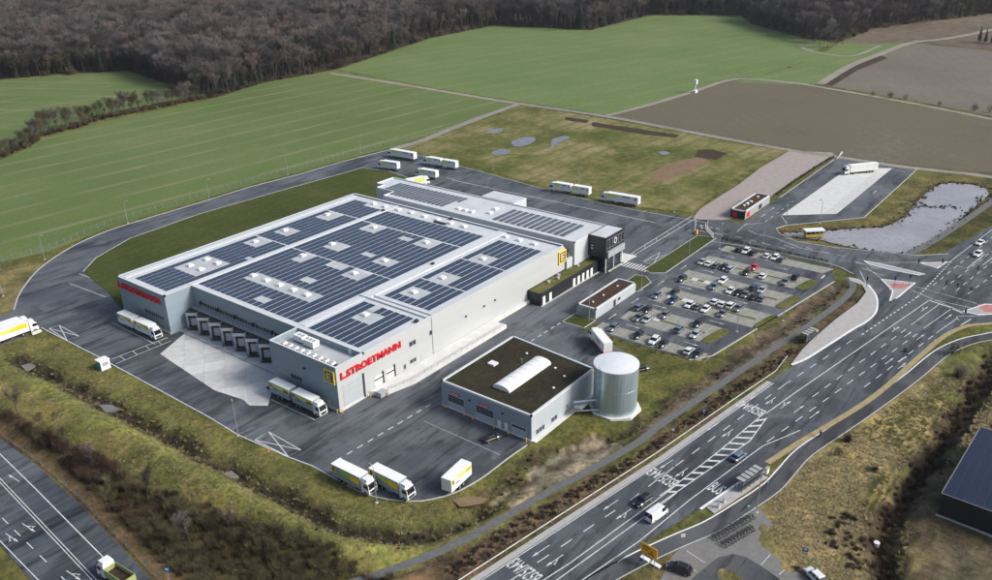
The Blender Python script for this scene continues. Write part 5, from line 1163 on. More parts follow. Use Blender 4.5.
# ---- cars
def make_car(kind):
    """lofted lower body, glasshouse, roof, wheels, lamps; x forward"""
    L, Wd, H, hood, boot = dict(hatch=(4.2, 1.78, 1.48, 1.05, .35), sedan=(4.6, 1.8, 1.44, 1.2, .75), estate=(4.7, 1.82, 1.5, 1.2, .25), suv=(4.55, 1.86, 1.68, 1.15, .25), van=(5.3, 1.98, 2.3, .75, .05))[kind]
    t = thing('parked_car', 'x', 'car'); h = L/2; w = Wd/2; belt = .92 if kind not in ('suv', 'van') else (1.02 if kind == 'suv' else 1.25)
    def ring(x, wd, zb, zt, r=.16): return [(x, -wd+r*.6, zb), (x, wd-r*.6, zb), (x, wd, zb+.2), (x, wd, zt-r), (x, wd-r, zt), (x, -wd+r, zt), (x, -wd, zt-r), (x, -wd, zb+.2)]
    s = MB(); st = [(-h, w*.86, .38, belt*.80), (-h+.12, w*.95, .26, belt*.95), (-h+.5, w, .2, belt), (h-hood-.1, w, .2, belt), (h-hood*.55, w*.99, .2, belt*.93), (h-.25, w*.94, .24, belt*.80), (h, w*.80, .34, belt*.60)]
    s.loft([ring(*q) for q in st]); body = s.build('body', 'paint_grey', t)
    xr, xf = -h+boot, h-hood
    s = MB(); rt = .84
    s.loft([[(xr, -w*.93, belt-.02), (xf, -w*.93, belt-.02), (xf, w*.93, belt-.02), (xr, w*.93, belt-.02)], [(xr+(.45 if kind != 'van' else .08), -w*.76*(1.08 if kind == 'van' else 1), H-.07), (xf-(.75 if kind != 'van' else .5), -w*.76*(1.08 if kind == 'van' else 1), H-.07), (xf-(.75 if kind != 'van' else .5), w*.76*(1.08 if kind == 'van' else 1), H-.07), (xr+(.45 if kind != 'van' else .08), w*.76*(1.08 if kind == 'van' else 1), H-.07)]])
    s.build('glasshouse', 'car_glass', t)
    a0, a1 = xr+(.42 if kind != 'van' else .06), xf-(.72 if kind != 'van' else .45); rw = w*.78*(1.08 if kind == 'van' else 1)
    s = MB(); s.loft([[(a0, -rw, H-.08), (a1, -rw, H-.08), (a1, rw, H-.08), (a0, rw, H-.08)], [(a0+.08, -rw+.1, H), (a1-.08, -rw+.1, H), (a1-.08, rw-.1, H), (a0+.08, rw-.1, H)]]); s.build('roof_panel', 'paint_grey', body)
    if kind == 'van':
        for sg in (-1, 1):
            s = MB(); s.loft([[(xr+.03, sg*(w*.955), belt-.02), (xf-1.4, sg*(w*.955), belt-.02), (xf-1.4, sg*(w*.84), H-.07), (xr+.1, sg*(w*.84), H-.07)], [(xr+.03, sg*(w*.93), belt-.02), (xf-1.4, sg*(w*.93), belt-.02), (xf-1.4, sg*(w*.80), H-.07), (xr+.1, sg*(w*.80), H-.07)]]); s.build('side_panel', 'paint_grey', body)
    else:
        for fx in (.36, .66):   # pillars
            xm = xr+(xf-xr)*fx
            for sg in (-1, 1): MB().tube((xm, sg*w*.94, belt-.03), (xm-.05, sg*w*.79, H-.06), .045, k=4).build('pillar', 'paint_grey', body)
    wheels(t, [(x, sg*(w-.1)) for x in (-h*.6, h*.62) for sg in (-1, 1)], WC)
    for sg in (-1, 1):
        MB().box(h-.14, h-.02, sg*w*.62-.18, sg*w*.62+.18, belt*.52, belt*.68).build('headlight', 'head_lamp', t); MB().box(-h-.01, -h+.14, sg*w*.72-.12, sg*w*.72+.12, belt*.62, belt*.9).build('tail_light', 'tail_lamp', t)
        MB().box(xf-.35, xf-.15, sg*(w+.06)-.07, sg*(w+.06)+.07, belt, belt+.15).build('mirror', 'paint_grey', t)
    MB().box(h-.1, h+.01, -.4, .4, .36, .5).build('grille', 'dark_metal', t)
    return t
CARS = {}
def repaint(o, col):
    for c in [o]+list(o.children_recursive):
        if c.type == 'MESH' and c.data.materials and c.data.materials[0].name.startswith('paint_'):
            c.material_slots[0].link = 'OBJECT'; c.material_slots[0].material = MATS['paint_'+col]
def car(kind, col, x, y, deg, label, group=None, z=.03, name=None):
    if kind not in CARS: t = CARS[kind] = make_car(kind)
    else: t = copy_tree(CARS[kind])
    t.location = (x, y, z); t.rotation_euler = (0, 0, R(deg)); t['label'] = label; t['category'] = 'van' if kind == 'van' else 'car'
    t.name = name or ('parked_car' if group and 'park' in group else 'delivery_van' if kind == 'van' else 'car')
    if group: t['group'] = group
    elif 'group' in t: del t['group']
    repaint(t, col); return t
NTH = ['first', 'second', 'third', 'fourth', 'fifth', 'sixth', 'seventh', 'eighth', 'ninth', 'tenth', 'eleventh', 'twelfth']
KW = dict(hatch='hatchback', sedan='saloon car', estate='estate car', suv='SUV', van='van')
CN = dict(white='white', silver='silver', grey='grey', black='black', blue='dark blue', red='red', green='dark green', steel='blue grey')
ROWS = {'row by the access road': (151.2, [(-34.6, 'black', 'hatch'), (-37.1, 'white', 'suv'), (-39.7, 'black', 'suv'), (-44.5, 'white', 'hatch'), (-47.2, 'white', 'estate'), (-49.7, 'grey', 'estate')]),
        'second row, far side': (139.5, [(-44.9, 'red', 'hatch'), (-58.6, 'black', 'suv')]),
        'second row, near side': (134.0, [(-29.2, 'silver', 'hatch'), (-31.7, 'white', 'sedan'), (-34.3, 'grey', 'estate'), (-36.8, 'black', 'hatch'), (-39.3, 'silver', 'estate'), (-44.6, 'black', 'hatch'), (-49.9, 'white', 'hatch'), (-57.3, 'grey', 'sedan')]),
        'third row, far side': (123.7, [(-41.2, 'white', 'estate'), (-51.2, 'blue', 'suv'), (-53.8, 'silver', 'sedan')]),
        'third row, near side': (117.7, [(-30.2, 'green', 'suv'), (-40.9, 'steel', 'estate'), (-46.3, 'white', 'hatch'), (-48.8, 'black', 'hatch'), (-51.2, 'grey', 'hatch'), (-53.8, 'black', 'sedan'), (-56.3, 'grey', 'hatch')]),
        'fourth row, far side': (107.6, [(-33.1, 'black', 'hatch'), (-46.0, 'white', 'hatch'), (-48.5, 'white', 'hatch'), (-50.9, 'white', 'suv'), (-53.4, 'grey', 'estate')]),
        'fourth row, near side': (101.5, [(-29.7, 'steel', 'hatch'), (-35.4, 'blue', 'suv'), (-40.8, 'white', 'hatch'), (-43.2, 'grey', 'hatch'), (-45.9, 'white', 'hatch'), (-51.1, 'grey', 'hatch')]),
        'fifth row, far side': (91.3, [(-29.6, 'steel', 'suv'), (-32.2, 'black', 'hatch'), (-38.1, 'grey', 'estate'), (-48.2, 'black', 'estate')]),
        'fifth row, near side': (85.2, [(-32.9, 'grey', 'suv'), (-35.4, 'silver', 'hatch'), (-45.7, 'steel', 'suv'), (-50.7, 'silver', 'estate')]),
        'row nearest the tank': (75.3, [(-30.2, 'grey', 'estate'), (-38.1, 'black', 'estate'), (-43.3, 'white', 'suv'), (-46.1, 'black', 'sedan'), (-53.6, 'white', 'hatch'), (-56.1, 'black', 'estate')])}
for rn, (x, lst) in ROWS.items():
    for i, (y, col, kd) in enumerate(lst):
        car(kd, col, x+random.uniform(-.25, .25), y, (180 if 'near' in rn else 0)+random.uniform(-3, 3)+(180 if random.random() < .3 else 0), f'{CN[col]} {KW[kd]}, {NTH[i]} from the left in the car park {rn}', 'cars in the car park')
sv = car('suv', 'black', 12.6, -74.6, 170, 'black SUV with roof box driving down the left carriageway', z=.03)
MB().box(-1.3, .9, .05, .75, 1.72, 2.05).build('roof_box', 'paint_black', sv)
car('van', 'white', 10.4, -78.8, -10, 'white van driving up the main road beside the black SUV')
car('hatch', 'steel', 38.0, -83.6, -10, 'blue car driving past the hatched median')
car('sedan', 'white', 203.7, -98.8, 170, 'farther of two white cars approaching the junction')
car('suv', 'white', 192.0, -100.4, 170, 'nearer of two white cars waiting at the junction')
car('hatch', 'black', 12.2, -36.4, -20, 'black hatchback parked in front of the workshop doors')
car('hatch', 'black', 59.4, -48.2, -30, 'black car half hidden behind the steel tank')
car('suv', 'black', -.4, -89.2, 97, 'black SUV parked beside the yellow road sign')
car('suv', 'white', 12.0, -109.2, 60, 'white car cut off by the bottom edge of the service lot')

# ================================================================ STREET FURNITURE
def lamp_proto(h, arm):
    t = thing('lamp_post', 'x', 'lamp post'); MB().tube((0, 0, -.1), (0, 0, h), .11, .06, 6).build('pole', 'galv_dull', t)
    MB().tube((0, 0, h), (arm, 0, h+.25), .045, k=5).build('arm', 'galv_dull', t); MB().box(arm-.2, arm+.7, -.16, .16, h+.2, h+.36).build('lamp_head', 'galv_dull', t); MB().box(-.3, .3, -.3, .3, -.1, .06).build('footing', 'concrete', t); return t
LP = lamp_proto(8.6, .7)
LAMPS = [("3,296", 0, 'left of all, on the straw verge of the ring road'), ("45,259.5", -20, 'on the outer bend of the ring road'), ("128,223", -40, 'between ring road and field fence, left of the lawn middle'),
         ("209.5,200", -40, 'beside the field fence above the lawn'), ("288,174.5", -40, 'on the field side where the ring road straightens'), ("361,152.5", -40, 'where the ring road reaches the rear yard'),
         ("424,163", -90, 'behind the far road train on the rear yard edge'), ("493,169.5", -90, 'on the meadow edge below the puddles'), ("579,188", -90, 'behind the road train on the meadow edge'),
         ("674,212", -90, 'at the right end of the meadow edge'), ("238,435.5", 60, 'on the front kerb beside the loading yard'), ("376.5,502.5", 80, 'on the front kerb beside the two grey box trucks'),
         ("589,321", 0, 'on the grass in front of the slatted shed'), ("641,290", 180, 'on the grass island right of the shed'), ("689,254", 180, 'on the long grass island by the car park'),
         ("719.5,248.5", 0, 'at the car park corner near the gate'), ("737,331.5", 180, 'on the planted island near the tank side of the car park'), ("763,243", -90, 'in the hedge along the access road'),
         ("820,223.5", 90, 'on the verge between truck lot and pond'), ("875,206", 90, 'on the right kerb of the truck lot'), ("882,162.5", -90, 'behind the truck lot on the field edge'), ("786,222", 60, 'at the corner of the truck lot entry'),
         ("756.5,512", 0, 'between cycle path and bicycles'), ("783,320.5", 180, 'on the car park side of the muddy ditch'), ("566,276", 0, 'beside the black annex')]
LAMPXY = [(-15.9, 138.3), (7.4, 158.3), (45.5, 169.3), (81.1, 167.2), (124.2, 169.1), (169.5, 168.8), (172.8, 130.0), (182.3, 96.4), (180.7, 49.1), (175.4, 2.2), (-20.6, 11.8), (-19.0, -31.3), (76.0, -21.9), (103.7, -23.4), (139.2, -22.0), (149.7, -28.2), (94.2, -58.8), (163.1, -38.3), (193.8, -47.6), (225.2, -58.1), (288.6, -42.9), (188.4, -36.9), (23.3, -93.8), (108.2, -66.5), (99.5, 1.7)]
for i, ((_, a, lb), (x, y)) in enumerate(zip(LAMPS, LAMPXY)):
    t = LP if i == 0 else copy_tree(LP); t.location = (x, y, 0); t.rotation_euler = (0, 0, R(a)); tag(t, 'slim lamp post '+lb, 'lamp post', 'site lamp posts')
def signal_proto():
    t = thing('traffic_light', 'x', 'traffic light'); MB().tube((0, 0, -.1), (0, 0, 3.6), .09, .07, 6).build('pole', 'steel_post', t); h = MB().box(-.2, .2, -.22, .22, 2.5, 3.7).build('signal_head', 'dark_metal', t)
    for i, m in enumerate(('graphic_green', 'logo_yellow', 'red_sign')): MB().tube((-.2, 0, 2.72+i*.38), (-.24, 0, 2.72+i*.38), .1, k=8).build('lens', 'dark_metal', h)
    return t
SG = signal_proto()
for i, ((x, y), lb) in enumerate(zip([(144.4, -78.7), (149.3, -85.5), (153.4, -88.8), (154.9, -98.6), (154.5, -101.8), (154.0, -105.5), (168.1, -87.6), (172.3, -93.7), (136.9, -107.5), (172.4, -103.8)], ('on the pavement bend beside the car park', 'on the red island, left corner', 'on the red island, right corner', 'first in the line across the main road', 'second in the line across the main road', 'third in the line across the main road', 'on the long white island', 'on the small triangle island by the pond', 'on the near corner by the cycle path', 'in front of the waiting white cars'))):
    t = SG if i == 0 else copy_tree(SG); t.location = (x, y, .1); t.rotation_euler = (0, 0, R(-10+90*(i % 2))); tag(t, 'traffic light '+lb, 'traffic light', 'junction traffic lights')
# gantry and barriers at the gate
def barrier(p, q, label):
    a = Vector(p); b = Vector(q); L = (b-a).length; t = thing('barrier_gate', label, 'barrier', (a.x, a.y, 0), math.atan2((b-a).y, (b-a).x))
    MB().box(-.4, .4, -.3, .3, 0, 1.2).build('drive_box', 'hvac_white', t); MB().box(.4, L, -.09, .09, .95, 1.15).build('arm', 'hvac_white', t); MB().box(L-.2, L, -.15, .15, 0, .95).build('rest', 'galv_dull', t)
    for k in range(3): MB().box(1.0+k*L/3.6, 1.6+k*L/3.6, -.1, .1, .94, 1.16).build('red_band', 'red_sign', t)
barrier((164.3, -14.3), (165.0, -21.), 'white barrier arm nearer to the gatehouse'); barrier((159.2, -14.6), (160.0, -24.6), 'long white barrier arm nearer to the yard')
gs = thing('sliding_gate', 'long white sliding gate standing open between the two barriers', 'gate', (157.5, -22.2, 0), math.atan2(6.4, 7.2)); 
MB().box(0, 9.5, -.06, .06, .25, .4).build('bottom_rail', 'hvac_white', gs); MB().box(0, 9.5, -.06, .06, 1.7, 1.85).build('top_rail', 'hvac_white', gs)
for i in range(24): MB().box(.1+i*.4, .16+i*.4, -.03, .03, .4, 1.7).build('bar', 'hvac_white', gs)
MB().box(-.15, .05, -.12, .12, 0, 2.1).build('gate_post', 'hvac_white', gs); MB().box(9.45, 9.65, -.12, .12, 0, 2.1).build('gate_post', 'hvac_white', gs)
for i, (x, y, lb) in enumerate(((161.5, -13.2, 'left'), (164.8, -12.0, 'rear'), (162.8, -17.4, 'right'))):
    t = thing('camera_mast', f'white camera mast at the gate, the {lb} one of three', 'mast', (x, y, 0), 0, 'masts at the gate'); MB().tube((0, 0, 0), (0, 0, 5.5), .1, .07, 6).build('pole', 'hvac_white', t); MB().box(-.2, .3, -.12, .12, 5.2, 5.5).build('camera_box', 'frame_grey', t)
ob = thing('gate_cabinet', 'small orange yellow cabinet at the end of the long grass island', 'cabinet', (158.2, -15.4, 0)); MB().box(-.5, .5, -.4, .4, 0, 1.5).build('housing', 'yellow_post', ob); MB().box(-.55, .55, -.45, .45, 1.5, 1.58).build('lid', 'orange', ob)

# crash barriers
POST = MB().box(-.05, .05, -.05, .05, -.3, .7).mesh('post', 'galv_dull')
def guardrail(pts, label, step=4., z=0.):
    t = thing('guardrail', label, 'guardrail', (0, 0, 0)); r = MB(); a = offset(pts, .06); b = offset(pts, .10)
    for i in range(len(pts)-1):
        for z0, z1 in ((.45, .60), (.60, .78)):
            r.face([(*a[i], z0), (*a[i+1], z0), (*b[i+1], z1), (*b[i], z1)]); a, b = b, a
    r.build('rail', 'rail_steel', t)
    for x, y, th in along(pts, step): p = obj('post', POST, t, (x, y, 0)); p.rotation_euler = (0, 0, th)
guardrail([(-90, -48.4), (-24.8, -59.6), (29, -69.0), (60, -73.4), (78, -76.2), (88, -75.6)], 'long steel guardrail along the planted side of the main road')
guardrail([(-51.7, 130), (-52.8, 80), (-53.3, 55.6), (-53.3, 37.6), (-54.4, 19.2), (-56.3, .9), (-57.9, -13.8), (-62, -50)], 'steel guardrail along the highway below the thicket')
# wire fence along the field
FP = MB().tube((0, 0, -.1), (0, 0, 2.0), .06, k=5).mesh('post', 'galv_dull')
def fence(pts, label, step, h=1.9):
    t = thing('wire_fence', label, 'fence'); w = MB()
    for zz in np.linspace(.15, h, 5):
        for i in range(len(pts)-1): w.tube((*pts[i], zz), (*pts[i+1], zz), .022, k=3, cap=False)
    w.build('wire', 'galv_dull', t)
    for x, y, th in along(pts, step): obj('post', FP, t, (x, y, 0))
fence(smooth_line([(-16.4, 161.0), (-3.4, 168.2), (13.6, 167.0), (27.0, 170.9), (40.8, 174.1), (58.0, 174.1), (81.3, 174.1), (107.0, 174.1), (133.3, 171.4), (160.7, 170.6), (189.2, 166.7), (212.9, 162.2), (296.6, 165.6)], 6.), 'wire fence between the green field and the ring road', 3.2)
fence(smooth_line([(295.2, 54.7), (288.7, -0.7), (290.4, -22.8), (290.8, -52.1), (294.1, -86.3)], 8.), 'wire fence along the brown field behind the truck lot', 4.)
fence(smooth_line([(301.8, 154.7), (297.8, 105.7), (293.3, 53.7)], 8.), 'wire fence at the far edge of the rough meadow', 4.)
# bus shelters
def shelter(loc, rz, L, label, bays):
    t = thing('bus_shelter', label, 'shelter', loc, rz)
    MB().box(0, L, -.9, .9, 2.45, 2.52).build('roof_glass', 'paver_island', t)
    for i in range(bays+1):
        x = L*i/bays
        MB().box(x-.06, x+.06, -.95, 1.0, 2.52, 2.64).build('roof_beam', 'dark_metal', t); MB().box(x-.05, x+.05, -.85, -.75, 0, 2.5).build('post', 'dark_metal', t); MB().box(x-.05, x+.05, .75, .85, 0, 2.5).build('post', 'dark_metal', t)
        if i < bays: MB().box(x+.1, L*(i+1)/bays-.1, -.83, -.79, .3, 2.2).build('glass_panel', 'dark_glass', t)
    MB().box(.3, L-.3, -.6, -.25, .42, .5).build('bench', 'frame_grey', t); MB().box(L*.3, L*.3+.1, -.5, -.3, .0, .42).build('bench_leg', 'dark_metal', t); MB().box(L*.7, L*.7+.1, -.5, -.3, .0, .42).build('bench_leg', 'dark_metal', t); return t
shelter((27.4, -88.2, .13), -.19, 7.2, 'black framed bus shelter with glass roof on the right hand bus stop', 5)
shelter((98.0, -75.9, .13), -.17, 5.6, 'glass bus shelter on the pavement by the footpath', 4)
ts = thing('ticket_column', 'white timetable column at the end of the right hand bus shelter', 'sign', (36.4, -90.6, .1)); MB().box(-.6, .6, -.25, .25, 0, 1.3).build('housing', 'hvac_white', ts); MB().box(-.65, .65, -.3, .3, 1.3, 1.4).build('cap', 'frame_grey', ts)
for k, (p, lb) in enumerate(zip([(20.1, -87.3), (22.2, -87.5)], ('nearer', 'farther'))):
    t = thing('litter_bin', f'small white litter bin on the bus stop paving, the {lb} of two', 'bin', (*p, .13), 0, 'bins at the bus stop'); MB().tube((0, 0, 0), (0, 0, .95), .3, .34, 10).build('drum', 'hvac_white', t); MB().tube((0, 0, .95), (0, 0, 1.05), .36, k=10).build('rim', 'frame_grey', t)
# signs
ys = thing('direction_sign', 'large yellow direction sign on two posts beside the cycle path', 'sign', (-2.2, -83.9, 0), R(-97))
MB().box(-1.75, 1.75, -.05, .05, 1.9, 4.2).build('panel', 'sign_yellow', ys); 
for x in (-1.2, 1.2): MB().tube((x, .08, -.1), (x, .08, 4.1), .07, k=6).build('post', 'galv_dull', ys); MB().box(x-.9, x+.9, .3, 1.1, 0, .25).build('ballast', 'hvac_white', ys)
for x0, z0, w_ in ((-1.3, 3.5, 1.6), (-1.3, 2.9, 1.1), (-.2, 2.4, 1.4)): MB().box(x0, x0+w_, -.062, -.05, z0, z0+.22).build('sign_text_bar', 'graphic_dark', ys)
MB().box(.3, .85, -.064, -.05, 2.75, 3.35).build('sign_arrow', 'orange', ys)
def post_sign(p, rz, m, shape, h, label, w=.7):
    t = thing('road_sign', label, 'sign', (*p, 0), rz); MB().tube((0, .05, -.1), (0, .05, h+.3), .04, k=6).build('post', 'galv_dull', t); s = MB()
    if shape == 'round': s.tube((0, -.03, h), (0, .01, h), w/2, k=14)
    else: s.box(-w/2, w/2, -.03, .01, h-w*.5, h+w*.5)
    s.build('plate', m, t)
    if shape == 'round': MB().box(-w*.1, w*.1, -.045, -.03, h-w*.25, h+w*.25).build('plate_mark', 'hvac_white', t)
    else: MB().box(-w*.28, w*.28, -.045, -.03, h-w*.1, h+w*.3).build('plate_mark', 'hvac_white', t)
post_sign([(-57.1, -17.0)][0], R(-60), 'sign_blue', 'square', 2.6, 'blue and white square sign beside the highway guardrail', 1.0)
post_sign([(47.9, -70.8)][0], R(-60), 'sign_blue', 'round', 2.3, 'round blue sign on the planted verge of the main road', .9)
post_sign([(15.5, -106.0)][0], R(-75), 'sign_blue', 'square', 2.4, 'blue parking sign on the straw slope by the service lot', .9)
post_sign([(20.3, -93.2)][0], R(-50), 'teal', 'square', 3.0, 'teal bus stop flag beside the bicycles', .7)
post_sign([(31.2, -92.8)][0], R(-50), 'sign_blue', 'round', 2.0, 'small round blue sign where the cycle path bends', .7)
post_sign([(5.9, -86.6)][0], R(-50), 'hvac_white', 'square', 2.4, 'white sign between cycle path and service lot', .8)
post_sign([(36.7, -68.7)][0], R(-60), 'sign_back', 'square', 2.2, 'grey sign seen from behind on the planted verge', .8)
post_sign([(101.8, -78.2)][0], R(-50), 'hvac_white', 'square', 2.8, 'white bus stop flag beside the glass shelter', .6)
mast = thing('weather_mast', 'white box on a mast standing in the far field corner', 'mast', (*[(386.4, 96.3)][0], 0)); MB().tube((0, 0, 0), (0, 0, 7), .35, .3, 6).build('pole', 'trailer_white', mast); MB().box(-.9, .9, -.9, .9, 5.2, 8).build('box', 'hvac_white', mast); MB().box(-1.5, 1.5, -1, 1, 0, 1.5).build('base', 'hvac_white', mast)
# bicycles
def bike_proto():
    t = thing('bicycle', 'x', 'bicycle')
    for x in (-.52, .52):
        w = MB(); n = 14
        for i in range(n): w.tube((x+.34*math.cos(2*math.pi*i/n), 0, .35+.34*math.sin(2*math.pi*i/n)), (x+.34*math.cos(2*math.pi*(i+1)/n), 0, .35+.34*math.sin(2*math.pi*(i+1)/n)), .05, k=4, cap=False)
        for i in range(6): w.tube((x, 0, .35), (x+.33*math.cos(math.pi*i/3), 0, .35+.33*math.sin(math.pi*i/3)), .01, k=3, cap=False)
        w.build('wheel', 'tyre', t)
    f = MB()
    for a, b in (((-.52, 0, .35), (-.08, 0, .35)), ((-.08, 0, .35), (-.2, 0, .85)), ((-.52, 0, .35), (-.2, 0, .8)), ((-.08, 0, .35), (.36, 0, .82)), ((-.2, 0, .8), (.36, 0, .85)), ((.52, 0, .35), (.34, 0, 1.0))): f.tube(a, b, .05, k=4)
    f.build('frame', 'dark_metal', t); h = MB(); h.tube((.3, -.3, 1.05), (.3, .3, 1.05), .025, k=4); h.tube((.34, 0, .95), (.3, 0, 1.05), .025, k=4); h.build('handlebar', 'galv_dull', t); MB().prism([(-.34, -.08), (-.06, -.03), (-.06, .03), (-.34, .08)], .88, .96).build('saddle', 'tyre', t); return t
BK = bike_proto(); d = Vector((11.8, -3.7)).normalized(); n = Vector((-d.y, d.x))
for i in range(26):
    rw, k = divmod(i, 13); p = Vector((11.2, -90.4))+d*(k*.86)+n*(-.2-rw*2.3)
    if rw == 1 and k > 9: continue
    t = BK if i == 0 else copy_tree(BK); t.location = (p.x, p.y, .02); t.rotation_euler = (R(random.uniform(-7, 7)), 0, math.atan2(n.y, n.x)+R(random.uniform(-10, 10)))
    tag(t, f'dark bicycle, {NTH[k] if k < 12 else "last"} from the left in the {"row beside the cycle path" if rw == 0 else "second row of the bicycle rack"}', 'bicycle', 'bicycles in the rack')
rk = thing('bicycle_rack', 'low steel rack rails holding the two rows of bicycles', 'rack', (11.2, -90.4, 0), math.atan2(d.y, d.x))
for y in (-.75, -3.0): MB().tube((-.4, y, .55), (11.2, y, .55), .03, k=4).build('rail', 'galv_dull', rk)
for i in range(14): MB().tube((-.4+i*.88, -.75, 0), (-.4+i*.88, -.75, .55), .025, k=4).build('hoop', 'galv_dull', rk)
# scattered small things
for p, m, nm, lb, ct in (([(-20.5, 1.2)][0], 'orange', 'traffic_cone', 'orange cone beside the hatched box on the front kerb', 'cone'), ([(-22.4, 103.1)][0], 'concrete_light', 'concrete_block', 'pale concrete block at the side road corner', 'block'), ([(30.1, -114.8)][0], 'hvac_white', 'ditch_pipe', 'white pipe head in the dark ditch at lower right', 'pipe')):
    t = thing(nm, lb, ct, (*p, ground_z(*p) if p[1] < -90 else 0)); 
    if nm == 'traffic_cone': MB().tube((0, 0, .05), (0, 0, .75), .2, .04, 10).build('cone_body', m, t); MB().box(-.25, .25, -.25, .25, 0, .05).build('foot', m, t)
    elif nm == 'ditch_pipe': MB().tube((0, 0, -.2), (0, 0, .8), .5, k=12).build('shaft', m, t); MB().tube((0, 0, .8), (0, 0, .92), .58, k=12).build('cover', m, t)
    else: MB().prism([(-1.4, -.5), (1.3, -.45), (1.4, .5), (-1.3, .5)], 0, .5).build('block', m, t); MB().prism([(-1.2, -.3), (1.1, -.3), (1.2, .35), (-1.1, .35)], .5, .62).build('cap', m, t)
for k, (poly, lb) in enumerate(zip(([(-31.8, 52.8), (-28.6, 49.1), (-29.3, 46.1), (-32.6, 48.5)], [(-31.3, 4.1), (-28.9, 3.2), (-29.3, 0.2), (-31.7, 1.1)], [(-33.7, 89.4), (-30.5, 88.7), (-31.1, 85.8), (-34.1, 86.2)]), ('left middle', 'lower right', 'upper left'))):
    t = thing('culvert', f'grey culvert apron in the {lb} stretch of the grassy ditch', 'culvert', (0, 0, 0), 0, 'culverts in the ditch'); MB().prism(poly, -2.2, -1.15).build('apron', 'paver_grey', t)
sheet('gravel_patch', smooth_line([(-9.3, -43.1), (-6.2, -45.2), (-4.7, -48.8), (-6.3, -48.8), (-10.0, -45.8)], 1.5, True), -.02, 'mud')

# pedestrian on the cycle path
def person(x, y, rz, label):
    V = {'pel': (0, 0, .95), 'che': (0.02, 0, 1.32), 'nec': (.02, 0, 1.5), 'hea': (.05, 0, 1.62), 'top': (.04, 0, 1.76), 'sl': (.02, .19, 1.42), 'el': (.0, .25, 1.15), 'hl': (.14, .24, .95), 'sr': (.02, -.19, 1.42), 'er': (-.05, -.25, 1.15), 'hr': (.06, -.25, .92),
         'll': (0, .1, .92), 'kl': (.16, .1, .52), 'fl': (.08, .1, .07), 'tl': (.26, .1, .05), 'lr': (0, -.1, .92), 'kr': (-.06, -.1, .5), 'fr': (-.3, -.1, .1), 'tr': (-.14, -.1, .04)}
    rad = dict(pel=.15, che=.17, nec=.065, hea=.10, top=.085, sl=.075, el=.055, hl=.045, sr=.075, er=.055, hr=.045, ll=.1, kl=.075, fl=.05, tl=.045, lr=.1, kr=.075, fr=.05, tr=.045)
    ks = list(V); E = [('pel', 'che'), ('che', 'nec'), ('nec', 'hea'), ('hea', 'top'), ('che', 'sl'), ('sl', 'el'), ('el', 'hl'), ('che', 'sr'), ('sr', 'er'), ('er', 'hr'), ('pel', 'll'), ('ll', 'kl'), ('kl', 'fl'), ('fl', 'tl'), ('pel', 'lr'), ('lr', 'kr'), ('kr', 'fr'), ('fr', 'tr')]
    me = bpy.data.meshes.new('person'); me.from_pydata([V[k] for k in ks], [(ks.index(a), ks.index(b)) for a, b in E], []); o = obj('person', me, None, (x, y, .02)); o.rotation_euler = (0, 0, rz)
    md = o.modifiers.new('skin', 'SKIN'); 
    for i, k in enumerate(ks): r = rad[k]; me.skin_vertices[0].data[i].radius = (r, r)
    me.skin_vertices[0].data[0].use_root = True; sb = o.modifiers.new('sub', 'SUBSURF'); sb.levels = 1; sb.render_levels = 2
    dg = bpy.context.evaluated_depsgraph_get(); m2 = bpy.data.meshes.new_from_object(o.evaluated_get(dg)); o.modifiers.clear(); o.data = m2
    m2.materials.clear()
    for k in ('cloth_dark', 'cloth_blue', 'skin'): m2.materials.append(MATS[k])
    for f in m2.polygons: z = f.center.z; f.material_index = 2 if z > 1.5 or (z < 1.0 and abs(f.center.y) > .21) else 0 if z > .93 else 1; f.use_smooth = True
    hr = MB()
    for i in range(1): hr.loft([[(.03+r*math.cos(a), r*math.sin(a), z) for a in np.linspace(0, 2*math.pi, 9)[:-1]] for r, z in ((.115, 1.66), (.12, 1.72), (.10, 1.79), (.04, 1.83))])
    hr.build('hair', 'bark', o, smooth=True)
    return tag(o, label, 'person')
px_ = [(56.3, -94.9)][0]; person(px_[0], px_[1], DR, 'person in dark clothes walking along the cycle path')

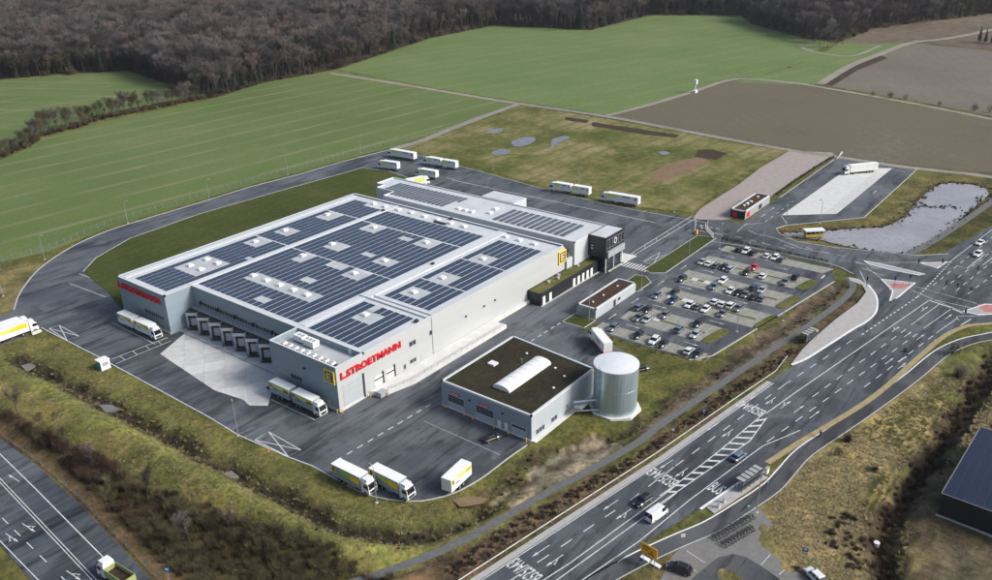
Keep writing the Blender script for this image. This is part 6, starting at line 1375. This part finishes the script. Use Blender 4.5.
# ================================================================ VEGETATION
ONES = ['', 'first', 'second', 'third', 'fourth', 'fifth', 'sixth', 'seventh', 'eighth', 'ninth', 'tenth', 'eleventh', 'twelfth', 'thirteenth', 'fourteenth', 'fifteenth', 'sixteenth', 'seventeenth', 'eighteenth', 'nineteenth']
def nth(i):
    if i < 20: return ONES[i]
    t, o = divmod(i, 10); return ['twentieth', 'thirtieth', 'fortieth', 'fiftieth', 'sixtieth', 'seventieth'][t-2] if o == 0 else ['twenty', 'thirty', 'forty', 'fifty', 'sixty', 'seventy'][t-2]+'-'+ONES[o]
def bare_tree(seed, h, spread, bark, twig, ntw=1300, low=.28, tw=.075, up=.55):
    """trunk with limbs and branches (one mesh) and a crown of fine twigs (another)"""
    rr = random.Random(seed); T = MB(); tips = []
    def grow(p, d, L, r, lvl):
        n = 3 if lvl < 2 else 2; q = p
        for i in range(n):
            d2 = (d+Vector((rr.uniform(-.16, .16), rr.uniform(-.16, .16), rr.uniform(-.02, .14)))).normalized(); e = q+d2*(L/n); ra = r*(1-.28*i/n*2); rb = r*(1-.28*(i+1)/n*2)
            T.tube(q, e, max(ra, .012), max(rb, .010), 5 if lvl == 0 else 3, cap=False); q = e; d = d2
            if lvl < 3 and (lvl > 0 or (q.z > h*low)):
                for _ in range(2 if lvl == 0 else rr.choice((1, 2))):
                    az = rr.uniform(0, 6.283); o = Vector((math.cos(az), math.sin(az), up+rr.uniform(-.3, .4))).normalized(); grow(q, (o*.85+d*.45).normalized(), L*rr.uniform(.42, .62)*spread, rb*.55, lvl+1)
            if lvl >= 2: tips.append((q.copy(), d.copy(), L))
        if lvl < 3:
            for _ in range(3): grow(q, (d+Vector((rr.uniform(-.7, .7), rr.uniform(-.7, .7), rr.uniform(0, .3)))).normalized(), L*.5, r*.42, lvl+1)
    grow(Vector((0, 0, -.3)), Vector((0, 0, 1)), h*.62, h*.018, 0)
    K = MB()
    for i in range(ntw):
        p, d, L = rr.choice(tips); p = p+Vector((rr.gauss(0, .35), rr.gauss(0, .35), rr.gauss(0, .3))); o = (d+Vector((rr.uniform(-1, 1), rr.uniform(-1, 1), rr.uniform(-.35, .8)))).normalized(); l = rr.uniform(.5, 1.5)*h/16; w = o.orthogonal().normalized()*tw*rr.uniform(.6, 1.4)
        K.face([p-w, p+w, p+o*l])
        if rr.random() < .6: m = p+o*l*.45; o2 = (o+Vector((rr.uniform(-1, 1), rr.uniform(-1, 1), rr.uniform(-.3, .6)))).normalized(); K.face([m-w*.7, m+w*.7, m+o2*l*.6])
    return T.mesh('trunk', bark), K.mesh('crown', twig)
def conifer(seed, h):
    rr = random.Random(seed); T = MB(); T.tube((0, 0, -.3), (0, 0, h*.97), h*.016, .03, 6); K = MB()
    for i in range(int(h*26)):
        z = h*(.12+.88*rr.random()**.8); r = (h-z)*.24+.25; az = rr.uniform(0, 6.283); p = Vector((.15*math.cos(az), .15*math.sin(az), z)); e = Vector((r*rr.uniform(.6, 1.05)*math.cos(az), r*rr.uniform(.6, 1.05)*math.sin(az), z-r*.25)); w = Vector((-math.sin(az), math.cos(az), .15))*(.35+r*.14)
        K.face([p, (p+e)/2+w, e, (p+e)/2-w])
    return T.mesh('trunk', 'bark'), K.mesh('crown', 'needle')
def shrub(seed, h, w, mats, n=150, tw=.03):
    rr = random.Random(seed); K = MB()
    for i in range(n):
        az = rr.uniform(0, 6.283); b = Vector((rr.gauss(0, w*.18), rr.gauss(0, w*.18), -.1)); e = Vector((math.cos(az)*w*rr.random()**.6*.6, math.sin(az)*w*rr.random()**.6*.6, h*rr.uniform(.45, 1.0))); u = (e-b).orthogonal().normalized()*tw; m = (b+e)/2+Vector((rr.uniform(-.2, .2), rr.uniform(-.2, .2), .1))*h*.4; mi = rr.randrange(len(mats))
        K.face([b-u, b+u, m+u*.8, m-u*.8], mi); K.face([m-u*.8, m+u*.8, e], mi)
        for _ in range(2): o = m+(e-m)*rr.random(); K.face([o-u*.6, o+u*.6, o+Vector((rr.uniform(-.4, .4), rr.uniform(-.4, .4), rr.uniform(.05, .5)))*h*.35], mi)
    return K.mesh('shrub', mats)
def tuft(seed, h, w, m, n=16):
    rr = random.Random(seed); K = MB()
    for i in range(n):
        az = rr.uniform(0, 6.283); b = Vector((rr.gauss(0, w*.25), rr.gauss(0, w*.25), -.05)); e = b+Vector((math.cos(az)*w*.5, math.sin(az)*w*.5, h*rr.uniform(.5, 1))); u = Vector((-math.sin(az), math.cos(az), 0))*.06; K.face([b-u, b+u, e])
    return K.mesh('tuft', m)
def clump(seed, h, w, mats, n=260, leaf=.16):
    """dense leafy bush"""
    rr = random.Random(seed); K = MB()
    for i in range(n):
        v = Vector((rr.gauss(0, 1), rr.gauss(0, 1), rr.gauss(0, 1))).normalized()*(rr.random()**.4); p = Vector((v.x*w/2, v.y*w/2, h*.5+v.z*h*.5)); a = Vector((rr.gauss(0, 1), rr.gauss(0, 1), rr.gauss(0, 1))).normalized()*leaf; b = a.orthogonal().normalized()*leaf*.7
        K.face([p-a, p+b, p+a, p-b], rr.randrange(len(mats)))
    return K.mesh('bush', mats)
def scatter(name, P3, scl, rot, pick, protos, label=None):
    """stuff nobody could count: instances on points"""
    col = bpy.data.collections.new(name+'_kinds')
    for i, me in enumerate(protos):
        o = bpy.data.objects.new('%s_kind_%s' % (name, 'abcdefghijkl'[i]), me); col.objects.link(o)
    me = bpy.data.meshes.new(name); me.from_pydata([tuple(p) for p in P3], [], [])
    for nm, ty, arr in (('scl', 'FLOAT', scl), ('rot', 'FLOAT', rot), ('pick', 'INT', pick)):
        a = me.attributes.new(nm, ty, 'POINT'); a.data.foreach_set('value', np.asarray(arr, np.int32 if ty == 'INT' else np.float32))
    o = obj(name, me); o['kind'] = 'stuff'
    if label: o['label'] = label
    g = bpy.data.node_groups.new(name, 'GeometryNodeTree'); g.interface.new_socket('Geometry', in_out='INPUT', socket_type='NodeSocketGeometry'); g.interface.new_socket('Geometry', in_out='OUTPUT', socket_type='NodeSocketGeometry')
    N = g.nodes.new; i_ = N('NodeGroupInput'); o_ = N('NodeGroupOutput'); ci = N('GeometryNodeCollectionInfo'); ci.inputs[0].default_value = col; ci.inputs['Separate Children'].default_value = True; ci.inputs['Reset Children'].default_value = True
    ip = N('GeometryNodeInstanceOnPoints'); ip.inputs['Pick Instance'].default_value = True
    def at(n, ty): a = N('GeometryNodeInputNamedAttribute'); a.data_type = ty; a.inputs[0].default_value = n; return a.outputs[0]
    cx = N('ShaderNodeCombineXYZ'); L = g.links.new; L(at('rot', 'FLOAT'), cx.inputs[2]); L(i_.outputs[0], ip.inputs['Points']); L(ci.outputs[0], ip.inputs['Instance']); L(at('pick', 'INT'), ip.inputs['Instance Index']); L(cx.outputs[0], ip.inputs['Rotation']); L(at('scl', 'FLOAT'), ip.inputs['Scale']); L(ip.outputs[0], o_.inputs[0])
    md = o.modifiers.new('scatter', 'NODES'); md.node_group = g; return o
def joined(tc):
    """trunk and crown as one mesh, for the far wood"""
    out = MB(); off = 0
    for mi, me in enumerate(tc):
        n = len(out.v); out.v += [tuple(v.co) for v in me.vertices]
        for p in me.polygons: out.f.append(tuple(n+i for i in p.vertices)); out.m.append(mi)
    return out.mesh('tree', [me.materials[0].name for me in tc])
T_OAK = bare_tree(1, 17, 1.05, 'bark', 'twig', 1500); T_OAK2 = bare_tree(2, 16, 1.15, 'bark', 'twig', 1500, .22); T_ALD = bare_tree(3, 18, .8, 'bark', 'twig_red', 1300, .3, up=.8); T_BIR = bare_tree(4, 18, .7, 'bark_pale', 'twig_red', 1000, .35, up=.9); T_OLV = bare_tree(5, 13, 1.1, 'bark', 'twig_olive', 1300, .2); T_HDG = bare_tree(8, 9, 1.15, 'bark', 'twig_olive', 2200, .05, .06, .9); T_HDG2 = bare_tree(9, 8, 1.3, 'bark', 'twig', 2200, .05, .06, .8); T_CON = conifer(6, 17); T_CON2 = conifer(7, 20)
KINDS = [joined(t) for t in (T_OAK, T_OAK2, T_ALD, T_BIR, T_OLV, T_CON, T_CON2)]
CX, CY = -114.07, -138.87
def sees(P, m=60):
    """points inside the photographed wedge, with a margin"""
    d = P-np.array([CX, CY]); f = d@np.array([hx, hy]); s = d@np.array([hy, -hx]); return (f > 50) & (np.abs(s) < f*.66+m)
FOREST = [(63.7, 620.7), (164.4, 541.0), (239.0, 492.3), (222.1, 410.7), (210.5, 347.0), (260.7, 361.4), (324.7, 357.3), (483.9, 405.3), (584.5, 408.9), (598.4, 306.7), (726.6, 313.4), (768.4, 232.1), (711.2, 195.2), (646.7, 125.2), (631.2, 88.0), (710.1, 87.5), (768.7, 71.7), (886.3, 20.8), (985.2, -59.8), (2278.9, 62.3), (2315.3, 1737.5), (1488.3, 4432.9), (152.9, 1316.7)]
FARFIELD = [(329.6, 1256.1), (434.2, 1140.1), (481.8, 1071.0), (527.4, 1019.9), (604.7, 1188.5), (548.4, 1393.7), (353.8, 1443.4)]
fa = np.array(FOREST); lo, hi = fa.min(0), fa.max(0); hi = np.minimum(hi, 1900)
cand = lo+rng.random((130000, 2))*(hi-lo); cand = cand[sees(cand)]; cand = cand[poly_in(cand, FOREST)]; cand = cand[~poly_in(cand, FARFIELD)]
dist = np.hypot(cand[:, 0]-CX, cand[:, 1]-CY); area = (hi-lo).prod(); dens = len(cand)/max(1, area)
keep = rng.random(len(cand)) < np.clip(1.25-dist/1500, .12, 1.); cand = cand[keep]; dist = dist[keep]
edge = dist_line(cand, FOREST+FOREST[:1])
v1 = vnoise(cand, 70, 71); v2 = vnoise(cand, 40, 72); rnd = rng.random(len(cand))
pick = np.where(rnd < .36, 0, np.where(rnd < .66, 1, np.where(rnd < .86, 2, 4)))
pick = np.where((edge > 25) & (v1 > .62) & (rng.random(len(cand)) < .6), 3, pick); pick = np.where((v1 < .36) & (rng.random(len(cand)) < .5), 2, pick)
pick = np.where((v2 > .80) & (rng.random(len(cand)) < .55), 5, pick); pick = np.where(rng.random(len(cand)) < .05, 6, pick)
scl = rng.uniform(.8, 1.35, len(cand))*np.where(edge < 6, .85, 1.1); print('forest trees', len(cand))
scatter('forest', np.column_stack([cand, np.zeros(len(cand))]), scl, rng.uniform(0, 6.28, len(cand)), pick, KINDS, 'leafless forest closing off the fields in the background')
under = lo+rng.random((60000, 2))*(hi-lo); under = under[sees(under)]; under = under[poly_in(under, FOREST)]; under = under[dist_line(under, FOREST+FOREST[:1]) < 22]
S_A = shrub(1, 2.4, 2.6, ['brush_red', 'brush_red', 'brush_dark']); S_B = shrub(2, 2.0, 2.4, ['twig_olive', 'brush_red', 'twig_olive']); S_C = shrub(3, 1.6, 2.0, ['twig_tan', 'twig_olive']); S_D = shrub(4, .75, 1.1, ['brush_red', 'brush_dark', 'twig_red'], 90, .022)
scatter('forest_undergrowth', np.column_stack([under, np.zeros(len(under))]), rng.uniform(1.2, 2.6, len(under)), rng.uniform(0, 6.28, len(under)), rng.integers(0, 2, len(under)), [S_A, S_B], 'brushwood under the edge of the forest')

def tree(tc, x, y, s, rz, label, group, cat='tree', name='bare_tree', z=0.):
    t = thing(name, label, cat, (x, y, z), rz, group); obj('trunk', tc[0], t); obj('crown', tc[1], t); t.scale = (s, s, s); return t
hp = along(HEDGELINE, 4.6)
for i, (x, y, th) in enumerate(hp):
    k = random.random(); s = random.uniform(.50, .68) if i > 7 else random.uniform(.34, .46)
    tree(T_HDG if k < .55 else T_HDG2, x+random.uniform(-1, 1), y+random.uniform(-1, 1), s*1.75, random.uniform(0, 6), f'low bare tree in the hedge between the two left fields, {nth(i+1)} from the left', 'trees of the field hedge')
hb2 = []
for (x, y, th) in along(HEDGELINE, .9): hb2.append((x+random.uniform(-2.5, 2.5), y+random.uniform(-2.5, 2.5), 0))
scatter('hedge_brush', hb2, rng.uniform(.8, 1.5, len(hb2)), rng.uniform(0, 6.28, len(hb2)), rng.integers(0, 2, len(hb2)), [S_A, S_B], 'brushwood filling the hedge between the fields')
FE1 = smooth_line([(165.3, 539.6), (200.6, 523.7), (237.8, 490.2), (221.0, 409.0), (210.5, 347.0), (260.7, 361.4), (324.7, 357.3)], 5.)
for i, (x, y, th) in enumerate(along(FE1, 11.)):
    k = random.random(); c = 5 <= i <= 200 and k > .90
    tree(T_CON if c else T_OAK if k < .4 else T_ALD if k < .65 else T_OAK2, x+random.uniform(-2, 2), y+random.uniform(0, 4), random.uniform(.75, 1.2), random.uniform(0, 6), (f'dark conifer' if c else 'tall bare tree')+f' on the forest edge behind the left fields, {nth(i+1)} from the left', 'trees on the left forest edge')
FE2 = smooth_line([(336.2, 358.8), (486.4, 407.5), (587.6, 411.3), (601.4, 308.5), (730.4, 315.5), (772.4, 233.8)], 5.)
for i, (x, y, th) in enumerate(along(FE2, 16.)):
    k = random.random(); tree(T_OAK if k < .45 else T_ALD if k < .7 else T_OAK2, x+random.uniform(-2, 2), y+random.uniform(0, 4), random.uniform(.8, 1.2), random.uniform(0, 6), f'bare tree on the forest edge behind the big green field, {nth(i+1)} from the left', 'trees on the middle forest edge')
FE3 = smooth_line([(715.1, 195.9), (684.6, 162.2), (649.5, 126.3), (626.9, 101.3), (633.9, 88.9)], 5.)
for i, (x, y, th) in enumerate(along(FE3, 9.)):
    k = random.random(); c = i in (4,)
    tree(T_CON2 if c else T_OAK if k < .5 else T_OAK2, x+random.uniform(-3, 1), y+random.uniform(-2, 4), random.uniform(.85, 1.25), random.uniform(0, 6), ('dark conifer' if c else 'bare tree')+f' on the front of the right hand wood, {nth(i+1)} from the left', 'trees on the right wood edge')
for i, p in enumerate([(606.1, 94.1), (599.1, 85.4), (607.1, 81.8), (624.8, 82.7), (620.6, 90.2), (623.2, 96.7)]): tree((T_OAK, T_OAK2)[i % 2], p[0], p[1], (.75, .85, .7, .9, 1., .9)[i], i*1.3, f'bare tree in the small clump before the right hand wood, {nth(i+1)} counted', 'trees of the right hand clump')
B_D = clump(1, 3.4, 3.4, ['needle', 'ivy', 'bark']); B_O = clump(2, 2.6, 3.0, ['ivy', 'twig_olive', 'bark']); B_R = shrub(9, 2.2, 2.2, ['twig_red', 'twig_red', 'bark'], 260, .03)
STEM = MB().tube((0, 0, -.2), (0, 0, 1.4), .12, .08, 5).mesh('stem', 'bark')
for i, (p, s) in enumerate(zip([(433.6, 3.1), (431.5, -7.3), (431.7, -15.6), (424.9, -35.6), (420.2, -54.6), (420.7, -62.4)], (.8, 1.2, .9, .8, 1.2, 1.3))):
    t = thing('bush', f'dark round bush on the track between the brown fields, {nth(i+1)} from the left', 'bush', (*p, 0), i*1.1, 'bushes on the field track'); obj('foliage', B_D, t); obj('stem', STEM, t); t.scale = (s,)*3
for i, (p, s) in enumerate(zip([(687.2, -5.8), (683.8, -10.8), (680.8, -16.3), (840.1, 40.1), (826.5, 49.5)], (3.2, 3., 3.4, 3.6, 3.))):
    t = tree(T_CON, p[0], p[1], s/3.4*.8, i*1.7, ['dark evergreen at the far right track, left of three', 'dark evergreen at the far right track, middle of three', 'dark evergreen at the far right track, right of three', 'lone dark evergreen before the far right wood, right of two', 'lone dark evergreen before the far right wood, left of two'][i], 'far right evergreens', 'tree', 'evergreen_tree')
# bushes on the near right slope and by the road
for i, (p, s, m, lb) in enumerate(zip([(58.2, -100.2), (114.5, -109.6), (103.2, -113.6), (50.9, -108.2), (51.8, -100.3), (108.5, -99.3), (33.0, -120.6), (72.4, -119.0)], (1.0, 1.2, 1.6, .8, .7, .6, .9, 1.3), (B_R, B_O, B_R, B_R, B_O, B_R, B_O, B_R), ('reddish bare bush on the straw slope beside the cycle path', 'dark bush where the cycle path curves on the right', 'wide dark bush on the slope below the cycle path curve', 'small reddish bush in the middle of the straw slope', 'low dark bush beside the straw slope path', 'small bare bush between road and cycle path', 'dark bush on the bank opposite the barn', 'brown bush behind the corner of the barn'))):
    t = thing('bush', lb, 'bush', (*p, ground_z(*p)), i*.9); obj('foliage', m, t); obj('stem', STEM, t).scale = (1, 1, .5); t.scale = (s,)*3
for i, (p, s, lb) in enumerate(zip([(69.7, -33.3), (70.1, -35.9), (71.1, -41.2), (70.5, -46.4), (70.6, -48.4), (73.2, -52.0), (73.1, -53.8)], (.42, .3, .28, .34, .3, .5, .4), ('nearest to the white box truck', 'second from the white box truck', 'third from the white box truck', 'left of the pair behind the tank row', 'right of the pair behind the tank row', 'larger one left of the last black estate car', 'beside the last black estate car'))):
    t = thing('bush', f'small dark bush behind the parked cars, {lb}', 'bush', (*p, 0), i*.9, 'bushes behind the parked cars'); obj('foliage', B_O, t); obj('stem', STEM, t).scale = (1, 1, .5); t.scale = (s*1.2, s*1.2, s)
for i, p in enumerate([(-48.3, 57.3), (-48.2, 46.5), (-47.2, 37.1), (-47.8, 25.4), (-45.0, 44.9), (-48.1, 11.8), (-47.0, 5.5), (-46.3, -3.3), (-45.6, -8.3), (-43.5, -17.0), (-42.2, -24.4), (-40.4, -33.0), (-49.7, -12.4), (-53.1, 10.0), (-37.8, -38.3)]):
    tree(T_OLV if i % 3 else T_ALD, p[0], p[1], random.uniform(.26, .42), i*.7, f'slender bare tree in the thicket above the highway, {nth(i+1)} counted down the slope', 'trees in the highway thicket', z=ground_z(*p))
def in_poly(poly, n):
    a = np.array(poly); l, h = a.min(0), a.max(0); q = l+rng.random((n, 2))*(h-l); return q[poly_in(q, poly)]
def with_z(q, dz=0.): return [(x, y, ground_z(x, y)+dz) for x, y in q]
q = in_poly(THICKET, 3600); q = q[(dist_line(q, LEFTROAD+LEFTROAD[:1]) > 4.0)]; w = vnoise(q, 9, 81); q = q[w+rng.random(len(q))*.4 > .45]
scatter('thicket', with_z(q), rng.uniform(.5, 1.15, len(q)), rng.uniform(0, 6.28, len(q)), np.where((vnoise(q, 16, 82) > .30) & (q[:, 1] > 6+rng.normal(0, 6, len(q))), 0, np.where(rng.random(len(q)) < .75, 1, 2)), [S_A, S_B, S_C], 'reddish brown thicket on the slope above the highway')
VERGE = [(-26.8, -55.3), (-5.6, -57.5), (13.3, -62.2), (29.4, -65.8), (59.6, -69.6), (93.2, -74.2), (93.1, -76.9), (70.0, -73.3), (30.3, -69.0), (-1.2, -64.0), (-24.2, -60.1)]
q = in_poly(VERGE, 7000); q = q[dist_line(q, PATHW) > 2.0]; q = q[dist_line(q, [(-24.8, -59.6), (29, -69.), (60, -73.4), (78, -76.2)]) > 1.4]
scatter('verge_shrubs', with_z(q), rng.uniform(.5, 1.1, len(q)), rng.uniform(0, 6.28, len(q)), rng.integers(0, 2, len(q)), [S_D, tuft(11, .5, .7, 'tuft_tan')], 'low brown shrubs planted between footpath and main road')
SLOPE = [(31.5, -94.3), (41.1, -96.0), (60.2, -100.2), (82.8, -104.8), (94.8, -108.6), (105.4, -113.2), (124.2, -121.2), (67.3, -130.6), (62.4, -119.2), (45.4, -117.5), (15.6, -122.5), (5.5, -108.9), (20.0, -98.2)]
q = in_poly(SLOPE, 11000); q = q[dist_line(q, CYCLE) > 2.4]; q = q[dist_line(q, DITCH_C) > 2.8]; q = q[~poly_in(q, [(-7.2, -88.0), (2.3, -86.3), (8.0, -87.1), (23.5, -91.4), (24.6, -94.0), (21.7, -97.6), (14.7, -98.1), (9.9, -111.7)])]; wz = vnoise(q, 8, 91)
scatter('straw_grass', with_z(q), rng.uniform(.6, 1.3, len(q)), rng.uniform(0, 6.28, len(q)), np.where(wz > .70, 1, np.where((rng.random(len(q)) < .2) & (vnoise(q, 6, 92) > .72), 2, 0)), [tuft(12, .34, .75, 'tuft_tan', 18), tuft(13, .32, .7, 'tuft_olive', 18), S_D], 'tussocky straw coloured grass on the right hand slope')
q = np.array(along(DITCH_C, .35))[:, :2]; q = q+rng.normal(0, 1.3, q.shape)
scatter('ditch_brush', with_z(q), rng.uniform(.3, .75, len(q)), rng.uniform(0, 6.28, len(q)), rng.integers(0, 2, len(q)), [S_A, S_C], 'dark brushwood along the ditch on the right')
q = np.concatenate([np.array(along(DITCH_B, .25))[:, :2], np.array(along(DITCH_A, .35))[:, :2]]); q = q+rng.normal(0, 1.5, q.shape); q = q[dist_line(q, PATHW) > 2.]; q = q[~poly_in(q, YARD)]; q = q[~poly_in(q, PARK)]; q = q[~poly_in(q, [(-4.7, -49.3), (4.7, -49.9), (16.4, -50.0), (27.9, -52.5), (28.8, -61.8), (19.4, -60.4), (9.1, -57.0), (-1.7, -54.6)])]
scatter('ditch_reeds', with_z(q), rng.uniform(.5, 1.1, len(q)), rng.uniform(0, 6.28, len(q)), rng.integers(0, 3, len(q)), [S_D, tuft(14, .7, .8, 'tuft_tan'), tuft(15, .5, .9, 'tuft_olive')], 'reeds and weeds in the wet ditches around the site')
BANK = [(-37.0, 105.7), (-21.5, 103.0), (-21.0, 10.6), (-19.8, -24.4), (-13.1, -40.6), (3.6, -45.4), (1.2, -57.4), (-23.8, -50.1), (-39.1, -44.9), (-40.6, -18.6), (-45.6, 15.2), (-49.0, 51.8), (-49.1, 77.5)]
q = in_poly(BANK, 16000); q = q[dist_line(q, DITCH_A) > 1.5]; q = q[dist_line(q, PATHW) > 1.8]; q = q[~poly_in(q, YARD)]; q = q[vnoise(q, 5, 93)+rng.random(len(q))*.5 > .55]
scatter('bank_grass', with_z(q), rng.uniform(.5, 1.1, len(q)), rng.uniform(0, 6.28, len(q)), np.where(rng.random(len(q)) < .3, 0, 1), [tuft(16, .35, .8, 'tuft_tan', 14), tuft(17, .32, .8, 'tuft_olive', 14)], 'rough tufted grass on the bank in front of the yard')
q = np.array(along(POND+POND[:1], .9))[:, :2]; q = q+rng.normal(0, 1.1, q.shape); q = q[~poly_in(q, ACCESS)]
scatter('pond_reeds', [(x, y, -.3) for x, y in q], rng.uniform(.5, 1.2, len(q)), rng.uniform(0, 6.28, len(q)), rng.integers(0, 2, len(q)), [S_D, tuft(18, .6, .8, 'tuft_olive')], 'reeds along the pond shore')
q = np.array([(234.3, -71.5), (236.6, -73.8), (236.2, -75.3), (237.7, -77.5), (238.5, -78.7), (240.0, -79.8), (240.3, -83.4), (241.6, -83.3), (238.3, -73.0), (233.0, -66.3), (234.1, -69.0)]); q = np.repeat(q, 5, 0)+rng.normal(0, .9, (len(q)*5, 2))
scatter('pond_weed', [(x, y, -.4) for x, y in q], rng.uniform(.5, 1., len(q)), rng.uniform(0, 6.28, len(q)), rng.integers(0, 1, len(q)), [S_D], 'dark clumps of weed standing in the pond')
hq = np.array(along([(159.2, -24.9), (158.0, -39.3), (158.8, -62.6)], .5))[:, :2]; hq = np.concatenate([hq, np.array(along([(217.2, -21.8), (245.3, -21.4), (285.8, -22.0)], .5))[:, :2]]); hq = hq+rng.normal(0, .3, hq.shape)
scatter('low_hedge', [(x, y, .05) for x, y in hq], rng.uniform(.22, .34, len(hq)), rng.uniform(0, 6.28, len(hq)), rng.integers(0, 1, len(hq)), [B_O], 'low clipped hedge along the access road and truck lot')


# ---- the air over the plain
hz = MB().box(-1500, 3600, -2000, 3200, -4., 124.).build('haze', 'white_paint'); hz['kind'] = 'stuff'; hz['label'] = 'thin grey haze over the far fields and forest'
hz.data.materials.clear(); hm = bpy.data.materials.new('haze_air'); hm.use_nodes = True; hn = hm.node_tree; hn.nodes.clear()
ho = hn.nodes.new('ShaderNodeOutputMaterial'); hv = hn.nodes.new('ShaderNodeVolumePrincipled'); hv.inputs['Color'].default_value = (.88, .91, .96, 1); hv.inputs['Density'].default_value = .00005; hv.inputs['Anisotropy'].default_value = .2
hn.links.new(hv.outputs[0], ho.inputs['Volume']); hz.data.materials.append(hm)
